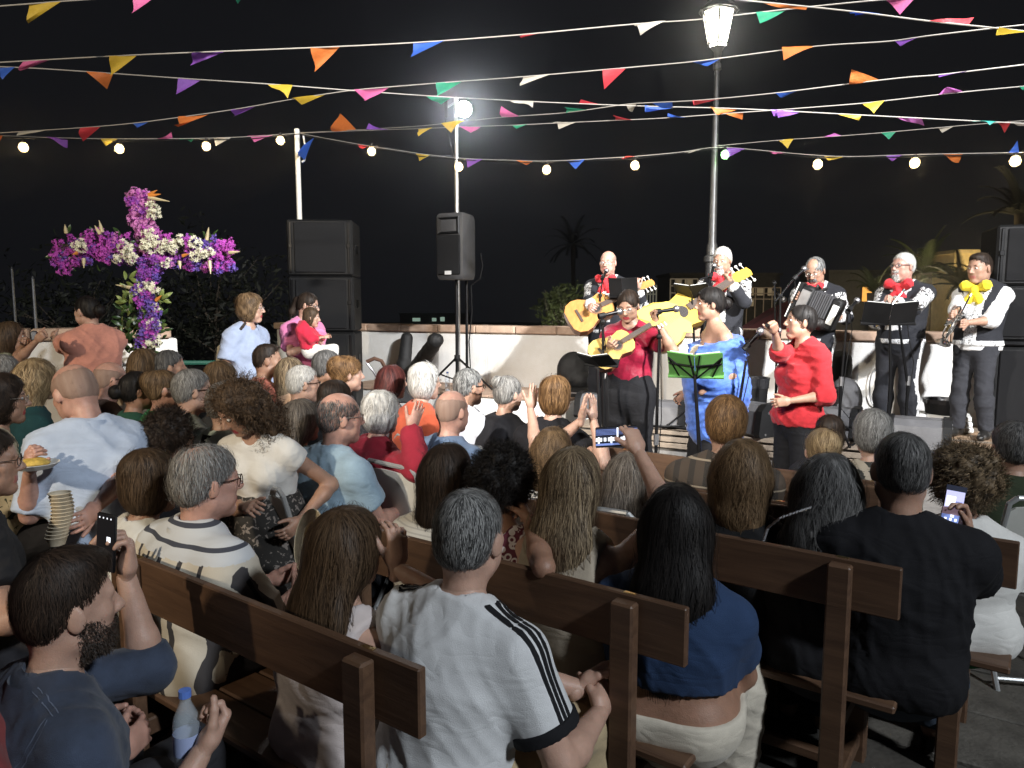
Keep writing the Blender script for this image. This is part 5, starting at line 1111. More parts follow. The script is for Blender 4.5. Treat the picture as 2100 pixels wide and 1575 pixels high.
mic_stand('microphone on a boom at the face of the accordion player', A(1598, 800, 6.75), A(1600, 606, 6.75), A(1647, 553, 6.9), (.7, .3, .6), .5)
mic_stand('microphone stand with a pale microphone at the chest of the horn player', A(1858, 852, 6.4), A(1842, 652, 6.35), A(1886, 632, 6.35), (.9, .1, .35), .5)
mic_stand('microphone stand between the guitar woman and the shawl singer', A(1344, 985, 5.3), A(1352, 690, 5.3), A(1383, 634, 5.3), (.95, .1, .15), .18)
mic_stand('microphone stand in front of the woman with the small guitar', A(1238, 985, 5.2), A(1236, 660, 5.2), A(1266, 640, 5.25), (.9, .3, .2), .18)
mic_stand('empty slanted microphone stand at the left of the red shirt singer', A(1500, 930, 5.0), A(1530, 740, 5.0), A(1556, 683, 5.0), (.6, 0, .7), .18, boom=False)
mic_stand('tall stand with a clip-on microphone cluster left of the accordion', A(1592, 780, 7.5), A(1588, 580, 7.5), A(1606, 612, 7.5), (.4, -.5, -.6), .5)
mic_stand('pair of crossed black stands right of the accordion player', A(1722, 845, 6.35), A(1738, 640, 6.35), A(1756, 618, 6.4), (.5, .4, .4), .5)

def music_stand(label, base, c, w, h, tilt, yaw, m, zb, group='music stands', sheets=True, wire=None):
    """c: centre of the desk; the desk faces the player who looks along -yaw"""
    a = R_(yaw); f = Vector((math.sin(a), math.cos(a), 0)); r = Vector((math.cos(a), -math.sin(a), 0)); up = (UP * math.cos(R_(tilt)) + f * math.sin(R_(tilt))); nn = r.cross(up).normalized()
    t = thing('music_stand', label, 'music stand', Vector((base.x, base.y, zb)), 0, group); b = Vector((base.x, base.y, zb))
    for q in (-1, 1):
        d = MB(); rr_ = (r * q + nn * (.18)).normalized(); d.box(c + rr_ * w * .25 + nn * 0, rr_ * (w * .25 - .002), up * h / 2, nn * .004); d.build('desk_panel', m, t)
        if sheets: d = MB(); pn_ = rr_.cross(up) * q; d.box(c + rr_ * w * .24 + up * h * .03 + pn_ * (.008 if pn_.dot(nn) > 0 else -.008), rr_ * w * .21, up * h * .48, pn_ * .002); d.build('sheet_music', M_PAPER, t)
        if wire:
            d = MB(); e0 = c + nn * -.01
            for (x0, z0, x1, z1) in ((0.02, -.5, .48, .30), (.02, .05, .48, .05), (.48, .3, .30, -.5), (.1, .5, .02, -.45)): d.tube([e0 + rr_ * w * x0 + up * h * z0, e0 + rr_ * w * x1 + up * h * z1], .006, 5)
            d.build('wire_frame', wire, t)
    d = MB(); d.box(c - up * h / 2 + nn * .03, r * w / 2, nn * .03, up * .006); d.build('lip', m, t)
    MB().tube([b + UP * .02, b + UP * .6, c - nn * .03 - up * .05], [.014, .014, .010], 8).build('pole', M_BLKMET, t, smooth=True)
    for i in range(3): w_ = 2.1 * i + .9; MB().tube([b + UP * .25, b + Vector((math.cos(w_) * .28, math.sin(w_) * .28, .012))], .01, 6).build('leg', M_BLKMET, t)
    return t
M_GREEN = mat('music_stand_green', (.10, .26, .07), .45, var=.1)
music_stand('green folding music stand in front of the singer in the blue shawl', A(1432, 985, 4.75), A(1425, 752, 4.75), .36, .20, 38, 200, M_GREEN, .18, wire=M_BLKMET)
music_stand('black music stand with an open folder before the horn player', A(1822, 850, 6.1), A(1826, 645, 6.1), .42, .21, 35, 195, M_BLACK, .5)
music_stand('small tilted tablet stand beside the woman with the small guitar', A(1230, 985, 5.0), A(1222, 742, 5.0), .26, .16, 62, 215, M_BLACK, .18)
music_stand('black music stand at the hip of the bald guitarist', A(1280, 800, 7.6), A(1276, 590, 7.6), .32, .20, 15, 208, M_BLACK, .5, sheets=False)
music_stand('dark music stand under the hands of the white-haired guitarron player', A(1425, 800, 7.0), A(1418, 600, 7.0), .34, .20, 55, 208, M_BLACK, .5)

GUIT_OUT = [(0, .0), (.10, .005), (.155, .045), (.178, .115), (.165, .185), (.128, .245), (.112, .285), (.122, .335), (.135, .385), (.120, .435), (.07, .468), (.0, .478)]
def guitar(label, name, c, nd, nv, s, top_m, side_m, neck_l=.36, thick=.095, rosette=True, bound=None, group=None, cat='guitar', bulge=0.0):
    """c: middle of the sound hole; nd: direction of the neck; nv: out of the top"""
    nd = Vector(nd).normalized(); nv = Vector(nv); nv = (nv - nd * nv.dot(nd)).normalized(); xs = nd.cross(nv).normalized(); o = c - nd * .30 * s
    t = thing(name, label, cat, o, 0, group); half = GUIT_OUT; out = [(x * s, y * s) for x, y in half] + [(-x * s, y * s) for x, y in half[::-1][1:-1]]
    m = MB()
    if bulge:
        n = len(out); rows = []
        for q, (sc, dz) in enumerate(((1, 0), (1, -.35), (.9, -.75), (.6, -1.0))): rows += [o + xs * x * sc + nd * (.22 * s + (y - .22 * s) * sc) + nv * (dz * (thick + bulge) * s) for x, y in out]
        m.add(rows, [(j * n + i, j * n + (i + 1) % n, (j + 1) * n + (i + 1) % n, (j + 1) * n + i) for j in range(3) for i in range(n)] + [tuple(range(3 * n, 4 * n))])
    else: m.prism(out, o - nv * thick * s, xs, nd, nv * thick * s * .985)
    m.build('sides_and_back', side_m, t); m = MB(); m.prism([(x * .99, y * .99 + .002) for x, y in out], o - nv * .001, xs, nd, nv * .005); m.build('soundboard', top_m, t)
    hm = MB(); hm.cyl(o + nd * .30 * s + nv * .0042, o + nd * .30 * s + nv * .0062, .046 * s, n=18); hm.build('sound_hole', mat('guitar_dark', (.015, .01, .008), .6), t)
    if rosette:
        rm = MB(); rm.lathe([(.047 * s, .0043), (.047 * s, .0068), (.062 * s, .0068), (.062 * s, .0043)], o + nd * .30 * s, 18, ax=nv); rm.build('rosette', mat('rosette', (.16, .08, .04), .5), t)
    MB().box(o + nd * .115 * s + nv * .011, xs * .07 * s, nd * .012 * s, nv * .006).build('bridge', mat('guitar_dark2', (.05, .03, .02), .5), t)
    h0 = o + nd * .44 * s; h1 = h0 + nd * neck_l * s; MB().box((h0 + h1) / 2 + nv * .006, xs * .026 * s, nd * neck_l * s * .52, nv * .014).build('neck', mat('neck_wood', (.30, .17, .08), .45), t)
    MB().box((o + nd * .35 * s + h1) / 2 + nv * .0222, xs * .025 * s, nd * (neck_l + .08) * s * .5, nv * .002).build('fretboard', mat('guitar_dark2', (.05, .03, .02), .5), t)
    hb_ = nd * .97 - nv * .22; hd = MB(); hd.prism([(-.028 * s, 0), (.028 * s, 0), (.038 * s, .04 * s), (.034 * s, .17 * s), (0, .182 * s), (-.034 * s, .17 * s), (-.038 * s, .04 * s)], h1 + nv * .0, xs, hb_, nv * .018); ho = hd.build('headstock', side_m if False else top_m, t)
    for q in (-1, 1):
        for j in range(3):
            pg = h1 + hb_ * (.06 + .045 * j) * s + xs * q * .037 * s + nv * .009; e = MB(); e.cyl(pg, pg + xs * q * .03 * s, .004, n=6); e.ball(pg + xs * q * .038 * s, .011 * s, 8, 5); eo = e.build('tuning_peg', M_PAPER, t); eo.parent = ho
    st = MB()
    for j in range(6): a_ = (j - 2.5) * .0085 * s; st.tube([o + nd * .115 * s + xs * a_ * 1.1 + nv * .019, h1 + xs * a_ * .8 + nv * .0262], .0011, 4)
    st.build('strings', M_STEEL, t)
    if bound: bound(t, o, xs, nd, nv, s)
    return t
TOP1 = wood_mat('spruce_amber', (.34, .15, .04), (.50, .26, .08), 2, 2, .3, .05); TOP2 = wood_mat('spruce_yellow', (.42, .27, .07), (.56, .39, .13), 2, 2, .3, .05); TOP3 = mat('guitarron_yellow', (.46, .31, .045), .4, var=.12); SIDE1 = wood_mat('mahogany', (.14, .05, .02), (.28, .11, .04), 2, 2, .3, .05); SIDE2 = wood_mat('guitarron_side', (.26, .14, .03), (.40, .25, .06), 2, 2, .35, .05)

def trumpet(label, mouth, bell, upv, group='trumpets'):
    d = (bell - mouth); L = d.length; d.normalize(); up = Vector(upv); up = (up - d * up.dot(d)).normalized(); sd = d.cross(up); t = thing('trumpet', label, 'trumpet', mouth, 0, group); M_SIL = mat('trumpet_silver', (.82, .80, .76), .2, 1.0); P = lambda a, b, c=0: mouth + d * a * L + up * b + sd * c
    MB().tube([P(0, 0), P(.18, 0), P(.7, 0), P(.80, -.02), P(.82, -.06), P(.78, -.10), P(.7, -.115), P(.35, -.115)], .0075, 8).build('lead_pipe', M_SIL, t, smooth=True)
    MB().tube([P(.28, -.115, .02), P(.24, -.1, .02), P(.22, -.06, .02), P(.24, -.02, .02), P(.30, 0, .02), P(.66, 0, .02)], .0075, 8).build('tubing', M_SIL, t, smooth=True)
    MB().lathe([(.008, 0), (.010, .12 * L), (.016, .22 * L), (.03, .29 * L), (.048, .325 * L), (.063, .34 * L), (.060, .338 * L), (.03, .285 * L), (.012, .2 * L)], P(.66, 0, .02), 18, ax=d).build('bell', M_SIL, t, smooth=True)
    MB().lathe([(.004, .06), (.006, .02), (.012, .0), (.014, -.012), (.010, -.012)], P(0, 0), 12, ax=d).build('mouthpiece', M_SIL, t, smooth=True)
    for j in range(3):
        m = MB(); m.cyl(P(.42 + .06 * j, -.13, .01), P(.42 + .06 * j, .02, .01), .012, n=10); v = m.build('valve', M_SIL, t, smooth=True); m = MB(); m.cyl(P(.42 + .06 * j, .021, .01), P(.42 + .06 * j, .05, .01), .004, n=8); m.cyl(P(.42 + .06 * j, .051, .01), P(.42 + .06 * j, .056, .01), .011, n=10); k_ = m.build('valve_button', M_SIL, t); k_.parent = v
    return t

# ------------------------------------------------------------------ clutter on and round the stage
def lump(name, label, cat, prims, m, h=.012, wr=.004, planes=(), group=None, f0=14):
    V, F = sdf_mesh(prims, h, (), planes); V = relax(V, F, 2, .4); n_ = v_normals(V, F); V = V + n_ * (wr * folds(V, len(label), f0))[:, None]
    o = np.array((V[:, 0].mean(), V[:, 1].mean(), V[:, 2].min())); ob = tag(link(name, np_mesh(name, V - o, [F], [m])), label, cat, group); ob.location = o; return ob
M_NYLON = mat('black_nylon', (.012, .012, .013), .6, var=.3, bump=.4, bscale=300)
def v3(p): return np.array((p.x, p.y, p.z))
q = UN(u_at(826, 8.32), 8.32, .62); lump('guitar_case', 'black upright instrument case leaning on the white wall right of the speaker stack', 'instrument case', [cone(v3(q + UP * .10), v3(q + UP * .62 + N * .1), .10, .085, .03, 1.0), cone(v3(q + UP * .12 + U * .02), v3(q + UP * .25), .12, .1, .03)], M_NYLON, .014)
q = UN(u_at(845, 8.15), 8.15, .62); e = A(893, 700, 8.9); lump('guitar_bag', 'black soft guitar bag lying slanted against the wall beside the upright case', 'instrument case', [cone(v3(q + UP * .12), v3(e), .13, .085, .04), ell(v3(q + UP * .14 + U * .1), (.22, .14, .13), .05), ell(v3(e + UP * .02), (.10, .09, .08), .03)], M_NYLON, .014, .008)
q = UN(u_at(1176, 8.2), 8.2, .62); lump('backpack', 'black domed backpack standing on a flat case by the wall', 'backpack', [ell(v3(q + UP * .30), (.2, .13, .22), .04), cone(v3(q + UP * .18 - U * .1), v3(q + UP * .18 + U * .1), .12, .12, .05)], M_NYLON, .014, .006)
t = thing('flat_case', 'flat black road case with silver trim under the domed backpack', 'case', UN(u_at(1185, 8.05), 8.05, .62)); q = UN(u_at(1185, 8.05), 8.05, .62)
MB().box(q + UP * .055, U * .36, N * .17, UP * .055, bev=.01).build('lid', M_BLACK, t); MB().box(q + UP * .055 - N * .173, U * .36, N * .003, UP * .008).build('trim', M_STEEL, t)
for k in (-.18, .18): MB().box(q + UP * .05 + U * k - N * .178, U * .025, N * .004, UP * .022).build('latch', M_STEEL, t)
t = thing('stroller', 'empty baby stroller with brown foam handle right of the woman holding the baby', 'stroller', A(800, 800, 7.6)); st_ = A(770, 790, 7.6)
MB().tube([A(752, 742, 7.5), A(768, 735, 7.5), A(782, 740, 7.55), A(800, 770, 7.6)], .02, 8).build('handle', mat('brown_foam', (.10, .05, .03), .7), t, smooth=True)
MB().tube([A(752, 744, 7.5), A(766, 762, 7.5), A(790, 800, 7.6), (A(810, 830, 7.7).x, 7.7, .2)], .013, 8).build('frame', M_STEEL, t, smooth=True)
for (px, py, Y) in ((800, 870, 7.6), (850, 870, 7.9)):
    w = A(px, py, Y); w.z = .31; MB().lathe([(.05, -.02), (.10, -.02), (.11, 0), (.10, .02), (.05, .02)], w, 16, ax=(1, .3, 0)).build('wheel', M_BLACK, t)
MB().box(A(830, 800, 7.75), (.14, 0, 0), (0, .1, .05), (0, .02, .09), bev=.03).build('seat', M_NYLON, t)
def bin_(label, px, py, Y, r, h, zb, m, bag=True):
    b = A(px, py, Y); b.z = zb; t = thing('waste_bin', label, 'waste bin', b); MB().lathe([(0, 0), (r * .85, 0), (r, h), (r * .96, h), (r * .82, .02), (0, .02)], b + UP * .002, 20).build('bin_body', m, t, smooth=True)
    if bag: MB().lathe([(r * 1.0 + .004, h - .09 + .012 * (0)), (r * 1.01 + .006, h - .02), (r + .012, h + .012), (r * .93, h + .008), (r * .9, h - .15)], b, 20).build('bin_bag', mat('bin_liner', (.02, .02, .022), .25, bump=.8, bscale=30), t)
    return t
bin_('tall black waste bin with a liner between the shawl singer and the accordion player', 1541, 835, 7.2, .155, .48, .5, M_BLACK)
t = thing('step_box', 'white stacked plastic step under the small black bin by the young trumpeter', 'step box', UN(u_at(1945, 8.15), 8.15, .5)); q = UN(u_at(1945, 8.15), 8.15, .5)
for i in range(3): MB().box(q + UP * (.03 + .052 * i), U * (.24 - .01 * i), N * (.16 - .008 * i), UP * .024, bev=.01).build('layer', M_WHITEPAINT, t)
b = q + UP * .158; t = thing('waste_bin', 'small black bag-lined basket on the white plastic step', 'waste bin', b); MB().lathe([(0, 0), (.16, 0), (.185, .14), (.178, .14), (.155, .02), (0, .02)], b + UP * .002, 20).build('bin_body', M_BLACK, t, smooth=True); MB().lathe([(.186, .10), (.193, .145), (.17, .142), (.165, .09)], b, 20).build('bin_bag', mat('bin_liner', (.02, .02, .022), .25, bump=.8, bscale=30), t)
# equipment rack with red lights behind the red shirt singer
t = thing('equipment_rack', 'low black equipment rack with red indicator lights behind the red shirt singer', 'equipment rack', UN(u_at(1668, 8.0), 8.0, .5)); q = UN(u_at(1668, 8.0), 8.0, .5)
MB().box(q + UP * .2, U * .30, N * .2, UP * .2, bev=.012).build('rack_body', M_BLACK, t)
for i in range(4): MB().box(q + UP * (.06 + .09 * i) - N * .206, U * .26, N * .006, UP * .036, bev=.003).build('rack_unit', M_BLKMET, t)
for i in range(4): MB().box(q + U * (-.2 + .05 * i) + UP * .15 - N * .215, U * .013, N * .003, UP * .013).build('indicator_light', emit('red_led', (1, .03, .10), 3.0), t)
q = UN(u_at(1738, 8.0), 7.95, .5); lump('backpack', 'grey and black backpack leaning on the wall beside the red-lit rack', 'backpack', [ell(v3(q + UP * .24), (.17, .13, .25), .04), ell(v3(q + UP * .14 - N * .1), (.12, .06, .11), .03)], mat('grey_nylon', (.05, .05, .055), .6, var=.3, bump=.4, bscale=300), .014, .006)
q = UN(u_at(1725, 8.3), 8.35, .5); lump('instrument_case', 'tall black instrument case against the wall behind the grey backpack', 'instrument case', [cone(v3(q + UP * .12), v3(q + UP * .62), .14, .11, .03)], M_NYLON, .014)
# cables
def cable(label, pts, r=.009, m=M_BLACK, name='cable'):
    c = [Vector(p) for p in pts]; d = []
    for i in range(len(c) - 1):
        for q in range(5):
            t_ = q / 5; p0, p1, p2, p3 = c[max(i - 1, 0)], c[i], c[i + 1], c[min(i + 2, len(c) - 1)]; d.append(.5 * ((2 * p1) + (p2 - p0) * t_ + (2 * p0 - 5 * p1 + 4 * p2 - p3) * t_ ** 2 + (3 * p1 - p0 - 3 * p2 + p3) * t_ ** 3))
    d.append(c[-1]); o = MB().tube(d, r, 6, 0).build(name, m, None, smooth=True); return tag(o, label, 'cable', 'cables on the stage floor')
cr = random.Random(11); cz = .506
for i, (px0, px1, lab) in enumerate(((1300, 1420, 'tangle of black cable on the planks right of the guitar woman'), (1380, 1560, 'black cable crossing the stage behind the shawl singer'), (1520, 1700, 'black cable looping in front of the red shirt singer'), (1600, 1820, 'black cable along the middle of the stage floor'), (1760, 1960, 'black cable running below the horn player'))):
    ua_, ub_ = u_at(px0, 7.1), u_at(px1, 7.1); cable(lab, [UN(ua_ + (ub_ - ua_) * k / 9, 7.12 + cr.uniform(-.2, .25), cz + .006 * (k % 2)) for k in range(10)])
for i in range(2):
    ua_ = u_at(1370, 7.1); c0 = UN(ua_ + .25 * i, 7.0, cz + .008); cable('coil of black cable on the planks beside the pale-topped monitor' if i == 0 else 'second coil of black cable behind the legs of the shawl singer', [c0 + Vector((math.cos(k * .9) * (.10 + .006 * k), math.sin(k * .9) * (.09 + .005 * k), .0015 * k)) for k in range(22)])
cable('pale grey cable hanging in loops on the wall behind the horn player', [UN(u_at(1802, 8.5) + math.cos(k * .8) * .07, 8.56, .85 + math.sin(k * .8) * .2) for k in range(18)], .006, M_STEEL)
t = thing('water_bottle', 'clear plastic water bottle standing on the ledge below the speaker', 'bottle', Vector(UN(u_at(917, 7.75), 7.75, .625))); MB().lathe([(0, 0), (.033, 0), (.035, .02), (.035, .15), (.014, .20), (.014, .22), (0, .222)], t.location, 12).build('bottle_body', mat('clear_plastic', (.6, .68, .75), .08, alpha=.32), t, smooth=True); MB().cyl(t.location + UP * .2205, t.location + UP * .238, .016, n=10).build('cap', mat('cap_blue', (.1, .2, .6), .5), t)

# ------------------------------------------------------------------ flower cross
CX = A(291, 560, 6.0); ct = thing('flower_cross', 'tall cross covered in purple and white flowers with leaves at its foot', 'flower cross', (CX.x, CX.y, .2))
cz0, cz1, cza = .2, A(290, 395, 6).z, A(290, 512, 6).z; ax0, ax1 = A(118, 512, 6).x, A(468, 512, 6).x
fm = MB(); fm.box((CX.x, CX.y + .04, (cz0 + cz1) / 2), (.045, 0, 0), (0, .03, 0), (0, 0, (cz1 - cz0) / 2)); fm.box(((ax0 + ax1) / 2, CX.y + .04, cza), ((ax1 - ax0) / 2, 0, 0), (0, .028, 0), (0, 0, .045)); fm.build('cross_frame', M_TRUNK, ct)
def floret_mesh(name, n, r, pr, m, seed, depth=.7, petals=5):
    rr = np.random.RandomState(seed); V, F = [], []
    for i in range(n):
        d = rr.normal(0, 1, 3); d /= np.linalg.norm(d); c = d * r * (rr.rand() ** .33) * np.array((1, depth, 1)); ax = d + np.array((0, -.8, .1)); ax /= np.linalg.norm(ax); a = np.cross(ax, (0, 0, 1.)); a /= np.linalg.norm(a) + 1e-6; b = np.cross(ax, a); o = len(V); V.append(c - ax * pr * .15)
        for q in range(petals):
            w = 2 * math.pi * q / petals + rr.rand() * .4; w2 = .45; V += [c + (a * math.cos(w - w2) + b * math.sin(w - w2)) * pr * .6 + ax * pr * .15, c + (a * math.cos(w) + b * math.sin(w)) * pr * (1 + .25 * rr.rand()) + ax * pr * rr.uniform(0, .5), c + (a * math.cos(w + w2) + b * math.sin(w + w2)) * pr * .6 + ax * pr * .15]; F.append((o, o + 1 + 3 * q, o + 2 + 3 * q, o + 3 + 3 * q))
    return np_mesh(name, np.array(V), [np.array(F)], [m], None, False)
M_PUR = [mat('petal_magenta', (.42, .06, .40), .6, var=.35, vscale=12), mat('petal_purple', (.26, .05, .38), .6, var=.35, vscale=12), mat('petal_violet', (.13, .07, .36), .6, var=.35, vscale=12), mat('petal_pink', (.58, .20, .48), .6, var=.3, vscale=12)]
M_WHI = mat('petal_cream', (.70, .68, .52), .6, var=.14, vscale=30); M_LVS = mat('waxy_leaf', (.035, .07, .018), .35, var=.5, vscale=6); M_LVL = mat('waxy_leaf_pale', (.17, .22, .06), .4, var=.3, vscale=6)
PM = [[floret_mesh('purple_bloom', 20, .06, .017, m, 31 * i + j) for j in range(3)] for i, m in enumerate(M_PUR)]; WM = [floret_mesh('white_bloom', 16, .062, .026, M_WHI, 90 + j, .7, 5) for j in range(4)]
cr = random.Random(21)
def put(me, name, p, s=1.0):
    o = link(name, me, ct); o.location = Vector(p) - ct.location; o.rotation_euler = (cr.uniform(-.5, .5), cr.uniform(0, 6.2), cr.uniform(-.5, .5)); o.scale = (s, s, s); return o
def at_c(px, py, dy=0.0): return A(px, py, 6.0 - .05 + dy)
for i in range(235):        # arm
    x = cr.uniform(108, 478); yc = 512 + 8 * math.sin(x * .02) + (10 if x > 440 or x < 140 else 0); hgt = 31 if 120 < x < 460 else 27; y = yc + cr.uniform(-hgt, hgt); k = 0 if x < 230 or x > 440 else cr.choice((0, 0, 1, 1, 3)); k = 2 if 395 < x < 440 and cr.random() < .5 else (cr.choice((1, 2)) if cr.random() < .18 else k); put(cr.choice(PM[k]), 'purple_bloom', at_c(x, y, cr.uniform(-.05, .06)), cr.uniform(.55, .85))
for i in range(90):         # top
    y = cr.uniform(390, 482); x = 284 + (y - 390) * .14 + cr.uniform(-25, 25) * (1.1 if y < 420 else .8); put(cr.choice(PM[cr.choice((0, 0, 3, 3, 1))]), 'purple_bloom', at_c(x, y, cr.uniform(-.05, .06)), cr.uniform(.6, .95))
for i in range(125):         # stem
    y = cr.uniform(530, 708); x = 302 + 6 * math.sin(y * .05) + cr.uniform(-22, 22) * (1.0 if y < 600 else .75); put(cr.choice(PM[cr.choice((0, 1, 1, 2, 2))]), 'purple_bloom', at_c(x, y, cr.uniform(-.12, .04)), cr.uniform(.55, .85))
for (x, y, s) in ((312, 426, 1.05), (313, 440, .9), (157, 502, 1.0), (168, 508, .8), (254, 505, 1.05), (258, 520, 1.05), (238, 530, .8), (268, 533, .95), (300, 480, .9), (296, 500, 1.1), (308, 512, 1.1), (315, 494, .95), (328, 505, .9), (345, 500, .95), (350, 508, 1.0), (370, 492, .9), (398, 497, 1.05), (400, 526, 1.0), (412, 520, .85), (430, 515, .75), (322, 535, .8), (340, 540, .7), (290, 590, .95), (305, 588, 1.0), (318, 592, .9), (316, 632, .8), (308, 668, .95), (318, 660, .8), (300, 706, .9), (318, 702, .85)):
    put(cr.choice(WM), 'white_bloom', at_c(x, y, -.09), s * .78); put(cr.choice(WM), 'white_bloom', at_c(x + cr.uniform(-9, 9), y + cr.uniform(-8, 8), -.07), s * .6)
leafm = []
for j, m in enumerate((M_LVS, M_LVL)):
    n = 6; V = []
    for i in range(n + 1):
        q = i / n; w = .021 * math.sin(math.pi * min(.06 + q * .94, 1)) ** .8; V += [(-w, -.012 * math.sin(q * 3) + .004, q * .12), (0, -.012 * math.sin(q * 3), q * .12), (w, -.012 * math.sin(q * 3) + .004, q * .12)]
    leafm.append(np_mesh('leaf', np.array(V), [np.array([(3 * i + k, 3 * i + k + 1, 3 * i + k + 4, 3 * i + k + 3) for i in range(n) for k in (0, 1)])], [m], None, True))
def leaf(x, y, k, s, ang, dy=0.0):
    o = link('leaf', leafm[k], ct); o.location = at_c(x, y, dy) - ct.location; o.rotation_euler = (cr.uniform(-.6, .9), ang, cr.uniform(-1.2, 1.2)); o.scale = (s, s, s)
for i in range(170):
    y = 632 + 95 * cr.random() ** 1.3 + (40 * cr.random() if cr.random() < .25 else 0); wdt = 45 - max(0, y - 690) * .5; x = 292 + cr.uniform(-wdt, wdt); leaf(x, y, 1 if cr.random() < .16 else 0, cr.uniform(.55, .95), cr.uniform(-1.9, 1.9), cr.uniform(-.05, .12))
for (x, y) in ((262, 575), (258, 596), (262, 606), (256, 618), (268, 622), (324, 620), (330, 612)):
    for q in range(4): leaf(x + cr.uniform(-5, 5), y + cr.uniform(-4, 4), 1, cr.uniform(.6, .85), cr.uniform(-2, 2), -.06)
for i in range(60): leaf(cr.uniform(115, 470), 512 + cr.uniform(-36, 38), 0, cr.uniform(.4, .7), cr.uniform(-3, 3), .03)
M_BOP = mat('bird_of_paradise_orange', (.62, .22, .04), .5, var=.2); M_BOP2 = mat('bird_of_paradise_pale', (.52, .44, .26), .5, var=.2)
for (x, y, tx, ty, k) in ((306, 402, 330, 398, 0), (305, 405, 348, 413, 1), (305, 400, 322, 390, 0), (210, 476, 203, 452, 1), (205, 480, 194, 462, 1), (136, 478, 133, 460, 1), (424, 492, 428, 466, 1), (470, 518, 492, 516, 1), (270, 590, 237, 584, 1), (160, 518, 148, 522, 0), (375, 525, 388, 520, 0), (320, 616, 331, 606, 0), (172, 530, 172, 550, 1), (368, 536, 370, 552, 1), (430, 535, 432, 562, 1)):
    a_, b_ = at_c(x, y, -.08), at_c(tx, ty, -.10); m = MB(); m.tube([a_, a_.lerp(b_, .4), b_], [.014, .013, .002], 6); m.build('bird_of_paradise', (M_BOP, M_BOP2)[k], ct, smooth=True)
# ------------------------------------------------------------------ the people
def scroll(c1, c2, sc, w=.05):
    def f(nt, v):
        a = n_noise(nt, v, sc, 1.0, .4, 1.6); b = n_math(nt, 'ABSOLUTE', n_math(nt, 'SUBTRACT', a, .5)); return n_mix(nt, n_math(nt, 'LESS_THAN', b, w), c1, c2)
    return f
M_CHARRO = fab('charro_black', (.022, .023, .028)); M_EMB = ramp_mat('silver_embroidery', scroll((.02, .02, .024), (.72, .72, .72), 26, .085), .6, .4); M_EMB2 = ramp_mat('embroidered_band', scroll((.05, .05, .05), (.75, .75, .75), 60, .13), .6, .4)
M_WSHIRT = fab('white_shirt', (.72, .72, .72), .05); M_REDBOW = fab('red_bow', (.62, .03, .04)); M_YELBOW = fab('yellow_bow', (.80, .62, .03)); M_SHOE = mat('black_leather', (.015, .014, .013), .3)
M_BLKT = fab('black_trousers', (.012, .012, .014))
def charro_pick(C, e):
    ix = np.zeros(len(C), np.int32)
    for (q, S, E, T) in e['arms']:
        d = E - S; L2 = d @ d; t = ((C - S) @ d) / L2; r = C - S - t[:, None] * d; rn = np.linalg.norm(r, axis=1); ix[(t > .12) & (t < 1.05) & (rn < .12) & (r[:, 0] * q + r[:, 1] * .7 > .012)] = 1
        d = T - E; L2 = d @ d; t = ((C - E) @ d) / L2; r = C - E - t[:, None] * d; ix[(t > .72) & (np.linalg.norm(r, axis=1) < .09)] = 2
    ix[(C[:, 2] < e['hem'] + .045)] = 2; front = (C[:, 1] > .02) & (C[:, 2] > e['pel'][2] + .1); k = np.clip((C[:, 2] - e['pel'][2]) / .5, 0, 1); x = np.abs(C[:, 0])
    ix[front & (x < .075) & (x > .045)] = 2; ix[front & (x <= .045)] = 3; ix[(C[:, 2] > e['Nk'][2] - .035) & (x < .10)] = 2
    return ix
def charro_legs(lv):
    legs = lv['legsl']; pel = lv['pel']
    def f(C):
        ix = np.zeros(len(C), np.int32)
        for (q, hp, kn, an) in legs:
            for a, b in ((hp, kn), (kn, an)):
                d = b - a; t = ((C - a) @ d) / (d @ d); r = C - a - t[:, None] * d; ix[(t > -.2) & (t < 1.1) & (r[:, 0] * q > .042) & (np.abs(r[:, 1]) < .03)] = 1
        ix[(C[:, 2] > pel[2] + .065)] = 1; return ix
    return f
def bow(info, m, big=1.0):
    N_ = info['Nk'] + np.array((0, .125, .0)); pr = []
    for q in (-1, 1): pr += [cone(N_, N_ + np.array((q * .075, .0, .03)) * big, .018, .042 * big, .02), cone(N_ + np.array((0, .01, -.01)), N_ + np.array((q * .045, .012, -.10)) * (1, 1, 1), .018, .036 * big, .015)]
    pr.append(ell(N_ + np.array((0, .02, 0)), (.03, .03, .035), .01)); V, F = sdf_mesh(pr, .009); n_ = v_normals(V, F); V = V + n_ * (.010 * folds(V, 4, 60))[:, None]; link('bow_tie', np_mesh('bow_tie', V, [F], [m]), info['body'])
CHARRO = dict(top=('jacket', [M_CHARRO, M_EMB, M_EMB2, M_WSHIRT], dict(pick=charro_pick, hem=-.03, wr=.004, name='charro_jacket', collar=M_EMB2)), bottom=('trousers', [M_CHARRO, M_EMB2], dict(pick=charro_legs, wr=.004)), shoes=M_SHOE, vis=True, hs=1.04)

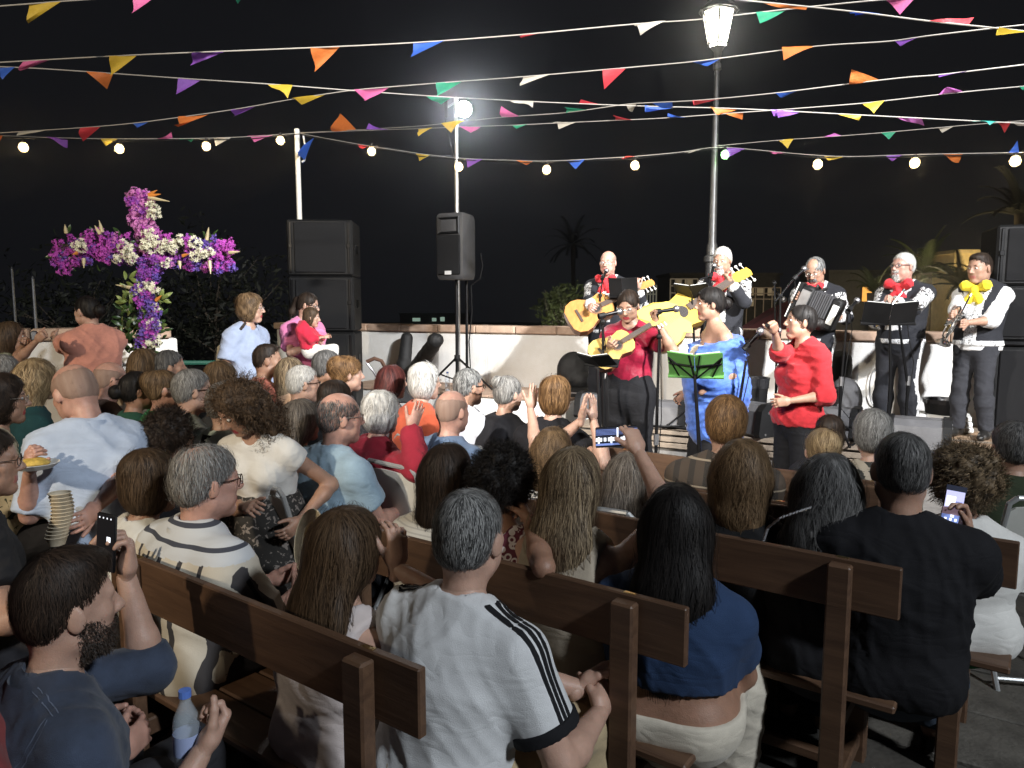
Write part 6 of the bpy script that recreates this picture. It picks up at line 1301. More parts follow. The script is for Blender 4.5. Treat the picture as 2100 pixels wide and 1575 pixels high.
# --- the band on the stage
gc = A(1222, 632, 7.72); gd = (A(1348, 572, 7.85) - gc).normalized(); gf = Vector((-.42, -.88, .22))
guitar('amber classical guitar held by the bald guitarist in a black embroidered jacket', 'guitar', gc, gd, gf, 1.08, TOP1, SIDE1, .34)
b1 = person('bald man with glasses and red bow playing an amber guitar, leftmost in black charro jacket', (1247, 538, 8.05), 205, 205, 3, ground=.5, sit=False, heavy=.5, hair=('shaved', 'stubble', {}), skin=3, glasses='wire', handL='grip', handR='hold', armL=gc + gd * .50 - gf * .02, armR=gc - gd * .04 + gf * .07 + UP * .02, palmL=(0, .3, 1), palmR=(.2, -1, .1), group='band players in charro suits', **CHARRO); bow(b1, M_REDBOW)
gc2 = A(1398, 640, 7.0); gd2 = (A(1522, 562, 7.2) - gc2).normalized(); gf2 = Vector((-.35, -.90, .25))
def golpe(t, o, xs, nd, nv, s):
    m = MB(); pl = [(-.175, .05), (-.12, .03), (-.05, .08), (.03, .05), (.10, .10), (.15, .06), (.17, .14), (.13, .21), (.165, .26), (.10, .30), (.02, .27), (-.06, .31), (-.12, .26), (-.15, .18)]; m.prism([(x * s, y * s) for x, y in pl], o + nv * .0065, xs, nd, nv * .004); m.build('pickguard', mat('golpeador_yellow', (.62, .48, .09), .4), t)
guitar('big yellow guitarron bass held by the white-haired player', 'guitarron', gc2, gd2, gf2, 1.42, TOP3, SIDE2, .30, .13, False, golpe, bulge=.05)
b2 = person('white-haired man with goatee and red bow playing the big yellow guitarron', (1483, 531, 7.55), 212, 215, 14, ground=.5, sit=False, heavy=.3, hair=('short', 'white', dict(vol=.004)), skin=1, beard=('white', 'goatee'), handL='grip', handR='hold', armL=gc2 + gd2 * .60 - gf2 * .02, armR=gc2 + gd2 * .02 + gf2 * .10 + UP * .04, palmL=(0, .3, 1), palmR=(.2, -1, .1), group='band players in charro suits', **CHARRO); bow(b2, M_REDBOW)
b3 = person('moustached man with glasses and red bow playing a black accordion', (1675, 550, 7.15), 218, 222, 26, ground=.5, sit=False, heavy=.2, hair=('receding', 'pepper', {}), skin=1, glasses='wire', beard=('darkgrey', 'moustache'), handL='hold', handR='flat', armR=A(1634, 612, 6.72), armL=A(1722, 650, 6.72), palmR=(1, -.2, .3), palmL=(1, .2, 0), group='band players in charro suits', **CHARRO); bow(b3, M_REDBOW, .8)
def accordion(label, c, yaw, roll):
    a = R_(yaw); f = Vector((math.sin(a), math.cos(a), 0)); r0 = Vector((math.cos(a), -math.sin(a), 0)); cr_, sr_ = math.cos(R_(roll)), math.sin(R_(roll)); r = (r0 * cr_ + UP * sr_) * .82; up = (UP * cr_ - r0 * sr_) * .82; f = f * .85; r = -r; t = thing('accordion', label, 'accordion', c)
    MB().box(c + r * -.15, r * .075, f * .10, up * .20, bev=.02).build('treble_case', M_BLACK, t, smooth=True); MB().box(c + r * .19, r * .06, f * .095, up * .18, bev=.02).build('bass_case', M_BLACK, t, smooth=True)
    for i in range(9):
        x = -.07 + i * .024; MB().box(c + r * x + up * 0, r * .0105, f * (.092 if i % 2 else .082), up * (.185 if i % 2 else .175), bev=.004).build('bellows_fold', mat('bellows_grey', (.05, .05, .055), .6), t)
    kb = MB().box(c + r * -.235 + f * .035, r * .022, f * .065, up * .21, bev=.004).build('keyboard', M_BLACK, t)
    for i in range(17): z = -.195 + i * .0242; k = MB().box(c + r * -.262 + f * .04 + up * z, r * .006, f * .062, up * .0108, bev=.002).build('white_key', M_PAPER, t); k.parent = kb
    for i in (0, 1, 3, 4, 5, 7, 8, 10, 11, 12, 14, 15): z = -.183 + i * .0242; k = MB().box(c + r * -.270 + f * .015 + up * z, r * .008, f * .036, up * .006, bev=.002).build('black_key', M_BLKMET, t); k.parent = kb
    MB().box(c + r * -.15 + f * .104, r * .055, f * .006, up * .15, bev=.004).build('grille', M_STEEL, t); MB().box(c + r * .2 + f * .1, r * .035, f * .008, up * .11, bev=.004).build('bass_plate', M_PAPER, t)
    for q in (-1, 1): MB().tube([c + r * (-.13) + up * q * .12 - f * .10, c + r * (-.1 + .05 * q) + up * (.22) - f * .2, c + r * -.1 + up * .16 - f * .26], .014, 6).build('shoulder_strap', M_SHOE, t)
accordion('black piano accordion with white keys held by the moustached player', A(1676, 632, 6.70), 218, 22)
b4 = person('grey-haired man with glasses and red bow holding a trumpet at his chest', (1853, 546, 6.85), 232, 248, -2, ground=.5, sit=False, heavy=.55, hair=('short', 'white', {}), skin=3, glasses='dark', beard=('white', 'goatee'), handL='grip', handR='grip', armL=A(1832, 618, 6.5), armR=A(1800, 640, 6.6), palmR=(1, 0, 0), palmL=(-1, 0, 0), group='band players in charro suits', **CHARRO); bow(b4, M_REDBOW, 1.1)
trumpet('trumpet held upright against the chest of the man with red bow', A(1852, 596, 6.42), A(1795, 668, 6.35), (0, 0, 1))
def vest_pick(C, e):
    ix = np.zeros(len(C), np.int32); x = np.abs(C[:, 0]); ix[C[:, 2] < e['pel'][2] + .03] = 1; ix[(C[:, 1] > .02) & (x < .05)] = 1; v = (C[:, 1] > .02) & (C[:, 2] > e['ch'][2] - .05) & (np.abs(x - (.05 + .26 * np.clip(C[:, 2] - e['ch'][2] + .06, 0, 1) * .6)) < .022); ix[v] = 1; return ix
b5 = person('young dark-haired man in white shirt, black vest and yellow bow holding a trumpet', (2012, 549, 6.6), 236, 250, 4, ground=.5, sit=False, size=.96, hair=('crop', 'darkbrown', dict(vol=.006)), skin=1, vis=True, hs=1.05, handL='grip', handR='grip', armR=A(1958, 648, 6.3), armL=A(1985, 662, 6.35), palmR=(1, 0, 0), palmL=(-1, 0, 0),
            top=('roll', M_WSHIRT, dict(collar=M_WSHIRT, vest=[M_CHARRO, M_EMB2], vpick=vest_pick, sleeve=1.35, so=.026, name='white_shirt')), bottom=('trousers', fab('dark_jeans', (.035, .036, .042)), dict(loose=.006)), shoes=M_SHOE); bow(b5, M_YELBOW, 1.1)
trumpet('silver trumpet pointing down in the hands of the young man with yellow bow', A(1990, 606, 6.35), A(1938, 706, 6.2), (.2, -.8, .4))
# --- the three women in front
gc3 = A(1266, 708, 5.22); gd3 = (A(1342, 662, 5.28) - gc3).normalized(); gf3 = Vector((-.35, -.90, .25))
guitar('small yellow guitar with red sides held by the woman in dark red', 'guitar', gc3, gd3, gf3, .70, TOP2, SIDE1, .27, .10)
M_DRED = fab('wine_satin', (.27, .012, .035), .3, .35)
f1 = person('woman with glasses in a ruffled dark red blouse playing the small yellow guitar', (1291, 622, 5.55), 203, 206, 22, ground=.18, sit=False, sex='f', heavy=.35, hair=('bun', 'darkbrown', {}), skin=1, vis=True, glasses='wire', handL='grip', handR='hold', armL=gc3 + gd3 * .34 - gf3 * .02, armR=gc3 - gd3 * .04 + gf3 * .07, palmL=(0, .3, 1), palmR=(.2, -1, .1),
            top=('tee', M_DRED, dict(sleeve=.5, wr=.006, f0=34, name='ruffled_blouse', so=.03, o=.014)), bottom=('trousers', M_BLKT, dict(loose=.02, rise=.17, o=.026)), shoes=M_SHOE)
rf = []
for k in range(5):
    for q in (-1, 1): c_ = f1['Nk'] + np.array((q * .028, .13, -.03 - .045 * k)); rf.append(ell(c_, (.034, .018, .022), .012))
V, F = sdf_mesh(rf, .009); n_ = v_normals(V, F); link('ruffle', np_mesh('ruffle', V + n_ * (.008 * folds(V, 9, 80))[:, None], [F], [M_DRED]), f1['body'])
M_SHAWL = fab('blue_shawl', (.075, .16, .52), .35, .5)
f2 = person('dark-haired singer wrapped in a blue fringed shawl over bare shoulders, turned to the left', (1456, 622, 5.35), 262, 268, 2, ground=.18, sit=False, sex='f', heavy=.2, hair=('bun', 'black', dict(vol=.006)), skin=1, vis=True, handL=None, handR='relax', armR=np.array((.2, .1, .86)), armL=np.array((-.17, .12, .9)), top=('tank', fab('pale_dress', (.55, .50, .38)), dict(strapless=True)), bottom=('trousers', M_BLKT, dict(loose=.02)), shoes=M_SHOE)
sp = f2['sh']; wv = f2['wt']; pv = f2['pel']; pr = [cone(sp + np.array((-f2['sw'] * 1.0, .0, -.055)), sp + np.array((f2['sw'] * 1.0, 0, -.055)), .085, .085, .06), cone(f2['ch'] + np.array((0, 0, .07)), wv, .215, .22, .06, 1.25), cone(wv, pv + np.array((.07, -.06, .0)), .21, .20, .06, 1.2), cone(sp + np.array((f2['sw'], 0, -.06)), pv + np.array((f2['sw'] + .03, -.03, .06)), .085, .10, .05), cone(sp + np.array((-f2['sw'], 0, -.06)), pv + np.array((-f2['sw'] - .02, .02, .12)), .085, .09, .05), cone(wv, pv + np.array((-.02, -.04, -.20)), .225, .215, .06, 1.15), cone(sp + np.array((-f2['sw'], -.06, -.10)), pv + np.array((-f2['sw'] - .04, -.12, .02)), .10, .11, .05), cone(pv + np.array((-.10, -.12, .05)), pv + np.array((-.12, -.16, -.38)), .16, .07, .05, 1.2)]
V, F = sdf_mesh(pr, .013, [cone(f2['Nk'] + np.array((0, .12, .04)), f2['Nk'] + np.array((0, .22, -.22)), .11, .05, .02)], [((0, .0, sp[2] - .03), (0, .28, .96))]); V = relax(V, F, 1, .3); n_ = v_normals(V, F); V = V + n_ * (.016 * folds(V, 5, 17))[:, None]; so_ = link('shawl', np_mesh('shawl', V, [F], [M_SHAWL]), f2['body'])
fr_ = MB(); rr = random.Random(2)
for k in range(60):
    a_ = -2.6 + 4.6 * k / 59; p_ = pv + np.array((.06 + math.cos(a_) * .20, -.05 + math.sin(a_) * .16, .0 - .12 * max(0, math.cos(a_)))); fr_.tube([p_ + np.array((0, 0, .06)), p_ + np.array((rr.uniform(-.01, .01), 0, -.05)), p_ + np.array((rr.uniform(-.02, .02), rr.uniform(-.01, .01), -.16))], .0035, 4)
fo = fr_.build('fringe', M_SHAWL, None); fo.parent = so_; fo['kind'] = 'stuff'
M_RED = fab('red_shirt', (.36, .018, .024), .18)
mic3 = A(1583, 672, 4.85)
f3 = person('woman in a loose red shirt singing into a hand-held microphone, hair pinned up', (1640, 660, 5.05), 262, 282, -6, ground=.12, sit=False, sex='f', heavy=.6, hair=('bun', 'black', {}), skin=1, vis=True, handR=None, handL='relax', armR=np.array((.1, .1, 1.)), armL=None, top=('roll', M_RED, dict(so=.045, hem=-.05, wr=.012, collar=M_RED, sleeve=1.35, o=.035, name='red_shirt')), bottom=('trousers', M_BLKT, dict(loose=.03)), shoes=M_SHOE) if False else \
     person('woman in a loose red shirt singing into a hand-held microphone, hair pinned up', (1640, 660, 5.05), 255, 272, -6, ground=.12, sit=False, sex='f', heavy=.15, hair=('bun', 'black', {}), skin=1, vis=True, handR='grip', handL='relax', armR=mic3 + Vector((.02, .0, -.03)), armL=A(1620, 822, 4.85), palmR=(1, 0, .2), top=('roll', M_RED, dict(so=.028, hem=-.07, wr=.013, f0=30, collar=M_RED, sleeve=1.3, o=.028, name='red_shirt')), bottom=('trousers', M_BLKT, dict(loose=.03, rise=-.01, o=.010)), shoes=M_SHOE)
t = thing('microphone', 'black hand-held microphone at the lips of the woman in the red shirt', 'microphone', mic3); hd_ = f3['w'](f3['H'] + np.array((.0, .12, -.08))); md = (hd_ - mic3).normalized(); MB().cyl(mic3 - md * .09, mic3 + md * .09, .013, .019, 10).build('handle', M_BLKMET, t, smooth=True); MB().ball(mic3 + md * .115, .026, 10, 8).build('grille', M_STEEL, t, smooth=True)

# --- standing near the flower cross and the left stack
def PSt(label, h, face, hy, **k): k.setdefault('vis', True); return person(label, h, face, hy, sit=False, **k)
cam_p = A(70, 688, 5.25)
p1 = PSt('woman at the far left filming with a small camera, brown shoulder-length hair', (24, 690, 5.55), 62, 66, ground=.02, sex='f', hair=('shoulder', 'brown', dict(L=.2)), skin=1, handR='grip', handL='grip', armL=cam_p + Vector((-.06, .03, -.02)), armR=cam_p + Vector((.05, -.04, -.03)), top=('tee', ramp_mat('olive_print', pat_noise((.16, .17, .10), (.30, .30, .22), 30, .56), .85), {}), bottom=('trousers', M_BLKT))
t = thing('camera', 'small compact camera held up by the woman at the far left', 'camera', cam_p); MB().box(cam_p, (.018, .01, 0), (-.03, .05, 0), (0, 0, .033), bev=.008).build('camera_body', M_STEEL, t, smooth=True); MB().cyl(cam_p + Vector((.015, .008, 0)), cam_p + Vector((.04, .02, 0)), .022, n=12).build('lens', M_BLKMET, t, smooth=True)
p2 = PSt('stout woman in a coral T-shirt leaning one arm on the left wall, hand to mouth', (181, 637, 5.75), -62, -72, hpitch=4, ground=.18, sex='f', heavy=.9, hair=('bun', 'black', {}), skin=0, handR='relax', handL='relax', armR=np.array((.06, .20, 1.28)), armL=A(108, 690, 5.95), poleR=(1, .3, -.6), top=('tee', fab('coral', (.62, .27, .20)), dict(sleeve=.7, so=.03, o=.03)), bottom=('trousers', M_BLKT))
p3 = PSt('woman in pale blue shirt with wavy brown bob, standing left of the speaker stack', (514, 632, 6.25), 112, 82, ground=.18, sex='f', heavy=.5, hair=('bob', 'lightbrown', dict(curl=.35, vol=.008)), skin=0, glasses='wire', top=('tee', fab('pale_blue', (.30, .36, .50)), dict(sleeve=.75, so=.03, collar=fab('pale_blue', (.30, .36, .50)), o=.022)), bottom=('trousers', fab('pale_blue', (.30, .36, .50))))
t = thing('handbag', 'cream cloth bag hanging behind the woman in the pale blue shirt', 'handbag', A(470, 745, 6.2)); q = A(468, 735, 6.15); MB().box(q, (.09, .02, 0), (0, .05, 0), (.02, 0, .14), bev=.04).build('bag_body', fab('cream_cloth', (.5, .45, .33)), t, smooth=True); MB().tube([q + UP * .12, A(498, 670, 6.12), A(508, 655, 6.3)], .012, 6).build('strap', fab('strap_dark', (.05, .04, .035)), t)
p4 = PSt('woman in a pink dress with a dark ponytail holding a baby in her arms', (627, 624, 6.9), 128, 95, hpitch=10, ground=.18, sex='f', heavy=.3, hair=('tail', 'darkbrown', dict(L=.28)), skin=0, glasses='dark', handL='relax', handR='relax', armL=A(655, 700, 6.5), armR=A(632, 712, 6.5), palmL=(0, 1, 0), palmR=(0, 1, 0), top=('tee', fab('pink', (.72, .22, .42)), dict(sleeve=.75, so=.03)), bottom=('skirt', fab('pink', (.72, .22, .42)), dict(hem=.35)))
bb = person('baby in a red top with short dark hair held by the woman in pink', (638, 650, 6.5), 95, 88, hpitch=6, ground=.80, sit=True, size=.42, hs=.7, armL=np.array((-.06,.12,.62)), armR=np.array((.06,.13,.62)), sex='f', hair=('bob', 'brown', dict(vol=-.004)), skin=0, vis=True, handL='relax', handR='relax', top=('long', fab('baby_red', (.50, .02, .05)), dict(hem=-.0, sleeve=1.6)), bottom=('trousers', fab('baby_white', (.7, .68, .64)))) if True else None

# --- the man and the woman walking through the rows
s1 = person('man in a pale blue shirt standing among the seats, turned left, head bowed', (166, 795, 3.1), -48, -62, hpitch=26, sit=False, size=.93, lean=.14, heavy=.1, hair=('shaved', 'stubble', {}), skin=3, handL='hold', handR='relax', armL=A(60, 968, 2.8), armR=A(195, 1045, 2.72), top=('roll', fab('sky_linen', (.46, .54, .68), .08), dict(collar=fab('sky_linen', (.46, .54, .68), .08), sleeve=.95, so=.022, o=.022, wr=.012, hem=-.12)), bottom=('trousers', fab('navy_dark', (.018, .018, .025))))
t = thing('cup_stack', 'tall leaning stack of cream paper cups beside the man in the pale blue shirt', 'cups', A(125, 1100, 2.38))
for i in range(13):
    c = A(122, 1012 + 7.4 * i, 2.6); c += Vector((.012 * math.sin(i * .35), 0, 0)); MB().lathe([(.026, -.03), (.036, .0), (.039, .002), (.037, .004), (.034, .0)], c, 16).build('cup', mat('cup_cream', (.55, .48, .36), .6), t, smooth=True)
t = thing('snack_tray', 'small white paper tray with yellow food in the hand of the man in pale blue', 'tray', A(72, 962, 2.75)); c = A(72, 960, 2.75); MB().lathe([(0, 0), (.06, 0), (.085, .02), (.083, .022), (.058, .004), (0, .004)], c, 14).build('tray_body', M_PAPER, t); MB().ell(c + UP * .02, (.055, 0, 0), (0, .05, 0), (0, 0, .022), 10, 6).build('food', mat('food_yellow', (.55, .38, .08), .6, var=.3, vscale=60), t, smooth=True)
M_WTEE = fab('white_tee', (.66, .65, .62), .05)
s2 = person('woman with long curly hair in a white V-neck standing among the seats, looking down', (512, 822, 3.25), 196, 222, hpitch=34, sit=False, size=.94, sex='f', lean=.10, hair=('shoulder', 'brown', dict(curl=.9, vol=.014, L=.24)), skin=1, vis=True, handL='relax', handR='relax', armL=A(617, 1065, 3.2), armR=A(505, 1040, 3.1), top=('tee', M_WTEE, dict(sleeve=.25, vneck=True, hem=.06, o=.010)), bottom=('skirt', ramp_mat('print_skirt', pat_noise((.02, .018, .016), (.22, .19, .17), 38, .58), .8), dict(hem=.3)))
hat = A(632, 1110, 2.75); t = thing('straw_hat', 'cream straw hat behind the long-haired woman in the white tank top', 'hat', hat); hd2 = Vector((-.75, -.6, .25)).normalized(); MB().lathe([(.125, 0), (.127, .004), (.078, .010), (.07, .05), (.055, .085), (.02, .095), (0, .095)], hat, 20, ax=hd2 * -1).build('hat_body', mat('straw', (.5, .43, .30), .8, var=.15, vscale=40, bump=.5, bscale=200), t, smooth=True); MB().lathe([(.080, .012), (.0775, .032)], hat, 20, ax=hd2 * -1).build('hat_band', M_BLACK, t)

# --- the seated crowd
def S(label, hx, hy, Y, face, hyaw, hair, top, sex='m', chair=True, **k):
    if isinstance(Y, tuple): Y = on_bench(Y[0], hx, k.get('lean', .06), face, *Y[1:]); chair = False
    else: Y *= 1.15; k.setdefault('hs', .96)
    k.setdefault('bottom', ('trousers', fab('dark_trousers', (.03, .03, .035)))); k.setdefault('lean', .06); i = person(label, (hx, hy, Y), face, hyaw, sex=sex, hair=hair, top=top, sit=True, group=None, **k)
    if chair and Y > 2.8 and (hx < 1300 or hx > 2050): chair_for(i, CH.pop(0) if CH else 'pale folding chair under the ' + ' '.join(label.split(',')[0].split()[:10]))
    return i
CH = []
T = lambda n, c, **k: ('tee', fab(n, c), k)
LG = lambda n, c, **k: ('long', fab(n, c), k)
S('woman with long straight light brown hair beside the foot of the flower cross', 300, 748, 4.35, 45, 40, ('long', 'lightbrown', dict(L=.3)), T('sand', (.35, .28, .2)), 'f', skin=1)
S('man with short dark grey hair in profile right of the flower cross', 349, 752, 4.4, 50, 62, ('short', 'darkgrey', {}), T('slate', (.1, .1, .12)), skin=1)
S('man with a bald reddish crown and glasses behind the bowed man in pale blue', 229, 778, 4.1, 45, 50, ('shaved', 'stubble', {}), T('brown_tee', (.12, .08, .06)), skin=3, glasses='dark')
S('woman with wavy blond hair in a dark teal top at left, below the filming woman', 78, 778, 3.6, 40, 30, ('shoulder', 'blond', dict(curl=.35, vol=.012, L=.2)), LG('teal', (.012, .045, .05)), 'f', skin=0)
S('grey-haired person at the left edge under the filming woman', 8, 765, 4.2, 45, 40, ('short', 'grey', dict(vol=.008)), T('olive', (.1, .1, .06)), skin=1)
S('woman with short dark curls in a cream palm-leaf print shirt at left edge', 8, 818, 2.95, 50, 62, ('bob', 'darkbrown', dict(curl=.6, vol=.0)), ('tee', ramp_mat('palm_print', pat_noise((.46, .40, .28), (.03, .04, .025), 9, .60, dist=2.5), .8), dict(sleeve=.8, so=.03)), 'f', skin=1, glasses='wire', vis=True)
S('woman with black hair in a low bun, turned right, behind the bowed man', 284, 800, 3.75, 45, 55, ('bun', 'black', {}), T('dark_green', (.02, .07, .045)), 'f', skin=2)
S('woman with pulled-back blond hair and a hair clip, spectacles chain, left of the grey-haired man', 338, 797, 3.7, 50, 60, ('updo', 'lightbrown', dict(vol=-.002)), T('bright_green', (.04, .22, .08)), 'f', skin=3, glasses='wire')
S('grey cropped-hair man with dark glasses in a grey-green shirt, looking right', 396, 800, 3.45, 45, 55, ('short', 'grey', {}), ('tee', fab('grey_green', (.22, .25, .23)), dict(collar=M_BLKT)), skin=0, glasses='dark')
S('woman with light brown bob behind the grey cropped-hair man', 456, 780, 4.0, 50, 45, ('bob', 'lightbrown', {}), T('black_flower', (.03, .03, .03)), 'f', skin=1)
S('woman with big round dark brown hair seen from behind, left of the curly standing woman', 355, 892, 2.85, 35, 30, ('afro', 'darkbrown', dict(vol=-.012, curl=.4)), T('black_tee', (.015, .015, .018)), 'f', skin=1)
S('grey-haired man in a mint collared shirt half hidden by the curly standing woman', 468, 828, 3.2, 45, 45, ('short', 'grey', {}), ('tee', fab('mint', (.42, .50, .44)), dict(collar=M_BLKT)), skin=0)
S('man with short black hair in profile, coral shirt, in front of the pink dress', 549, 738, 4.6, 55, 68, ('crop', 'darkbrown', dict(vol=-.004)), T('coral_dark', (.45, .14, .10)), skin=1)
S('woman with blond-streaked bob right of the man in coral', 598, 764, 4.5, 45, 40, ('shoulder', 'streaked', dict(L=.18)), T('peach', (.5, .33, .22)), 'f', skin=0)
S('man with short white hair and glasses below the woman in pink', 622, 786, 4.05, 50, 62, ('short', 'white', {}), T('charcoal', (.04, .04, .045)), skin=0, glasses='dark')
S('man with dark grey hair, turned right, right of the white-haired man with glasses', 672, 752, 4.5, 50, 58, ('short', 'darkgrey', dict(vol=.004)), T('dark_print', (.05, .05, .05)), skin=1)
S('woman with curly blond updo in profile, wearing a dark lace top', 714, 766, 4.2, 55, 70, ('updo', 'auburn', dict(curl=.7, vol=.006)), ('tee', ramp_mat('lace_dark', pat_noise((.02, .02, .022), (.10, .09, .09), 60, .55), .8), {}), 'f', skin=0)
S('woman with dark brown bob behind the bald man in the pale blue T-shirt', 690, 822, 3.75, 45, 40, ('bob', 'darkbrown', dict(vol=.004)), T('black_tee', (.015, .015, .018)), 'f', skin=1)
S('woman with long dark blond hair in a leopard print top', 622, 860, 3.35, 45, 42, ('long', 'ash', dict(L=.3)), ('tee', ramp_mat('leopard', pat_noise((.38, .30, .2), (.03, .025, .02), 55, .53), .8), {}), 'f', skin=1)
S('bald man with glasses in a pale blue T-shirt, head turned right', 697, 855, 3.15, 42, 62, ('ring', 'darkgrey', dict(vol=-.004)), T('light_blue', (.30, .42, .52), so=.03, o=.02), skin=3, heavy=.4, glasses='wire', hs=1.04)
S('woman with long dark red hair right of the stroller', 806, 782, 4.25, 45, 50, ('long', 'red', dict(L=.3)), T('mauve', (.33, .28, .28)), 'f', skin=0)
S('white-curly-haired woman in a dark red hoodie with an orange strap, clapping', 784, 846, 3.5, 45, 48, ('bob', 'white', dict(curl=.35, vol=.006)), LG('dark_red', (.28, .018, .035), so=.03, o=.024), 'f', skin=3, heavy=.4, armL='clap', armR=A(842, 878, 3.8), handL='flat', handR='flat', palmR=(-1, .1, .1), palmL=(1, .1, .1), hdirL=(.05, .3, 1), hdirR=(.1, .5, 1))
S('woman with short silver hair and glasses in an orange-red top, clapping', 872, 782, 4.05, 50, 62, ('bob', 'white', dict(vol=.0)), T('rust', (.48, .09, .04)), 'f', skin=0, glasses='wire', armL='clap', armR='clap', handL='flat', handR='flat', hdirR=(0, .3, 1), hdirL=(0, .3, 1))
S('bald man in a dusty blue T-shirt behind the clapping woman in orange-red', 929, 842, 3.5, 42, 40, ('shaved', 'stubble', {}), T('dusty_blue', (.13, .19, .30), so=.03, o=.02), skin=3, heavy=.5)
S('man with grey-brown hair and glasses, white shirt, right of the bald man in blue', 961, 792, 4.15, 45, 58, ('short', 'pepper', {}), ('tee', fab('pale_stripe', (.52, .54, .60)), {}), skin=1, glasses='dark')
S('woman with grey hair in a scrunchie and black top, clapping, left of the auburn-haired one', 1042, 806, 4.0, 40, 50, ('bunhigh', 'grey', {}), T('black_tee', (.015, .015, .018), sleeve=.4), 'f', skin=0, heavy=.5, armL='clap', armR=A(1088, 838, 4.3), handL='flat', handR='flat', hdirR=(0, .3, 1), hdirL=(0, .3, 1), palmR=(-1, .2, 0))
S('woman with short auburn hair in a black short-sleeved top, clapping with raised hands', 1140, 812, 3.75, 30, 38, ('bob', 'auburn', dict(vol=.004)), T('black_tee', (.015, .015, .018), sleeve=.5), 'f', skin=0, heavy=.5, armL=A(1192, 862, 4.0), armR=A(1216, 862, 4.05), handL='flat', handR='flat', hdirR=(-.1, .2, 1), hdirL=(.1, .2, 1), palmR=(-1, .2, 0), palmL=(1, .2, 0))
S('woman with brown-blond wavy bob in a black and white print top', 1136, 925, 3.0, 30, 28, ('shoulder', 'lightbrown', dict(curl=.3, vol=.008, L=.17)), ('tee', ramp_mat('bw_print', pat_noise((.62, .60, .56), (.03, .03, .03), 42, .5), .8), {}), 'f', skin=0)
S('woman with dark brown shoulder-length hair in a white ribbed top', 921, 970, (2,), 34, 36, ('shoulder', 'darkbrown', dict(L=.17)), ('tee', ramp_mat('white_rib', pat_stripe(2, .016, .3, (.66, .65, .6), (.50, .49, .46)), .85, .3), dict(o=.02)), 'f', skin=1, heavy=.3)
S('woman with black curly updo in a red and white chain-print top', 1038, 985, (2,), 30, 34, ('afro', 'black', dict(vol=-.012, curl=.6)), ('tank', ramp_mat('chain_print', lambda nt, v: n_mix(nt, n_math(nt, 'LESS_THAN', n_math(nt, 'ABSOLUTE', n_math(nt, 'SUBTRACT', n_voro(nt, v, 42), .42)), .13), (.10, .015, .03), (.55, .5, .5)), .8), {}), 'f', skin=2, armR=A(1086, 1072, 2.4), handR='hold')
fone = A(1264, 895, 2.62)
c31 = S('woman with long highlighted brown hair raising a phone in her right hand', 1180, 985, (2,), 30, 30, ('long', 'streaked', dict(L=.42)), ('tank', fab('beige_strap', (.42, .36, .28)), {}), 'f', skin=0, armR=fone + Vector((.075, -.05, -.05)), handR='hold', palmR=(-.8, .5, .1), hdirR=(-.45, .25, .8), poleR=(1, -.1, -.5))
S('woman with long dark blond hair in a speckled beige top, beyond the raised phone', 1288, 975, 2.85, 30, 28, ('long', 'ash', dict(L=.27)), ('tee', ramp_mat('speckle', pat_noise((.42, .37, .30), (.12, .09, .07), 90, .62), .8), {}), 'f', skin=1)
S('man with brown hair in a brown plaid shirt right of the raised phone', 1491, 868, (7,), 25, 20, ('short', 'auburn', dict(vol=.012)), ('long', ramp_mat('plaid', lambda nt, v: n_mix(nt, n_math(nt, 'LESS_THAN', n_math(nt, 'FRACT', n_math(nt, 'MULTIPLY', n_math(nt, 'ADD', n_xyz(nt, v)[2], 50), 9.0)), .07), n_mix(nt, n_math(nt, 'LESS_THAN', n_math(nt, 'FRACT', n_math(nt, 'MULTIPLY', n_math(nt, 'ADD', n_xyz(nt, v)[0], 50), 14.0)), .4), (.07, .05, .035), (.035, .028, .022)), (.30, .24, .17)), .85), dict(o=.024, collar=fab('plaid_collar', (.05, .04, .03)))), skin=1, heavy=.3)
S('woman with wavy light brown bob in a black jacket, centre right', 1522, 970, (3,), 24, 30, ('shoulder', 'lightbrown', dict(curl=.25, vol=.018, L=.15)), LG('black_jacket', (.013, .013, .014)), 'f', skin=0)
c35 = S('woman with long dark grey hair and a chain strap over a black top', 1698, 1005, (3,), 26, 34, ('long', 'darkgrey', dict(L=.24, curl=.2, vol=.02)), LG('black_top', (.012, .012, .014)), 'f', skin=0, heavy=.4)
ch_ = MB(); cw = [A(1566, 1108, 2.45), A(1575, 1082, 2.38), A(1600, 1062, 2.34), A(1640, 1048, 2.34), A(1665, 1040, 2.38)]
for k in range(24):
    p_ = cw[min(int(k / 6), 3)].lerp(cw[min(int(k / 6) + 1, 4)], (k % 6) / 6); ch_.ell(p_, (.007, 0, .003), (0, .005, 0), (0, 0, .006 if k % 2 else .004), 6, 4)
ct_ = tag(ch_.build('bag_chain', M_STEEL, None), 'pale chain strap over the shoulder of the woman with long dark grey hair', 'bag strap')
ph2 = A(1955, 1035, 2.38)
c36 = S('broad man with short dark hair in a black T-shirt filming with a phone', 1850, 962, (3,), 22, 18, ('short', 'darkgrey', dict(vol=-.004)), T('black_tee2', (.010, .010, .012), so=.03, o=.022), skin=1, heavy=.55, bottom=('trousers', fab('jeans_dark', (.045, .06, .085))), armR=ph2 + Vector((.03, -.02, -.12)), handR='hold', palmR=(-.6, -.4, .2), hdirR=(-.1, .2, 1), poleR=(.25, -.1, -1), armL='lap', hs=1.06)
S('grey-haired woman in a cream top with dark leaf print, right of centre', 1790, 890, (6,), 26, 22, ('short', 'grey', dict(vol=.012)), ('tee', ramp_mat('leaf_print', pat_noise((.36, .31, .24), (.03, .03, .025), 16, .58, dist=2.0), .8), {}), 'f', skin=0)
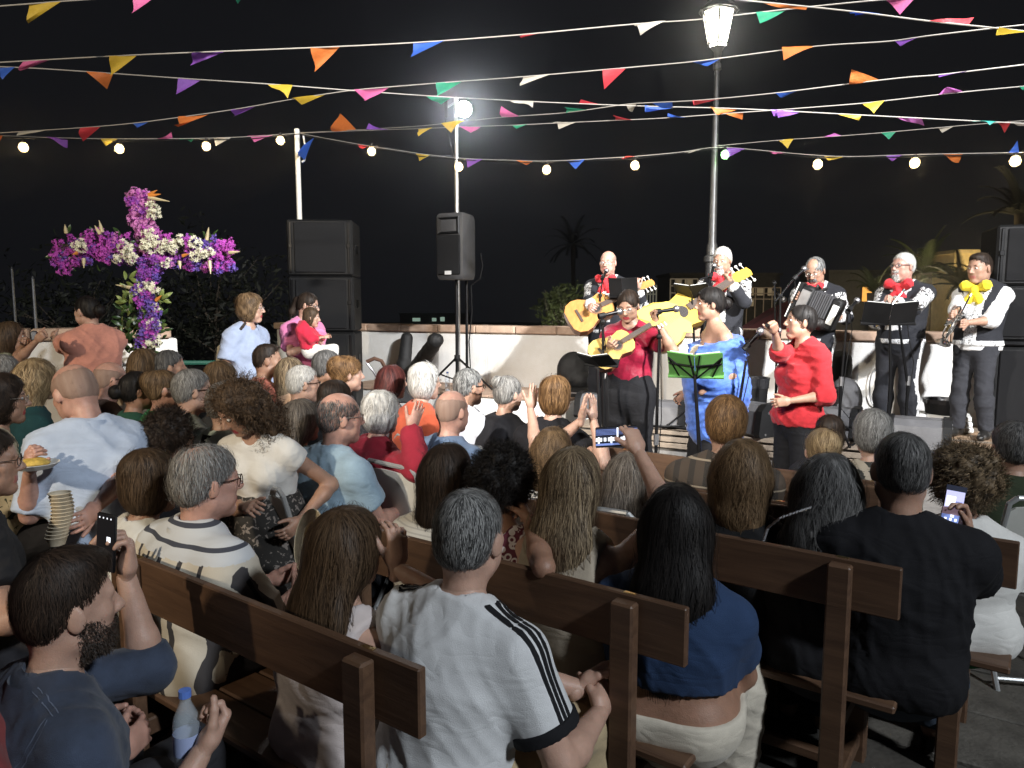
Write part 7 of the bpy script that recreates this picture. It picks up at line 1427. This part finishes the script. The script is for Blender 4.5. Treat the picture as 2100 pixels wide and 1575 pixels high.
S('person with dark brown hair low in front of the central floor monitor', 1702, 890, 3.9, 26, 24, ('bob', 'darkbrown', dict(vol=-.002)), T('black_tee', (.015, .015, .018)), 'f', skin=1)
S('woman with honey blond hair and a bun in front of the dark grey-haired woman', 1690, 925, (6,), 26, 10, ('updo', 'blond', dict(vol=.002)), T('cream', (.48, .42, .32)), 'f', skin=0)
S('woman with frizzy round brown hair in a white T-shirt at right', 1972, 985, (4,), 14, 12, ('afro', ((.05, .035, .02), (.30, .21, .12)), dict(vol=.008, curl=.9)), T('white_tee', (.66, .65, .62)), 'f', skin=2, bottom=('shorts', fab('green_shorts', (.02, .22, .07))))
S('person with short dark grey hair in a dark green top at the right edge', 2076, 915, 3.0, 10, 5, ('short', 'darkgrey', dict(vol=.006)), T('forest', (.03, .04, .022)), skin=1)
c42 = S('woman with very long black hair, blue crop top and cream trousers on the second bench', 1390, 1072, (2,), 24, 14, ('long', 'black', dict(L=.46, vol=.008)), ('tee', fab('blue_crop', (.024, .048, .11)), dict(crop=.0, sleeve=.6)), 'f', skin=2, heavy=.45, bottom=('trousers', fab('cream_trousers', (.58, .53, .44)), dict(loose=.04, rise=.02)), lean=.03)
M_BAND = fab('black_band', (.012, .012, .014))
kn_ = A(1226, 1432, 1.95)
c43 = S('grey cropped-hair man in a white T-shirt with black shoulder stripes, sitting in the middle foreground', 968, 1098, (1,), 36, 26, ('short', 'pepper', dict(vol=-.002)), ('tee', fab('white_sport', (.62, .63, .64), .04), dict(sleeve=.66, so=.026, o=.018, wr=.008)), skin=0, heavy=.25, hs=1.04, bottom=('trousers', fab('khaki', (.42, .33, .20))), armL=kn_ + Vector((-.03, .03, .005)), armR=kn_ + Vector((.0, -.04, -.02)), handL='hold', handR='hold', palmL=(1, .0, -.3), palmR=(-1, 0, -.3), hdirL=(.3, .8, .3), hdirR=(-.3, .8, .3), lean=.12)
shirt = [o for o in c43['body'].children if o.name.startswith('t_shirt')][0]
for (q, S_, E_, T_) in c43['arms']:
    d_ = E_ - S_; dn = d_ / np.linalg.norm(d_); n0 = c43['Nk'] + np.array((q * .062, .0, .032)); s1_ = S_ + np.array((q * .02, -.005, .075)); up_ = np.array((q * .8, -.15, .6)); up_ -= dn * (up_ @ dn); up_ /= np.linalg.norm(up_); e1 = S_ + d_ * .62 + up_ * .09; sd_ = np.cross(dn, up_)
    line = [n0 + (s1_ - n0) * k / 16 for k in range(17)] + [s1_ + (e1 - s1_) * (k / 24) + up_ * .02 * math.sin(k / 24 * math.pi) for k in range(1, 25)]
    for j in (-1, 0, 1):
        off_ = [np.array((0, 1., 0)) * .017 * j if k < 15 else sd_ * (.017 * j * (1 if sd_[1] > 0 else -1)) for k in range(len(line))]
        wv_ = [np.array((0, .0052, 0)) if k < 15 else sd_ * .0052 for k in range(len(line))]
        so2 = on_surface(c43, shirt, [l_ + o_ for l_, o_ in zip(line, off_)], wv_, .0035).build('shoulder_stripe', M_BAND, None, smooth=True); so2.parent = c43['body']
    c0 = S_ + d_ * .60; V, F = sdf_mesh([cone(S_, S_ + d_ * .78, .049 * 1.075 * c43['s'] + .0355, .049 * 1.02 * c43['s'] + .0385, .02)], .006, [cone(S_, S_ + d_ * .9, .05, .046, .005)], [(S_ + d_ * .685, dn), (S_ + d_ * .575, -dn)]); link('cuff_band', np_mesh('cuff_band', V, [F], [M_BAND]), c43['body'])
V, F = sdf_mesh([cone(c43['Nk'] + np.array((0, -.008, -.02)), c43['Nk'] + np.array((0, .0, .05)), .083, .072, .01)], .006, [cone(c43['Nk'] + np.array((0, -.008, -.05)), c43['Nk'] + np.array((0, .0, .09)), .068, .062, .004)], [(c43['Nk'] + np.array((0, .0, .034)), (0, .35, .94)), (c43['Nk'] + np.array((0, 0, .012)), (0, -.35, -.94))]); link('collar_band', np_mesh('collar_band', V, [F], [M_BAND]), c43['body'])
c44 = S('woman with very long brown hair in a white tank top leaning on the nearest bench', 716, 1122, (1,), 36, 40, ('long', 'brown', dict(L=.52, vol=.006)), ('tank', fab('blush_tank', (.56, .50, .49), .05), {}), 'f', skin=0, bottom=('trousers', fab('pale_jeans', (.45, .42, .42))), armR=A(812, 1165, 2.02), handR='relax', hdirR=(-.1, .2, 1), lean=.04)
M_STRIPE = ramp_mat('striped_linen', lambda nt, v: n_mix(nt, n_math(nt, 'LESS_THAN', n_math(nt, 'FRACT', n_math(nt, 'DIVIDE', n_math(nt, 'ADD', n_math(nt, 'ADD', n_xyz(nt, v)[0], n_math(nt, 'MULTIPLY', n_noise(nt, v, 5.0), .03)), 50.02),   .092)), .19), n_mix(nt, n_noise(nt, v, 9, 3), (.50, .45, .36), (.62, .58, .50)), (.045, .042, .045)), .85, .3)
M_YOKE = ramp_mat('striped_yoke', lambda nt, v: n_mix(nt, n_math(nt, 'LESS_THAN', n_math(nt, 'FRACT', n_math(nt, 'DIVIDE', n_math(nt, 'ADD', n_xyz(nt, v)[2], 50.0), .052)), .24), (.56, .58, .60), (.05, .055, .075)), .85, .3)
def yoke_pick(C, e):
    ix = np.zeros(len(C), np.int32); ix[C[:, 2] > e['sh'][2] + .035] = 1; return ix
c45 = S('older man with grey hair and glasses in a striped linen shirt on the nearest bench', 424, 985, (1,), 38, 50, ('thin', 'grey', {}), ('half', [M_STRIPE, M_YOKE], dict(pick=yoke_pick, so=.04, o=.028, wr=.009, collar=M_YOKE, name='striped_shirt')), skin=3, heavy=.4, glasses='dark', hs=1.05, lean=.07)
sl45 = [o for o in c45['body'].children if o.name.startswith('striped_shirt')][0]
for (q, S_, E_, T_) in c45['arms']:
    d_ = E_ - S_; dn = d_ / np.linalg.norm(d_); up_ = np.array((q * .7, -.5, .5)); up_ -= dn * (up_ @ dn); up_ /= np.linalg.norm(up_); sd_ = np.cross(dn, up_)
    for k_ in (-.035, .035):
        o_ = on_surface(c45, sl45, [S_ + d_ * (.12 + .80 * t_ / 10) + up_ * .09 + sd_ * k_ for t_ in range(11)], [sd_ * .008] * 11).build('sleeve_stripe', M_BAND, None, smooth=True); o_.parent = c45['body']
c46 = S('woman with short brown hair in a white embroidered top beside the older man in stripes', 311, 988, (1,), 38, 36, ('bob', 'brown', dict(vol=-.002)), ('half', fab('white_top', (.58, .57, .53), .04), dict(o=.02)), 'f', skin=1, heavy=.3)
em = MB(); rr = random.Random(4); wt46 = [o for o in c46['body'].children if o.name.startswith('blouse')][0]; c_ = c46['sh'] + np.array((.02, -.16, -.10))
for k_ in range(9):
    a_ = k_ * .7; p0_ = c_ + np.array((math.cos(a_) * .012, 0, math.sin(a_) * .016)); p1_ = c_ + np.array((math.cos(a_ + .5) * (.028 + .004 * k_), 0, math.sin(a_ + .5) * (.03 + .005 * k_))); o_ = on_surface(c46, wt46, [p0_ + (p1_ - p0_) * t_ / 4 for t_ in range(5)], [np.array((.0016, 0, .0016))] * 5).build('embroidered_petal', M_BAND, None); o_.parent = c46['body']
ph3 = A(219, 1112, 1.88)
M_DENIM = mat('denim_blue', (.03, .043, .075), .8, var=.35, vscale=10, bump=.4, bscale=500, sheen=.1); creases(M_DENIM)
c47 = S('young bearded man with dark hair in a denim jacket filming with a phone, lower left', 142, 1240, 1.42, 42, 44, ('crop', 'darkbrown', dict(vol=.012)), ('jacket', M_DENIM, dict(o=.022, so=.022, collar=M_DENIM, wr=.006, sleeve=1.25)), skin=0, beard=('darkbrown', 'full'), hs=1.0, armL=ph3 + Vector((.03, .03, -.11)), handL='hold', palmL=(-.2, -.9, .2), hdirL=(.05, .1, 1), poleL=(.2, .1, -1), ground=-.1, armR=A(412, 1545, 1.62), handR='grip', palmR=(-.3, .6, .6), lean=.06, glasses=None)
S('person with dark glasses cut by the left edge beside the man in denim', -130, 1195, 1.30, 40, 62, ('bob', 'brown', dict(vol=-.002)), T('red_print', (.22, .05, .05)), 'f', skin=3, glasses='dark')
S('person in a black T-shirt with glasses at the left edge, arm stretched right', -28, 945, 2.15, 46, 62, ('short', 'darkbrown', dict(vol=.004)), T('black_tee3', (.02, .02, .022), so=.03), skin=1, glasses='dark', armR=A(165, 1180, 2.2), handR='relax')

M_SEAM = mat('denim_seam', (.10, .125, .18), .8)
jk = [o for o in c47['body'].children if o.name.startswith('jacket')][0]; sh7, sw7, wt7 = c47['sh'], c47['sw'], c47['wt']
def seam(pts, w, n_=14):
    for o2_ in (-.006, .006):
        P_ = []; 
        for i in range(len(pts) - 1): P_ += [np.array(pts[i]) + (np.array(pts[i + 1]) - np.array(pts[i])) * t_ / n_ for t_ in range(n_ + 1)]
        so_ = on_surface(c47, jk, [p_ + np.array(w) * o2_ for p_ in P_], [np.array(w) * .0011] * len(P_), .002).build('seam', M_SEAM, None); so_.parent = c47['body']
seam([sh7 + np.array((-sw7, -.2, -.10)), sh7 + np.array((sw7, -.2, -.10))], (0, 0, 1)); seam([sh7 + np.array((-.07, -.2, -.11)), wt7 + np.array((-.05, -.2, -.02))], (1, 0, 0)); seam([sh7 + np.array((.07, -.2, -.11)), wt7 + np.array((.05, -.2, -.02))], (1, 0, 0))
for q in (-1, 1): seam([sh7 + np.array((q * (sw7 - .01), -.05, .09)), sh7 + np.array((q * (sw7 + .0), -.2, -.08))], (q, 0, 0)); seam([sh7 + np.array((q * .07, -.03, .1)), sh7 + np.array((q * (sw7 - .01), -.03, .09))], (0, 1, 0))
# phones, bottle
def phone(label, c, right, up, m_body, screen, w=.075, h=.155):
    r = Vector(right).normalized(); u = Vector(up); u = (u - r * u.dot(r)).normalized(); n = r.cross(u); t = thing('phone', label, 'phone', c)
    MB().box(c, r * w / 2, u * h / 2, n * .004, bev=.0038).build('phone_body', m_body, t, smooth=True); sc = MB(); mats = []; names = {}
    base = screen[0]; s0 = MB(); s0.box(c + n * .0046, r * (w / 2 - .003), u * (h / 2 - .003), n * .0004); s0.build('screen', base, t)
    for i, (x0, y0, x1, y1, m) in enumerate(screen[1:]):
        q = MB(); q.box(c + n * (.0052 + .00002 * i) + r * w * ((x0 + x1) / 2 - .5) + u * h * ((y0 + y1) / 2 - .5), r * w * (x1 - x0) / 2, u * h * (y1 - y0) / 2, n * .00016); q.build('screen_image', m, t)
    return t
E_SD = emit('screen_dark', (.02, .025, .05), .35); E_SW = emit('screen_white', (.85, .9, 1.0), 1.3); E_SB = emit('screen_blue', (.25, .35, .8), .55); E_SK = emit('screen_black', (.01, .01, .015), .1); E_SBR = emit('screen_brown', (.3, .2, .25), .5); E_SG = emit('screen_lilac', (.55, .55, .85), .9)
scr = [E_SD, (0.0, .0, 1, .10, E_SK), (.0, .30, 1, .48, E_SW)] + [(.05 + i * .1, .2, .09 + i * .1, .52, E_SK if i % 3 else E_SW) for i in range(9)] + [(.0, .62 + .06 * i, 1, .64 + .06 * i, E_SB) for i in range(5)] + [(.5, .5, .54, .95, E_SW), (0, .1, 1, .2, E_SB)]
def land(s): return [s[0]] + [(1 - b[3], b[0], 1 - b[1], b[2], b[4]) for b in s[1:]]
phone('phone held up in landscape filming the band, over the long-haired woman', fone, (.03, .02, -1), (1, .12, .02), M_BLACK, land(scr))
phone('bright phone held upright by the man in the black T-shirt', ph2, (1, -.25, -.15), (.12, .1, 1), M_BLACK, [E_SG, (.0, .86, 1, 1, E_SD), (.1, .45, .55, .72, E_SW), (.55, .4, .9, .6, E_SB), (0, .24, 1, .42, E_SBR), (0, 0, 1, .24, E_SB)] + [(.15 + .25 * i, .08, .27 + .25 * i, .15, E_SW) for i in range(3)] + [(.42, .17, .6, .24, E_SW)], .062, .128)
phone('dark phone with white icons held up by the man in denim', ph3, (1, -.45, -.05), (-.06, .1, 1), M_BLACK, [E_SK] + [(.15 + .2 * i, .91, .2 + .2 * i, .935, E_SW) for i in range(4)] + [(.58, .52, .78, .61, E_SW), (.1, .12, .16, .15, E_SW), (.3, .14, .36, .17, E_SW), (.5, .10, .56, .13, E_SW)], .072, .155)
bt = A(383, 1500, 1.66); t = thing('water_bottle', 'small clear water bottle with a label in the hand of the man in denim', 'bottle', bt); CP = mat('clear_plastic', (.6, .68, .75), .08, alpha=.32); MB().lathe([(0, -.10), (.028, -.10), (.031, -.09), (.031, .02), (.028, .04), (.013, .075), (.013, .09)], bt, 16).build('bottle_body', CP, t, smooth=True); MB().lathe([(.0318, -.05), (.0318, .0)], bt, 16).build('bottle_label', mat('label_blue', (.35, .42, .65), .4), t, smooth=True); MB().cyl(bt + UP * .088, bt + UP * .105, .0145, n=12).build('cap', mat('cap_blue', (.1, .2, .6), .5), t)
